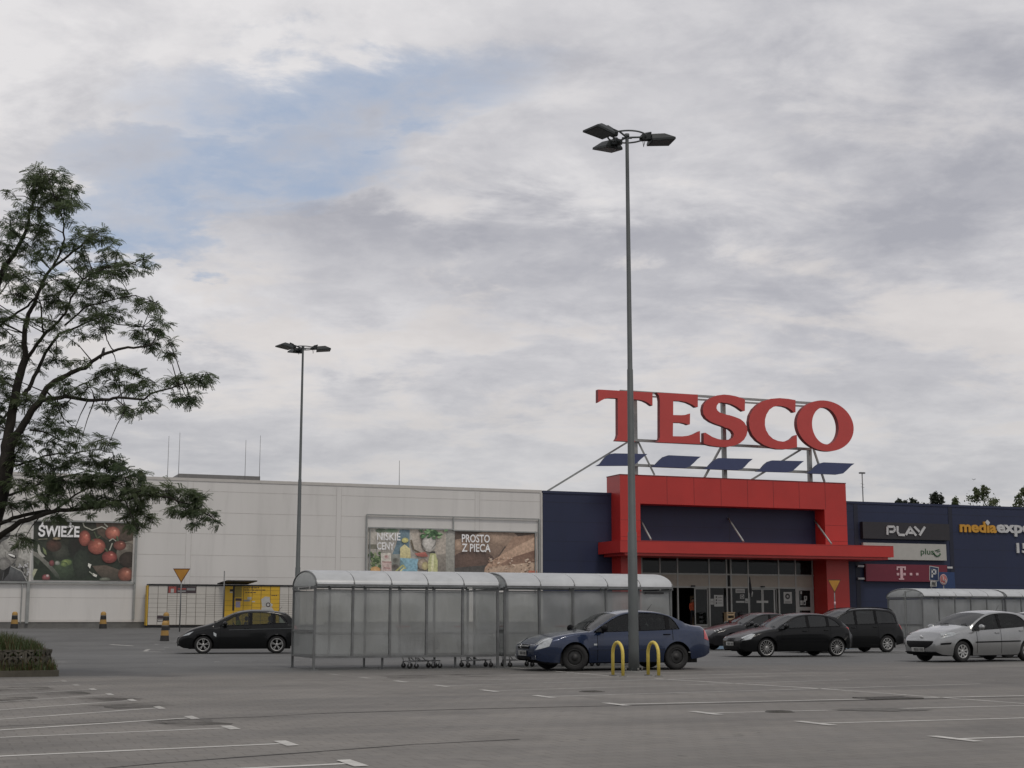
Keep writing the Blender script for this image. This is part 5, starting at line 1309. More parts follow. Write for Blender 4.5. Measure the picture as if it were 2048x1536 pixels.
    # helper: a point on the skin at (x, row r)
    def skin(x, r, sg=-1, off=.006):
        def at(x, r):
            i = 0
            while i < len(xs)-2 and xs[i+1] < x: i += 1
            t_ = min(1, max(0, (x-xs[i])/(xs[i+1]-xs[i]))); j = int(min(r, nR-2)); s_ = r-j
            a = G[i][j].lerp(G[i][j+1], s_); b = G[i+1][j].lerp(G[i+1][j+1], s_); return a.lerp(b, t_)
        p = at(x, r); e = .03
        du_ = at(min(x+e, L), r)-at(max(x-e, 0), r); dv_ = at(x, min(r+.3, nR-1.01))-at(x, max(r-.3, 0)); n_ = dv_.cross(du_)
        if n_.length < 1e-7: n_ = Vector((0, 1, 0))
        n_.normalize()
        if n_.y < 0 and abs(n_.y) > .2: n_ = -n_
        if n_.z < 0 and abs(n_.y) <= .2: n_ = -n_
        p = p+n_*off; return Vector((p.x, p.y*sg, p.z))
    def rowz(x, z):                       # row index for a height on the side
        z0, b = low(x), min(belt(x), top(x)-.012); return max(0, min(NS, NS*(z-z0)/(b-z0)))
    def patch(name, quad, mm, sides=(-1, 1), off=.006, n=6, zmode=True, parent=None, rng=None):
        o_ = None
        for sg in sides:
            m = MB(); (x0, a0), (x1, a1), (x2, a2), (x3, a3) = quad; P = []
            for a in range(n+1):
                row = []
                for b in range(n+1):
                    s_, t_ = a/n, b/n
                    x = (x0*(1-s_)+x1*s_)*(1-t_)+(x3*(1-s_)+x2*s_)*t_; v = (a0*(1-s_)+a1*s_)*(1-t_)+(a3*(1-s_)+a2*s_)*t_
                    row.append(skin(x, rowz(x, v) if zmode else v, sg, off))
                P.append(row)
            m.grid(P, 0, True, sg == 1); o_ = build(name, m, mm, parent or root, local=True)
        return o_
    # lamps
    for q, mode in S.get('headlamp', []): patch('headlight', q, lampclear, zmode=mode, off=.008)
    for q in S.get('taillamp', []): patch('tail_light', q, redlamp, off=.008)
    if 'indicator' in S: patch('indicator', S['indicator'], amberl if S.get('amb') else lampclear, off=.007, n=2)
    # seams: doors, sill, bonnet shut line
    m = MB()
    for sg in (-1, 1):
        for x in S['doors']:
            P = []
            for b in range(9):
                z = low(x)+.05+(belt(x)-low(x)-.05)*b/8; p = skin(x-.006, rowz(x, z), sg, .003); q = skin(x+.006, rowz(x, z), sg, .003); P.append([p, q])
            m.grid(P, 0, True)
    build('door_seams', m, trim_b, root, local=True)
    for x in S['handles']:
        for sg in (-1, 1):
            p = skin(x, rowz(x, belt(x)-.11), sg, .0); m = MB(); m.tube([(p.x-.09, p.y+sg*.0, p.z), (p.x-.06, p.y+sg*.03, p.z), (p.x+.06, p.y+sg*.03, p.z), (p.x+.09, p.y, p.z)], .013, 6); build('door_handle', m, S.get('handle_m', paintm), root, local=True)
    if S.get('strip'): patch('side_moulding_or_reflection', S['strip'], S.get('strip_m', trim_b), n=14, off=.012)  # real moulding, except where strip_m paints a reflection line
    # window surround
    for sg in (-1, 1):
        m = MB(); n_ = 26; lo, up = [], []
        for a in range(n_+1):
            x = xa+(xd-xa)*a/n_; lo.append(skin(x, RW0+.02, sg, .006)); up.append(skin(x, RW1-.02, sg, .006))
        m.tube(lo, .009, 4); m.tube(up, .009, 4); build('window_seal', m, trim_b, root, local=True)
    for p0_ in S['pillars']:
        for sg in (-1, 1):
            m = MB(); m.grid([[skin(p0_-.01+.11*a/2, RW0+.03+(RW1-RW0-.06)*b/5, sg, .007) for b in range(6)] for a in range(3)], 0, True, sg == 1); build('window_pillar', m, trim_b, root, local=True)
    # mirrors
    for sg in (-1, 1):
        p = skin(xa+.20, NS, sg, 0); m = MB(); m.bar(p+Vector((.02, 0, -.01)), p+Vector((.0, sg*.12, .05)), .05, .05); M_ = Matrix.Translation(p+Vector((-.02, sg*.19, .085))) @ Matrix.Rotation(.2*sg, 4, 'Z')
        m.ball((0,0,0), (.075,.125,.085), 7, 0, M_); mo = build('door_mirror', m, S.get('mirror_m', paintm), root, local=True)
        m = MB(); m.poly([M_ @ Vector(q) for q in ((.066,-.085,-.05),(.066,.085,-.05),(.066,.085,.055),(.066,-.085,.055))]); build('mirror_glass', m, chrome_c, mo, local=True)
    # nose: grille, intake, plate, badge
    def front(name, y0, y1, z0, z1, mm, off=.012, parent=None, n=8, shape=None):
        m = MB(); P = []
        for a in range(n+1):
            row = []
            for b in range(n+1):
                y = y0+(y1-y0)*a/n; z = z0+(z1-z0)*b/n
                if shape: y, z = shape(a/n, b/n)
                zz = z; i0 = G[0]; j = 0
                while j < nR-2 and i0[j+1].z < zz: j += 1
                t_ = 0 if i0[j+1].z == i0[j].z else min(1, max(0, (zz-i0[j].z)/(i0[j+1].z-i0[j].z))); q = i0[j].lerp(i0[j+1], t_)
                s_ = min(1, abs(y)/max(.05, q.y)); bx = q.x-S.get('bow', .05)*(1-s_*s_)
                if zz > i0[-1].z: bx += (zz-i0[-1].z)*S.get('rake', .6)
                row.append((bx-off, y, zz))
            P.append(row)
        m.grid(P, 0, True, False); return build(name, m, mm, parent or root, local=True)
    for f_ in S.get('front', []): front(*f_[:6], **(f_[6] if len(f_) > 6 else {}))
    pz = S['plate']; p_ = front('number_plate', -.26, .26, pz, pz+.115, platem, .022); 
    m = MB(); x_ = -.235; rr = random.Random(int(L*1000)); xp = min(v.co.x for v in p_.data.vertices)-.003
    for k_ in range(7):
        m.box((xp, x_, pz+.025), (xp-.002, x_+.034, pz+.09)); m.box((xp-.0021, x_+.010, pz+.045), (xp-.0023, x_+.024, pz+.07), 1); x_ += .052+(.03 if k_ == 2 else 0)
    build('plate_marks', m, [ink, platem], p_, local=True)
    # rear plate + bumper insert + exhaust
    m = MB(); m.box((L+S.get('bow', .05)+.005, -.26, .62), (L+S.get('bow', .05)+.02, .26, .73)); build('number_plate', m, platem, root, local=True)
    # underside and interior
    m = MB(); m.box((.35, -hw(1)*.80, .17), (L-.35, hw(1)*.80, .40)); m.box((.5, -.55, .40), (cowl+.1, .55, .66)); m.box((xf-.45, -.58, .20), (xf+.45, .58, .66)); m.box((xr-.45, -.58, .20), (xr+.45, .58, .66)); m.box((cowl+.05, -.60, .40), (rd, .60, .45)); build('underbody', m, under, root, local=True)
    zb2 = belt(2.0)
    for xs_ in S['seats']:
        for yy in ((-.36, .36) if xs_ != S['seats'][-1] else (-.42, 0, .42)):
            m = MB(); M_ = Matrix.Translation((xs_, yy, 0)) @ Matrix.Rotation(R(-0), 4, 'Y')
            m.prism([(xs_-.45, yy-.22, .45), (xs_-.45, yy-.22, .60), (xs_, yy-.22, .58), (xs_+.17, yy-.22, zb2+.12), (xs_+.25, yy-.22, zb2+.12), (xs_+.15, yy-.22, .45)][::-1], (0, .44, 0))
            m.tube([(xs_+.20, yy-.06, zb2+.10), (xs_+.21, yy-.06, zb2+.18)], .008, 5); m.ball((xs_+.215, yy, zb2+.245), (.055, .13, .085), 6); build('seat', m, seatm, root, local=True)
    m = MB(); m.prism([(cowl-.1, -.62, .45), (cowl-.1, -.62, min(belt(cowl), top(cowl))-.05), (cowl+.38, -.62, belt(cowl+.4)-.03), (cowl+.62, -.62, belt(cowl+.5)-.10), (cowl+.55, -.62, .45)][::-1], (0, 1.24, 0)); build('dashboard', m, dashm, root, local=True)
    m = MB(); M_ = Matrix.Translation((cowl+.78, -.36, belt(cowl+.5)-.05)) @ Matrix.Rotation(R(62), 4, 'Y'); m.tube([M_ @ Vector((.18*math.cos(a), .18*math.sin(a), 0)) for a in [k*2*math.pi/20 for k in range(20)]], .016, 6, closed=True); m.bar(M_ @ Vector((-.17,0,0)), M_ @ Vector((.17,0,0)), .03, .02); build('steering_wheel', m, black, root, local=True)
    # wheels
    for xw in (xf, xr):
        for sg in (-1, 1):
            yo = (hw(xw)-.035)*sg; Mw = Matrix.Translation((xw, yo, rw)) 
            steer = S.get('steer', 0) if xw == xf else 0
            Mw = Mw @ Matrix.Rotation(steer, 4, 'Z') @ Matrix.Rotation(math.pi/2*(1 if sg < 0 else -1), 4, 'X')   # local +Z points outward
            tr_ = rw*S.get('rimf', .66); m = MB()
            m.lathe([(tr_-.02, -.19), (rw-.03, -.19), (rw-.004, -.165), (rw, -.10), (rw-.004, -.03), (rw-.03, -.006), (rw-.06, .0), (tr_+.01, -.004), (tr_, -.02)], 36, Mw); w_ = build('wheel', m, tyre_m, root, local=True)
            m = MB(); kind = S['rim'][0]; N = S['rim'][1]
            m.lathe([(tr_+.004, -.008), (tr_-.008, -.004), (tr_-.022, -.012), (tr_-.03, -.05), (tr_-.03, -.15), (0, -.15)], 36, Mw, [0, 0, 0, 1, 1])
            if kind == 'steel':
                m.lathe([(tr_-.03, -.05), (tr_*.75, -.03), (tr_*.5, -.045), (.06, -.02), (.05, -.005), (0, -.005)], 30, Mw, 0)
                for a in range(8):
                    an = a*math.pi/4; m.lathe([(0,.001),(.012,.001)], 8, Mw @ Matrix.Translation((tr_*.75*math.cos(an), tr_*.75*math.sin(an), -.029)), 1)
            else:
                m.lathe([(.055, -.03), (.05, -.012), (.03, -.008), (0, -.008)], 20, Mw, 0)
                for a in range(N):
                    an = 2*math.pi*a/N+.3; wd = S['rim'][2]; u_ = Vector((math.cos(an), math.sin(an), 0)); s_ = Vector((-u_.y, u_.x, 0))
                    if kind == 'y':
                        for q in (-1, 1): m.bar(Mw @ (u_*.04+Vector((0,0,-.022))), Mw @ (u_*(tr_-.02)+s_*q*wd*1.5+Vector((0,0,-.016))), wd, .02, 0, up=(Mw.to_3x3() @ Vector((0,0,1))))
                    else: m.bar(Mw @ (u_*.04+Vector((0,0,-.024))), Mw @ (u_*(tr_-.015)+Vector((0,0,-.016))), wd, .02, 0, up=(Mw.to_3x3() @ Vector((0,0,1))))
            build('rim', m, [S['rim_m'], under], w_, local=True)
    if S.get('aerial'):
        x_ = S['aerial']; m = MB(); m.tube([(x_, 0, top(x_)), (x_+.14, 0, top(x_)+.16)], .006, 5); build('roof_aerial', m, black, root, local=True)
    if S.get('rails'):
        for sg in (-1, 1):
            m = MB(); n_ = 12; m.tube([skin(head+.1+(rh-head-.1)*a/n_, RE+.3, sg, .045 if 0 < a < n_ else .0) for a in range(n_+1)], .018, 6); build('roof_rail', m, trim_b, root, local=True)
    # wipers
    m = MB()
    for sg in (-1, 1): m.tube([skin(cowl+.03, RE+3+sg*.9, -1, .02), skin(cowl+.10, RE+1.2, -1, .02)] if sg < 0 else [skin(cowl+.03, RE+5.5, 1, .02), skin(cowl+.09, RE+2.2, 1, .02)], .009, 4)
    build('wipers', m, trim_b, root, local=True)
    S['_skin'] = skin; S['_front'] = front; S['_patch'] = patch
    return root
def place(nx, Yf, ang, S):
    """nose at the left; near front wheel contact at pixel column nx and distance Yf; heading angle ang (deg)"""
    a = R(ang); Xf = ray(nx, 1300).x*Yf; hw_ = S['W']/2
    # near front wheel sits at local (xf, -hw)
    lx, ly = S['xf'], -hw_+.05
    ox = Xf-(lx*math.cos(a)-ly*math.sin(a)); oy = Yf-(lx*math.sin(a)+ly*math.cos(a))
    return (ox, oy, gxy(ox+2, oy)), a
def plan(L, W, nf=.70, nr=.80): h = W/2; return [(0, h*nf), (.05, h*(nf+.08)), (.15, h*(nf+.16)), (.35, h*.93), (.7, h*.985), (1.3, h), (L-1.2, h), (L-.5, h*.965), (L-.2, h*.90), (L-.06, h*(nr+.03)), (L, h*nr)]

# --- dark blue saloon
navyp = paint('blue_metallic_paint', (.005,.017,.055), .4, .24, 1.0, .5)
L = 4.60
A = dict(L=L, W=1.80, xf=.94, xr=3.64, rw=.315, rim=('steel', 0), rim_m=steelr, rimf=.62, steer=R(-24),
    top=[(0,.60),(.06,.66),(.2,.745),(.5,.845),(.95,.925),(1.32,.965),(1.75,1.185),(2.1,1.365),(2.35,1.43),(2.7,1.46),(3.1,1.445),(3.45,1.375),(3.85,1.21),(4.05,1.115),(4.2,1.09),(4.45,1.075),(4.55,1.02),(4.6,.86)],
    belt=[(0,.58),(.06,.62),(.2,.69),(.5,.78),(.95,.86),(1.4,.905),(2.2,.925),(3.2,.955),(3.8,.985),(4.3,1.00),(4.5,.97),(4.6,.82)],
    bot=[(0,.27),(.2,.22),(.6,.20),(1.3,.20),(3.2,.20),(4.1,.26),(4.45,.32),(4.6,.40)], plan=plan(L, 1.80),
    wtop=[(1.45,.94),(1.75,1.10),(2.1,1.285),(2.45,1.37),(2.8,1.395),(3.2,1.365),(3.5,1.27),(3.72,1.02)], glass=(1.45,3.72), screen=(1.34,2.12), rear=(3.30,3.98), pillars=(2.58,3.36), doors=(1.52,2.60,3.52), handles=(2.42,3.36), handle_m=trim_b, mirror_m=trim_b,
    headlamp=[(((.02,.50),(.30,.58),(.42,.785),(.10,.68)), True), (((.03,8),(.40,8),(.36,12.2),(.05,12.2)), False)], taillamp=[((4.42,.74),(4.575,.70),(4.56,.93),(4.46,.99))],
    indicator=((1.42,.60),(1.50,.60),(1.50,.64),(1.42,.64)), strip=((1.30,.50),(3.30,.50),(3.30,.54),(1.30,.54)), strip_m=navyp, seats=(2.25,3.15), plate=.36, aerial=3.25, tumble=.26, nose=.10,
    front=[('grille', -.36, .36, .52, .62, trim_b, dict(off=.014)), ('grille_bar', -.36, .36, .575, .60, chrome_c, dict(off=.024)), ('lower_intake', -.45, .45, .27, .34, trim_b)])
loc, a = place(1149, 35.0, 20.3, A); vb = make_car('dark blue saloon parked in front of the trolley shelter, partly behind the lamp post', A, loc, a, navyp)
m = MB(); xg = -.10; m.tube([(xg, .05*math.cos(q), .59+.05*math.sin(q)) for q in [k*2*math.pi/20 for k in range(20)]], .008, 5, closed=True); m.bar((xg,-.06,.585),(xg,.06,.595), .01, .012); build('badge', m, chrome_c, vb, local=True)
for sg in (-1, 1):
    m = MB(); m.lathe([(0,.012),(.045,.01),(.05,0)], 14, Matrix.Translation((.03, sg*.66, .33)) @ Matrix.Rotation(-math.pi/2, 4, 'Y') @ Matrix.Rotation(sg*.5, 4, 'X')); build('fog_light', m, lampclear, vb, local=True)

# --- black compact MPV-like hatchback driving at left
blackp = paint('black_paint', (.004,.0045,.005), .0, .3, .30, .15)
L = 4.28
B = dict(L=L, W=1.77, xf=.86, xr=3.44, rw=.315, rim=('y', 5, .022), rim_m=alloy, rimf=.70, driven=True,
    top=[(0,.52),(.05,.62),(.18,.74),(.5,.90),(.9,1.01),(1.2,1.10),(1.6,1.30),(1.95,1.455),(2.2,1.52),(2.6,1.56),(3.0,1.555),(3.5,1.50),(3.75,1.45),(4.0,1.26),(4.15,1.06),(4.25,.92),(4.28,.80)],
    belt=[(0,.50),(.05,.57),(.18,.66),(.5,.78),(.9,.87),(1.25,.94),(2.0,.99),(3.0,1.03),(3.6,1.07),(4.1,1.0),(4.22,.90),(4.28,.78)],
    bot=[(0,.28),(.2,.20),(.6,.18),(1.3,.19),(3.0,.19),(3.9,.26),(4.28,.38)], plan=plan(L, 1.77, .66, .78),
    wtop=[(1.42,.975),(1.75,1.20),(2.05,1.36),(2.4,1.44),(2.8,1.455),(3.2,1.43),(3.55,1.36),(3.82,1.10)], glass=(1.42,3.82), screen=(1.20,2.02), rear=(3.72,4.10), pillars=(2.46,3.28), doors=(1.45,2.50,3.30), handles=(2.36,), tumble=.24,
    headlamp=[(((.05,.60),(.36,.66),(.52,.79),(.16,.68)), True)], taillamp=[((4.02,.90),(4.19,.84),(4.17,.98),(4.05,1.04))], seats=(2.15,3.0), plate=.34, nose=.12,
    indicator=((1.22,.64),(1.30,.60),(1.31,.70),(1.20,.76)), strip=((1.75,.83),(3.95,.88),(3.95,.895),(1.75,.845)), strip_m=mat('painted_reflection_line', (.10,.11,.11), .2, .6), aerial=3.5,  # this thin grey strip is a painted reflection along the flank, no moulding
    front=[('grille', -.30, .30, .46, .60, trim_b), ('grille_bar', -.30, .30, .585, .61, chrome_c, dict(off=.02)), ('lower_intake', -.5, .5, .26, .34, trim_b)])
loc, a = place(406, 52.3, 12, B); seat_car = make_car('black hatchback in front of the parcel locker, a driver in a yellow green vest inside', B, loc, a, blackp); SEAT_M = XF[seat_car.name].copy()

# --- black hatchback in the middle of the right side
L = 4.17
Cc = dict(L=L, W=1.72, xf=.86, xr=3.475, rw=.305, rim=('spoke', 15, .014), rim_m=alloy, rimf=.80, driven=True,
    top=[(0,.56),(.05,.63),(.2,.71),(.55,.82),(1.0,.92),(1.2,.955),(1.6,1.16),(1.95,1.335),(2.2,1.40),(2.6,1.43),(3.0,1.415),(3.35,1.37),(3.6,1.29),(3.9,1.08),(4.05,.97),(4.13,.86),(4.17,.74)],
    belt=[(0,.54),(.05,.59),(.2,.65),(.55,.75),(1.0,.84),(1.3,.89),(2.0,.93),(3.0,.965),(3.6,.985),(3.95,.94),(4.1,.84),(4.17,.72)],
    bot=[(0,.26),(.2,.20),(.6,.18),(1.3,.18),(3.0,.18),(3.9,.24),(4.17,.34)], plan=plan(L, 1.72, .70, .74),
    wtop=[(1.30,.93),(1.65,1.12),(1.95,1.26),(2.3,1.33),(2.7,1.345),(3.05,1.31),(3.35,1.21),(3.62,1.03)], glass=(1.30,3.62), screen=(1.20,1.98), rear=(3.42,3.92), pillars=(2.36,3.10), doors=(1.40,2.40,3.22), handles=(2.26,3.06), tumble=.25,
    headlamp=[(((.02,.52),(.30,.58),(.50,.76),(.10,.62)), True), (((.04,8.0),(.46,8),(.40,11),(.06,11.5)), False)], taillamp=[((3.82,.98),(3.98,.86),(3.97,.92),(3.80,1.04))], seats=(2.05,2.85), plate=.37, nose=.10, sg=tintglass,
    front=[('grille', -.24, .24, .53, .60, trim_b), ('lower_intake', -.5, .5, .24, .33, trim_b)], strip=((1.35,.50),(3.05,.50),(3.05,.535),(1.35,.535)))
loc, a = place(1534, 47.8, 19, Cc); focus = make_car('black hatchback with bright many spoked wheels, middle of the right side', Cc, loc, a, blackp); FOC_M = XF[focus.name].copy()

# --- black people carrier behind it
L = 4.32
Dd = dict(L=L, W=1.78, xf=.86, xr=3.55, rw=.315, rim=('spoke', 9, .038), rim_m=alloy, rimf=.66, rails=True,
    top=[(0,.58),(.05,.68),(.2,.80),(.6,.96),(.95,1.05),(1.3,1.22),(1.7,1.44),(2.0,1.56),(2.4,1.63),(3.0,1.645),(3.6,1.62),(3.95,1.56),(4.1,1.38),(4.2,1.10),(4.28,.98),(4.32,.86)],
    belt=[(0,.56),(.05,.63),(.2,.72),(.6,.86),(1.0,.95),(2.0,1.01),(3.0,1.04),(3.8,1.06),(4.15,1.03),(4.26,.94),(4.32,.84)],
    bot=[(0,.28),(.2,.2),(.6,.2),(3.0,.2),(3.9,.26),(4.32,.34)], plan=plan(L, 1.78, .7, .84),
    wtop=[(1.10,1.0),(1.5,1.26),(1.85,1.44),(2.2,1.52),(3.0,1.54),(3.6,1.50),(3.85,1.43),(4.02,1.15)], glass=(1.10,4.02), screen=(1.0,1.85), rear=(3.98,4.18), pillars=(2.20,3.05), doors=(1.3,2.24,3.15), handles=(2.1,3.02), tumble=.20,
    headlamp=[(((.04,.62),(.32,.68),(.46,.83),(.12,.74)), True)], taillamp=[((4.12,1.06),(4.26,.80),(4.25,1.0),(4.18,1.25))], seats=(2.0,2.85), plate=.4, sg=tintglass,
    front=[('grille', -.3, .3, .55, .66, trim_b)])
loc, a = place(1776, 54.6, 19, Dd); dx_ = (Dd['xr']-Dd['xf']); loc = (loc[0]-dx_*math.cos(a), loc[1]-dx_*math.sin(a), loc[2])
make_car('black people carrier with roof rails, right of the bright wheeled hatchback', Dd, loc, a, blackp)

# --- dark grey saloon behind, three round lamps in its nose
greyp = paint('dark_grey_paint', (.014,.014,.016), .3, .3)
L = 4.45
Ee = dict(L=L, W=1.80, xf=.90, xr=3.55, rw=.32, rim=('spoke', 5, .05), rim_m=alloy, rimf=.66,
    top=[(0,.60),(.05,.68),(.2,.78),(.6,.90),(1.0,.99),(1.35,1.05),(1.8,1.26),(2.15,1.41),(2.5,1.475),(3.0,1.48),(3.5,1.41),(3.9,1.26),(4.1,1.16),(4.3,1.10),(4.42,1.0),(4.45,.85)],
    belt=[(0,.58),(.05,.64),(.2,.72),(.6,.82),(1.0,.89),(1.5,.95),(2.5,.98),(3.5,1.02),(4.2,1.03),(4.4,.96),(4.45,.82)],
    bot=[(0,.28),(.2,.2),(.6,.2),(3.0,.2),(3.9,.26),(4.45,.36)], plan=plan(L, 1.80, .72, .8),
    wtop=[(1.5,.98),(1.85,1.20),(2.15,1.33),(2.6,1.39),(3.0,1.385),(3.4,1.30),(3.7,1.06)], glass=(1.5,3.7), screen=(1.36,2.15), rear=(3.3,4.0), pillars=(2.6,3.3), doors=(1.55,2.62,3.4), handles=(2.5,), tumble=.25,
    seats=(2.25,3.1), plate=.40, sg=tintglass, taillamp=[((4.28,.78),(4.42,.76),(4.41,.95),(4.3,.98))],
    front=[('grille', -.16, .16, .36, .66, trim_b, dict(shape=lambda a, b: ((a-.5)*.34*(.25+.75*b), .36+.30*b), off=.02)), ('lower_intake', -.5, .5, .27, .35, trim_b)])
loc, a = place(1466, 58.3, 21, Ee); alfa = make_car('dark grey saloon with three round lamps each side, facing left behind the black hatchback', Ee, loc, a, greyp)
sk = Ee['_skin']
for sg in (-1, 1):
    for k, x_ in enumerate((.16, .27, .40)):
        p = sk(x_*1.0, 7.3+.12*k, sg, .012); p.z += .015; m = MB(); m.ball(p, (.035,.055,.05), 6); build('headlight', m, lampclear, alfa, local=True)

# --- pale hatchback almost hidden between them
silverp = paint('silver_paint', (.28,.285,.285), .7, .27, 1.0, .5)
loc = (ony(1640, 1238, 63).x, 63, gxy(13, 63)); Ff = dict(B); Ff['driven'] = False; Ff['rim'] = ('spoke', 7, .04)
make_car('pale silver car whose windscreen shows between the black hatchback and the people carrier', Ff, (loc[0]-1.1, loc[1], loc[2]), R(14), silverp)

# --- silver hatchback at the right edge
L = 4.03
Gg = dict(L=L, W=1.75, xf=.84, xr=3.38, rw=.305, rim=('spoke', 8, .045), rim_m=alloy, rimf=.62,
    top=[(0,.66),(.05,.74),(.2,.83),(.55,.935),(.95,1.01),(1.15,1.055),(1.55,1.26),(1.9,1.405),(2.2,1.465),(2.55,1.48),(3.0,1.46),(3.4,1.39),(3.65,1.28),(3.85,1.08),(3.97,.92),(4.03,.80)],
    belt=[(0,.64),(.05,.69),(.2,.745),(.55,.81),(.95,.86),(1.3,.895),(2.0,.93),(3.0,.985),(3.5,1.02),(3.85,.95),(3.97,.86),(4.03,.78)],
    bot=[(0,.30),(.15,.22),(.6,.19),(1.3,.19),(3.0,.20),(3.8,.25),(4.03,.35)], plan=plan(L, 1.75, .70, .78),
    wtop=[(1.22,.94),(1.5,1.13),(1.85,1.29),(2.2,1.365),(2.6,1.385),(3.0,1.35),(3.25,1.25),(3.42,1.08)], glass=(1.22,3.42), screen=(1.15,1.92), rear=(3.5,3.85), pillars=(2.26,), doors=(1.36,2.30,3.25), handles=(2.16,3.12), tumble=.24, handle_m=None,
    headlamp=[(((.08,.655),(.45,.735),(.74,.83),(.42,.80)), True), (((.12,7.6),(.70,7.6),(.62,9.0),(.18,11.5)), False)], taillamp=[((3.75,.85),(3.92,.80),(3.9,.95),(3.78,1.0))], seats=(2.05,2.8), plate=.30, aerial=3.0, nose=.13, bow=.09,
    strip=((1.30,.545),(3.05,.57),(3.05,.605),(1.30,.58)), mirror_m=None)
Gg['handle_m'] = silverp; Gg['mirror_m'] = silverp
Gg['front'] = [('grille', -.52, .52, .42, .60, trim_b, dict(shape=lambda a, b: ((a-.5)*1.08*(1-.42*(1-b)**2.2), .40+.20*b), off=.016, n=12)), ('chin', -.62, .62, .27, .30, trim_b)]
loc, a = place(1926, 42.2, 27, Gg); pg = make_car('silver hatchback with a wide black grille mouth, cut off by the right edge', Gg, loc, a, silverp)
pt_ = Gg['_patch']; pt_('fog_recess', ((.10,.49),(.40,.51),(.42,.56),(.10,.54)), trim_b, off=.008)
m = MB(); m.ball((.055,0,.715), (.02,.05,.055), 6); build('badge', m, chrome_c, pg, local=True)
# --- another silver roof behind it
Hh = dict(Gg); Hh['rim'] = ('spoke', 7, .05)
loc = ony(2035, 1238, 47.5); make_car('silver car behind the silver hatchback, only its roof in view', Hh, (loc.x-1.55, 47.5, 0), R(14), silverp)

skin_m = mat('skin', (.36,.20,.14), .6, var=.05); hair_m = mat('dark_hair', (.02,.015,.012), .7)

def body_mesh(name, joints, edges, mats, parent, bands, sub=1):
    """skinned figure; bands: list of (test(co) -> bool, material index) for clothing colours"""
    me = bpy.data.meshes.new(name); me.from_pydata([j[0] for j in joints], edges, [])
    o = bpy.data.objects.new(name, me); C.objects.link(o); o.modifiers.new('Skin', 'SKIN')
    lay = me.skin_vertices[0]
    for i, j in enumerate(joints): lay.data[i].radius = j[1] if hasattr(j[1], '__len__') else (j[1], j[1]); lay.data[i].use_root = (i == 0)
    s_ = o.modifiers.new('Subdivision', 'SUBSURF'); s_.levels = sub
    dg = bpy.context.evaluated_depsgraph_get(); m2 = bpy.data.meshes.new_from_object(o.evaluated_get(dg)); bpy.data.objects.remove(o)
    for m_ in mats: m2.materials.append(m_)
    for p in m2.polygons:
        p.use_smooth = True
        for test, mi in bands:
            if test(p.center): p.material_index = mi; break
    m2.name = name; o = bpy.data.objects.new(name, m2); C.objects.link(o)
    if parent: o.parent = parent; XF[o.name] = XF[parent.name]
    return o
hivis = mat('yellow_green_vest', (.52,.64,.07), .7); orange = mat('orange_top', (.55,.10,.04), .7); darkcl = mat('dark_clothes', (.015,.015,.018), .85); greycl = mat('grey_clothes', (.05,.05,.055), .85)
def face_bits(r, hx, hy, hz, fx, fy, k=1.0):
    """eyes, nose, mouth and ears on a head at hx,hy,hz facing direction (fx, fy)"""
    f = Vector((fx, fy, 0)).normalized(); s = Vector((-f.y, f.x, 0)); c_ = Vector((hx, hy, hz)); m = MB()
    m.ball(c_+f*.098*k+Vector((0,0,-.01)), (.014,.014,.02), 4, 0)
    for q in (-1, 1): m.ball(c_+f*.088*k+s*q*.032+Vector((0,0,.018)), .009, 4, 1); m.ball(c_+s*q*.078*k, (.014,.014,.03), 4, 0)
    m.bar(c_+f*.092*k-s*.02+Vector((0,0,-.05)), c_+f*.092*k+s*.02+Vector((0,0,-.05)), .008, .01, 1)
    return build('face', m, [skin_m, ink], r, local=True)
# shopper in the doorway
pp = onv(1386, 1248, 80.35); base = BF @ Vector((pp.x, 80.35, PLAT+.012))
r = thing('person', 'person in an orange top and dark trousers reaching for the shelves in the open doorway', 'person', base, PHI)
J = [((0,0,.92),(.15,.11)), ((0,0,1.12),(.13,.10)), ((.01,0,1.34),(.17,.11)), ((.01,0,1.47),(.06,.06)), ((.02,-.01,1.60),(.085,.095)), ((.02,-.01,1.68),(.07,.08)),
     ((-.09,0,.86),.10), ((-.10,.02,.47),.065), ((-.10,.03,.09),.045), ((-.10,-.10,.035),.035), ((.09,0,.86),.10), ((.11,-.03,.47),.065), ((.12,.0,.09),.045), ((.12,-.13,.035),.035),
     ((-.18,0,1.38),.06), ((-.22,-.02,1.12),.045), ((-.17,-.14,.95),.032), ((-.16,-.18,.88),.03), ((.19,0,1.38),.06), ((.34,.03,1.22),.045), ((.52,.08,1.24),.032), ((.60,.10,1.25),.03)]
E = [(0,1),(1,2),(2,3),(3,4),(4,5),(0,6),(6,7),(7,8),(8,9),(0,10),(10,11),(11,12),(12,13),(2,14),(14,15),(15,16),(16,17),(2,18),(18,19),(19,20),(20,21)]
bd = body_mesh('body', J, E, [skin_m, orange, darkcl], r, [(lambda c: c.z < .98 and abs(c.x) < .20, 2), (lambda c: c.z > 1.47 or c.x > .50 or (c.x < -.15 and c.z < 1.0), 0), (lambda c: True, 1)], 2)
m = MB(); m.ball((.02,.015,1.665), (.092,.10,.085), 8); build('hair', m, hair_m, r, local=True)
face_bits(r, .02, -.01, 1.61, .6, -.8)
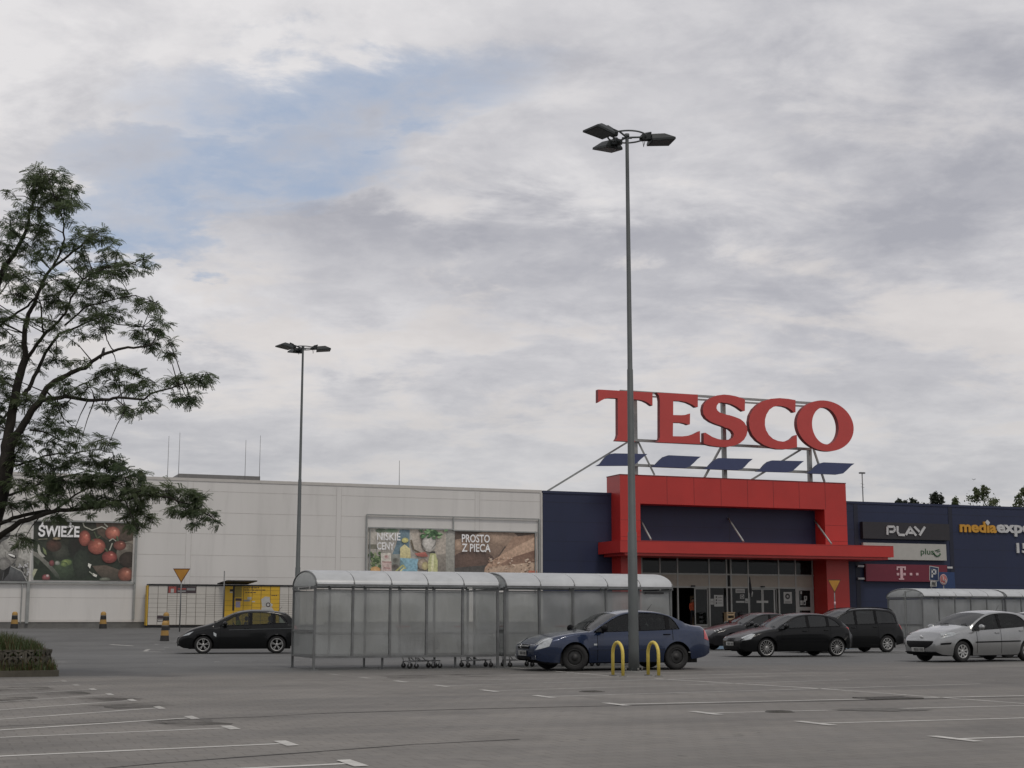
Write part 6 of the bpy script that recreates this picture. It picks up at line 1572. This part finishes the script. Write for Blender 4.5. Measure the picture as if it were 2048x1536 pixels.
# drivers
def driver(car_m, x, top_m, label, lean=.0, zs=.44):
    base = car_m @ Vector((x, -.36, zs)); rz = car_m.to_euler().z
    r = thing('person', label, 'person', base, rz)
    J = [((.02,0,.05),(.16,.15)), ((-.02-lean*.4,0,.28),(.14,.16)), ((-.05-lean,0,.50),(.15,.22)), ((-.07-lean,0,.62),.055), ((-.10-lean,0,.74),(.095,.075)), ((-.10-lean,0,.81),(.085,.07)),
         ((-.05-lean,-.20,.47),.055), ((-.16-lean,-.26,.25),.045), ((-.42-lean*.6,-.16,.33),.035), ((-.48-lean*.6,-.13,.36),.035), ((-.05-lean,.20,.47),.055), ((-.18-lean,.24,.25),.045), ((-.42-lean*.6,.14,.33),.035), ((-.48-lean*.6,.12,.36),.035),
         ((-.10,-.12,.03),.09), ((-.45,-.14,.06),.075), ((-.10,.12,.03),.09), ((-.45,.14,.06),.075)]
    E = [(0,1),(1,2),(2,3),(3,4),(4,5),(2,6),(6,7),(7,8),(8,9),(2,10),(10,11),(11,12),(12,13),(0,14),(14,15),(0,16),(16,17)]
    body_mesh('body', J, E, [skin_m, top_m, darkcl], r, [(lambda c: c.z > .60 or c.x < -.40, 0), (lambda c: c.z < .10, 2), (lambda c: True, 1)], 2)
    m = MB(); m.ball((-.085-lean,0,.80), (.10,.085,.08), 8); build('hair', m, hair_m, r, local=True); face_bits(r, -.10-lean, 0, .75, -1, 0)
driver(SEAT_M, 2.14, hivis, 'driver in a yellow green vest at the wheel of the black car on the left', .02, .58)
driver(FOC_M, 2.05, greycl, 'driver in dark clothes inside the black hatchback with bright wheels', .0)

# ================================================================== ENTRANCE ODDS AND ENDS
wood = mat('pale_wood', (.30,.22,.13), .7, dirt=.2); goods = [mat('goods_%s' % n, c, .6, vs=9, var=.3) for n, c in (('tan',(.38,.27,.15)),('straw',(.42,.34,.16)),('cream',(.45,.40,.32)),('brown',(.16,.09,.05)),('red',(.35,.08,.05)),('green',(.10,.18,.08)))]
p0, p1 = onv(1388, 1250, 80.75), onv(1411, 1192, 80.75); zt_ = p1.z; wd = p1.x-p0.x
r = thing('display_rack', 'shelf rack of yellow and brown goods inside the open doorway', 'display rack', uv(p0.x, 80.75, PLAT+.012), PHI)
m = MB()
for x in (0, wd-.03): m.box((x, 0, 0), (x+.03, .45, zt_-PLAT))
m.box((0, .44, 0), (wd, .47, zt_-PLAT)); build('frame', m, wood, r, local=True)
for k in range(6):
    z = .08+k*(zt_-PLAT-.1)/5.6; m = MB(); m.box((.03, 0, z), (wd-.03, .44, z+.025)); build('shelf', m, wood, r, local=True)
rr = random.Random(12)
for k in range(6):
    z = .105+k*(zt_-PLAT-.1)/5.6; x = .04
    while x < wd-.12:
        w2 = rr.uniform(.09, .18); h2 = rr.uniform(.10, .24); o = build('goods_box', (lambda q: (q.box((0, 0, 0), (w2-.01, .3, h2)), q)[1])(MB()), goods[rr.randrange(6)], None, loc=uv(p0.x+x, 80.77, PLAT+.012+z), rz=PHI, local=True)
        sh = ('lowest', 'second lowest', 'third lowest', 'fourth lowest', 'fifth lowest', 'topmost')[k]
        tag(o, 'packaged goods on the %s shelf of the doorway rack' % sh, 'package', 'packages on the %s shelf of the doorway rack' % sh); x += w2
pc_ = onv(1454, 1249, 78.0); pd_ = onv(1469, 1222, 78.0); wd = pd_.x-pc_.x
r = thing('crate_stand', 'pale wooden slatted stand outside the glass, left of the dark grey car', 'wooden stand', uv(pc_.x, 78.0, PLAT), PHI)
for x in (0, wd-.05):
    m = MB(); m.box((x, 0, 0), (x+.05, .35, .86)); build('leg', m, wood, r, local=True)
for k in range(3):
    z = .12+k*.27; m = MB(); m.box((.05, 0, z), (wd-.05, .35, z+.03)); m.box((.05, -.02, z+.03), (wd-.05, .0, z+.13)); m.box((-.04, -.01, .84), (wd+.04, .34, .88)) if k == 2 else None
    build('shelf', m, wood, r, local=True)
p_ = onv(1501, 1249, 78.3); q_ = onv(1500, 1153, 78.3)
r = thing('furled_flag', 'furled dark and white flag on a thin pole before the closed sliding doors', 'flag', uv(p_.x, 78.3, PLAT), PHI); H_ = q_.z-PLAT
m = MB(); m.tube([(0,0,0),(0,0,H_)], .025, 8); build('pole', m, galv, r, local=True)
m = MB(); m.tube([(.02,0,H_-.02),(.04,0,H_-.5),(.07,0,H_-.95),(.04,0,H_-1.25)], [.03,.07,.10,.03], 8); build('flag_cloth', m, darkcl, r, local=True)
m = MB(); m.tube([(.09,-.02,H_-.75),(.15,-.02,H_-1.0),(.13,-.02,H_-1.25)], [.03,.06,.02], 8); build('flag_trim', m, paper, r, local=True)
# dark bin by the glass
p_ = onv(1484, 1249, 78.9)
m = MB(); m.lathe([(0,.9),(.20,.88),(.26,.80),(.26,.74),(.24,.72),(.22,.0),(0,0)], 20); m.box((-.12,-.27,.74),(.12,-.24,.82)); o = build('litter_bin', m, dkgrey, loc=uv(p_.x, 78.9, PLAT+.012), rz=PHI, local=True); tag(o, 'dark round litter bin against the entrance glass', 'litter bin')

# ================================================================== LOCUST TREE
bark = mat('dark_bark', (.028,.024,.019), .95, var=.3, vs=6, bump=.6, bs=30)
leafm = leafmat('locust_leaves', (.062,.095,.046), (.125,.155,.078), .58)
YT = 31.8
tb = ony(-70, 1343, YT+1.2); tb.z = .12; TREE = Vector((tb.x, tb.y, 0.1))
rt = random.Random(77); sk_pts = []; tm = MB()
def limb(pts, r0, r1, z0=0.0, z1=0.0):
    """pixel polyline -> tapered limb; z0..z1 depth offset from the tree plane"""
    n = len(pts); P = []
    # refine
    Q = []
    for a, b in zip(pts[:-1], pts[1:]):
        for k in range(3): Q.append((a[0]+(b[0]-a[0])*k/3, a[1]+(b[1]-a[1])*k/3))
    Q.append(pts[-1]); n = len(Q)
    for k, q in enumerate(Q):
        t_ = k/(n-1); d = z0+(z1-z0)*t_
        p = ony(q[0]+(rt.uniform(-1.3,1.3) if 0 < k < n-1 else 0), q[1]+(rt.uniform(-1.3,1.3) if 0 < k < n-1 else 0), YT+d); P.append(p); sk_pts.append((p, r0+(r1-r0)*t_))
    tm.tube(P, [(r0+(r1-r0)*(k/(n-1))**.75)*.82 for k in range(n)], 9)
tm.tube([TREE+Vector((0,0,-.1)), TREE+Vector((0,0,.3)), ony(-58,1200,YT+.9), ony(-30,1090,YT+.5), ony(-3,1000,YT+.2), ony(12,930,YT), ony(18,905,YT)], [.34,.27,.235,.215,.195,.175,.165], 14)
limb([(14,925),(12,893),(22,844),(31,789),(41,748),(52,715)], .15, .10, 0, .2)
limb([(17,915),(26,880),(41,860),(63,822),(82,798),(93,776),(118,757),(142,746),(170,735),(191,718),(213,707),(246,696),(279,694),(305,688)], .13, .022, 0, -.6)
limb([(78,802),(105,798),(131,794),(175,800),(219,799),(238,794),(287,798),(301,787),(342,776),(383,762),(410,752)], .07, .012, -.2, -1.2)
limb([(48,790),(57,778),(74,743),(90,707),(109,680),(118,669),(153,653),(185,640),(215,630)], .07, .016, .1, .9)
limb([(52,715),(48,690),(50,655),(57,628),(68,610),(82,573),(90,554),(109,532),(137,510),(164,489),(186,470),(205,463)], .085, .018, .2, .6)
limb([(53,718),(66,700),(90,667),(106,655),(120,640),(133,622),(142,596),(165,560),(185,545),(215,535),(260,528),(285,520)], .055, .012, .2, -.5)
limb([(88,667),(84,645),(82,618),(79,600)], .03, .018, .2, .2)
limb([(-45,690),(0,650),(27,631),(55,612),(70,596)], .035, .03, 1.0, .3)
limb([(105,536),(120,508),(128,478),(126,442),(117,417),(105,380),(97,355),(92,340)], .035, .010, .5, .3)
limb([(-40,1000),(-60,880),(-58,760),(-30,640),(0,560),(8,532),(27,513),(38,491),(55,453),(60,423),(71,393),(85,371),(110,345)], .14, .012, .6, .8)
limb([(-32,1095),(-10,1080),(14,1063),(41,1044),(82,1030),(115,1020),(164,1019),(205,1012),(246,1000),(290,990),(340,995),(385,1012),(420,1032),(445,1052)], .10, .010, .5, -1.6)
limb([(-5,1050),(27,1036),(55,1028),(100,1022)], .055, .05, .3, .0)
limb([(16,935),(30,932),(59,923),(88,912),(123,907),(164,904),(191,899),(225,905)], .04, .010, .1, .8)
limb([(110,1020),(150,990),(200,965),(250,955),(285,952)], .035, .008, -.2, 1.0)
limb([(213,675),(218,688),(227,700)], .014, .016, -.4, -.45)
limb([(130,795),(160,770),(200,752),(235,740)], .022, .008, -.3, .6)
limb([(230,796),(255,815),(275,828)], .02, .007, -.6, -.9)
limb([(90,780),(110,800),(125,835),(150,860)], .03, .008, -.1, .9)
limb([(60,860),(90,865),(120,880),(150,890)], .03, .008, .1, 1.1)
limb([(250,1000),(262,1030),(275,1058)], .02, .006, -.8, -1.2)
limb([(110,590),(140,570),(180,560),(230,553)], .022, .007, .3, .9)
limb([(130,650),(170,615),(220,600),(270,590),(312,606)], .03, .008, .2, -.4)
limb([(180,640),(220,645),(270,655),(320,652)], .025, .008, .7, .2)
# out of frame half of the tree
limb([(-45,1000),(-120,900),(-200,820),(-290,770)], .11, .02, .6, .0); limb([(-55,860),(-120,740),(-170,620),(-190,500)], .09, .015, .6, 1.5); limb([(-40,1060),(-150,1010),(-260,990),(-360,1010)], .08, .012, .5, -1)
limb([(-30,930),(-10,860),(20,820),(60,800)], .07, .02, .2, 2.6); limb([(-40,900),(-60,780),(-40,640),(20,560)], .07, .015, .6, 3.0); limb([(-35,1000),(20,990),(100,960),(180,940)], .06, .012, .4, 2.8)
tree = thing('locust_tree', 'tall feathery leaved tree with dark forking limbs at the left edge', 'tree', TREE)
BL = [(95,350,45,20),(70,370,35,32),(120,365,35,27),(105,400,45,28),(145,400,20,22),(30,392,20,12),(60,420,32,22),(130,415,28,18),(20,450,28,22),(75,450,38,22),(135,442,18,12),
(190,465,33,15),(205,482,38,20),(235,500,20,15),(160,480,24,17),(10,490,28,22),(65,480,33,18),(100,500,43,18),(150,502,33,17),(60,510,24,14),
(20,540,28,20),(60,560,42,20),(110,560,42,18),(170,530,38,13),(220,535,38,15),(270,530,30,15),(286,520,15,9),(230,550,38,12),(180,560,28,13),
(30,590,33,20),(90,600,38,18),(130,580,28,17),(215,580,33,12),(260,590,33,12),(180,600,33,17),(290,605,28,11),(314,610,12,8),(240,625,42,13),(190,630,42,15),(130,620,28,15),
(20,640,28,17),(60,640,22,12),(100,648,30,12),(30,690,26,15),(105,690,20,14),(150,672,26,11),(200,660,28,15),(290,660,38,16),(325,650,22,14),(300,688,30,12),(336,680,13,13),(325,705,11,11),
(70,732,20,9),(115,728,26,13),(155,722,25,10),(200,742,22,9),(240,740,40,14),(275,740,14,12),(130,770,30,14),(180,775,33,15),(230,770,38,16),(275,775,38,14),(310,765,33,12),(350,755,33,12),(380,762,33,13),(402,754,16,10),(415,748,8,5),(350,793,10,10),(372,793,9,11),(395,788,7,13),(245,820,22,10),(270,831,11,9),(290,820,18,12),(300,804,20,12),(205,808,10,7),
(15,800,28,22),(60,800,36,22),(110,812,30,20),(15,850,22,22),(90,850,40,18),(130,852,22,14),(158,863,17,9),(60,880,28,17),(110,888,38,15),(160,888,33,13),(200,880,28,13),(215,893,18,10),(30,920,22,17),(80,930,38,17),(130,925,38,16),(180,920,38,17),(230,930,33,15),(255,940,28,10),(285,950,12,8),
(30,970,22,15),(80,965,38,17),(130,960,43,17),(190,955,48,19),(240,968,43,19),(290,983,43,17),(330,983,42,15),(370,990,38,15),(400,1000,22,12),(110,993,38,13),(160,998,38,15),(220,1000,48,13),(270,1010,28,17),(265,1038,22,17),(280,1058,13,12),(290,1033,22,12),(350,1013,22,10),(380,1025,28,11),(415,1030,22,11),(435,1045,14,10),(400,1045,15,8),(60,1008,14,6),(20,1015,22,9),(120,1035,28,6),(180,1028,22,6),(30,1072,22,7),(45,1086,10,9),(10,760,20,15),(5,720,15,15)]
for (bx, by, rx, ry) in list(BL):
    if rt.random() < .6: BL.append((bx+rt.uniform(-20, 14), by+rt.uniform(-12, 12), rx*.62, ry*.62))
for k in range(60):
    BL.append((-rt.uniform(10, 380), rt.uniform(480, 1060), rt.uniform(25, 50), rt.uniform(14, 26)))
cm = MB(); FV_ = []; FF_ = []
twm = MB()
def frond(p, d, L_, droop):
    """one compound leaf: a stalk with paired narrow leaflets"""
    d = d.normalized(); side_ = d.cross(Vector((0,0,1))); side_ = side_.normalized() if side_.length > .05 else Vector((1,0,0))
    nrm = side_.cross(d); side_ = (side_*math.cos(rr0 := rt.uniform(-.8,.8)) + nrm*math.sin(rr0)).normalized(); n = 7; q = p.copy(); dd = d.copy(); step = L_/n
    for k in range(n):
        dd = (dd + Vector((0,0,-droop))).normalized(); q = q + dd*step
        for s_ in (-1, 1):
            l_ = .058*rt.uniform(.8,1.2); w_ = .0135
            tip = q + (side_*s_*.86 + dd*.42 + Vector((0,0,-.25))).normalized()*l_; mid = (q+tip)/2; o_ = dd*w_
            i = len(FV_); FV_.extend([q, mid-o_, tip, mid+o_]); FF_.append((i, i+1, i+2, i+3))
for (bx, by, rx, ry) in BL:
    low_ = by > 900; dep = rt.uniform(-1.3, 1.5) if bx > 0 else rt.uniform(-2.5, 2.5)
    if bx > 330: dep = rt.uniform(-1.5, -.9)
    c_ = ony(bx, by, YT+dep); near = min(sk_pts, key=lambda s: (s[0]-c_).length - s[1]*2)
    c_.y = c_.y*.45+near[0].y*.55; c_ = ony(bx, by, c_.y)
    mid = near[0].lerp(c_, .5)+Vector((0,0,.06)); twm.tube([near[0], mid, c_], [min(near[1]*.8,.016), .010, .006], 5, cap=False)
    px2m = c_.y/2938*1.03; area = math.pi*rx*ry*px2m*px2m; nt = max(3, int(area*(64 if low_ else 56)))
    dz_ = .45 if bx > 0 else .9
    for k in range(nt):
        a = rt.uniform(0, 2*math.pi); q = math.sqrt(rt.random()); e = c_ + Vector((math.cos(a)*rx*px2m*q*.92, rt.uniform(-dz_, dz_), math.sin(a)*ry*px2m*q*.92))
        twm.tube([c_.lerp(e, .0), c_.lerp(e, .5)+Vector((0,0,.03)), e], [.005,.004,.0025], 4, cap=False)
        base_d = (e-c_).normalized() if (e-c_).length > .01 else Vector((1,0,0))
        for h in range(rt.choice((5,6,7)) + (3 if low_ else 0)):
            az_ = rt.uniform(0, 2*math.pi); d = (base_d*.7 + Vector((math.cos(az_), math.sin(az_), rt.uniform(-.5,.5)))).normalized(); st_ = c_.lerp(e, rt.uniform(.55, 1.0))
            frond(st_, d, rt.uniform(.14, .24), rt.uniform(.03, .16))
tm2 = build('trunk', tm, bark, tree); build('twigs', twm, bark, tree)['kind'] = 'stuff'
cm.v = FV_; cm.f = FF_; cm.mi = [0]*len(FF_); cm.sm = [False]*len(FF_)
o = build('crown', cm, leafm, tree); o['kind'] = 'stuff'
# crow on the branch
bp = ony(205, 713, YT-.42); crowm = mat('dark_feathers', (.02,.02,.022), .6)
r = thing('bird', 'dark bird sitting upright on a bare stretch of branch', 'bird', bp, .6)
J = [((0,0,.06),(.035,.035)), ((.015,0,.12),(.038,.036)), ((.02,0,.17),(.028,.028)), ((.03,0,.205),(.022,.022)), ((-.02,0,.0),(.018,.014)), ((-.045,0,-.07),(.012,.02))]
body_mesh('body', J, [(0,1),(1,2),(2,3),(0,4),(4,5)], [crowm], r, [], 2)
m = MB(); m.tube([(.045,0,.205),(.075,0,.198)], [.008,.001], 6); build('beak', m, black, r, local=True)
for s_ in (-1, 1):
    m = MB(); m.tube([(.01,s_*.015,.04),(.015,s_*.016,-.005),(.03,s_*.016,-.012)], .004, 5); build('leg', m, black, r, local=True)
fb = ony(1947.5, 959.5, 70); m = MB(); m.ball((0,0,0), (.02,.05,.02), 5); m.poly([(0,.03,0),(-.05,0,.045),(-.10,-.01,.02),(-.04,-.03,.01)]); m.poly([(0,.03,0),(.05,0,.045),(.12,-.01,.04),(.04,-.03,.01)])
tag(build('bird', m, crowm, loc=fb, local=True), 'tiny dark bird in flight above the trees at right', 'bird')

# ================================================================== TREES BEYOND THE SHOP
leafd = leafmat('far_dark_leaves', (.018,.026,.015), (.030,.040,.022), .2); leafg = leafmat('far_green_leaves', (.07,.10,.045), (.14,.16,.075), .45)
def far_tree(px, ptop, hw_px, Yt, mm, label, seed, lumps=7, leaf=.16):
    rr = random.Random(seed); top_ = ony(px, ptop, Yt); zb_ = .75; H_ = top_.z-zb_; Rw = hw_px*Yt/2938
    r = thing('broadleaf_tree', label, 'tree', (top_.x, Yt, zb_), rr.uniform(0, 6), 'trees beyond the shop roof')
    m = MB(); m.tube([(0,0,-.3),(0,0,H_*.35),(.15,.1,H_*.62)], [.32,.24,.14], 10)
    V_, F_ = [], []
    L_ = []
    for k in range(lumps*3):
        a = rr.uniform(0, 6.28); q = rr.uniform(0, 1); zz = H_*(1-.05-.42*(k/(lumps*3))); e = Vector((math.cos(a)*Rw*(.35+.75*(k/(lumps*3)))*math.sqrt(q), math.sin(a)*Rw*math.sqrt(q), zz-rr.uniform(0,.5)))
        L_.append((e, rr.uniform(.32, .62)*max(1, Rw/2.2))); m.tube([(0.1,.05,H_*.5), (e.x*.6, e.y*.6, (H_*.5+e.z)/2+.3), e], [.10,.05,.015], 5)
    for s_ in range(9):                      # shoots sticking out of the top
        a = rr.uniform(0, 6.28); q = rr.uniform(.2, 1); e = Vector((math.cos(a)*Rw*q*.9, math.sin(a)*Rw*q*.5, H_*(1.0-.03*q*q)+rr.uniform(-.35,.15))); L_.append((e, .20)); L_.append((e-Vector((e.x*.12,e.y*.12,.4)), .24)); m.tube([(e.x*.7,e.y*.7,e.z-1.2), e], [.03,.01], 5)
    for e, rad in L_:
        for k in range(int(210*rad*rad+34)):
            v = Vector((rr.gauss(0,1), rr.gauss(0,1), rr.gauss(0,.8)))*rad*.62; c_ = e+v; n_ = Vector((rr.uniform(-1,1), rr.uniform(-1,1), rr.uniform(-1,1))).normalized(); a_ = n_.orthogonal().normalized(); b_ = n_.cross(a_); s_ = leaf*rr.uniform(.6,1.3)
            i = len(V_); V_.extend([c_-a_*s_, c_-b_*s_*.5, c_+a_*s_, c_+b_*s_*.5]); F_.append((i,i+1,i+2,i+3))
    build('trunk', m, bark, r, local=True); c2_ = MB(); c2_.v = V_; c2_.f = F_; c2_.mi = [0]*len(F_); c2_.sm = [False]*len(F_); build('crown', c2_, mm, r, local=True)['kind'] = 'stuff'
far_tree(1803, 1000, 18, 163, leafd, 'dark tree top barely clearing the navy parapet, leftmost of the far trees', 1)
far_tree(1826, 1001.5, 14, 166, leafd, 'second far tree from the left, a few dark leaves over the parapet', 2)
far_tree(1874, 988, 22, 168, leafd, 'dark bushy tree top over the parapet above the amber lettering', 3)
far_tree(1912, 1000, 12, 172, leafg, 'sparse light treetop between the dark bushy one and the large green one', 4)
far_tree(1968, 974.5, 36, 172, leafg, 'large green treetop over the navy parapet', 5, 11)
far_tree(2052, 976, 26, 174, leafg, 'green treetop cut by the right edge of the photo', 6, 9)
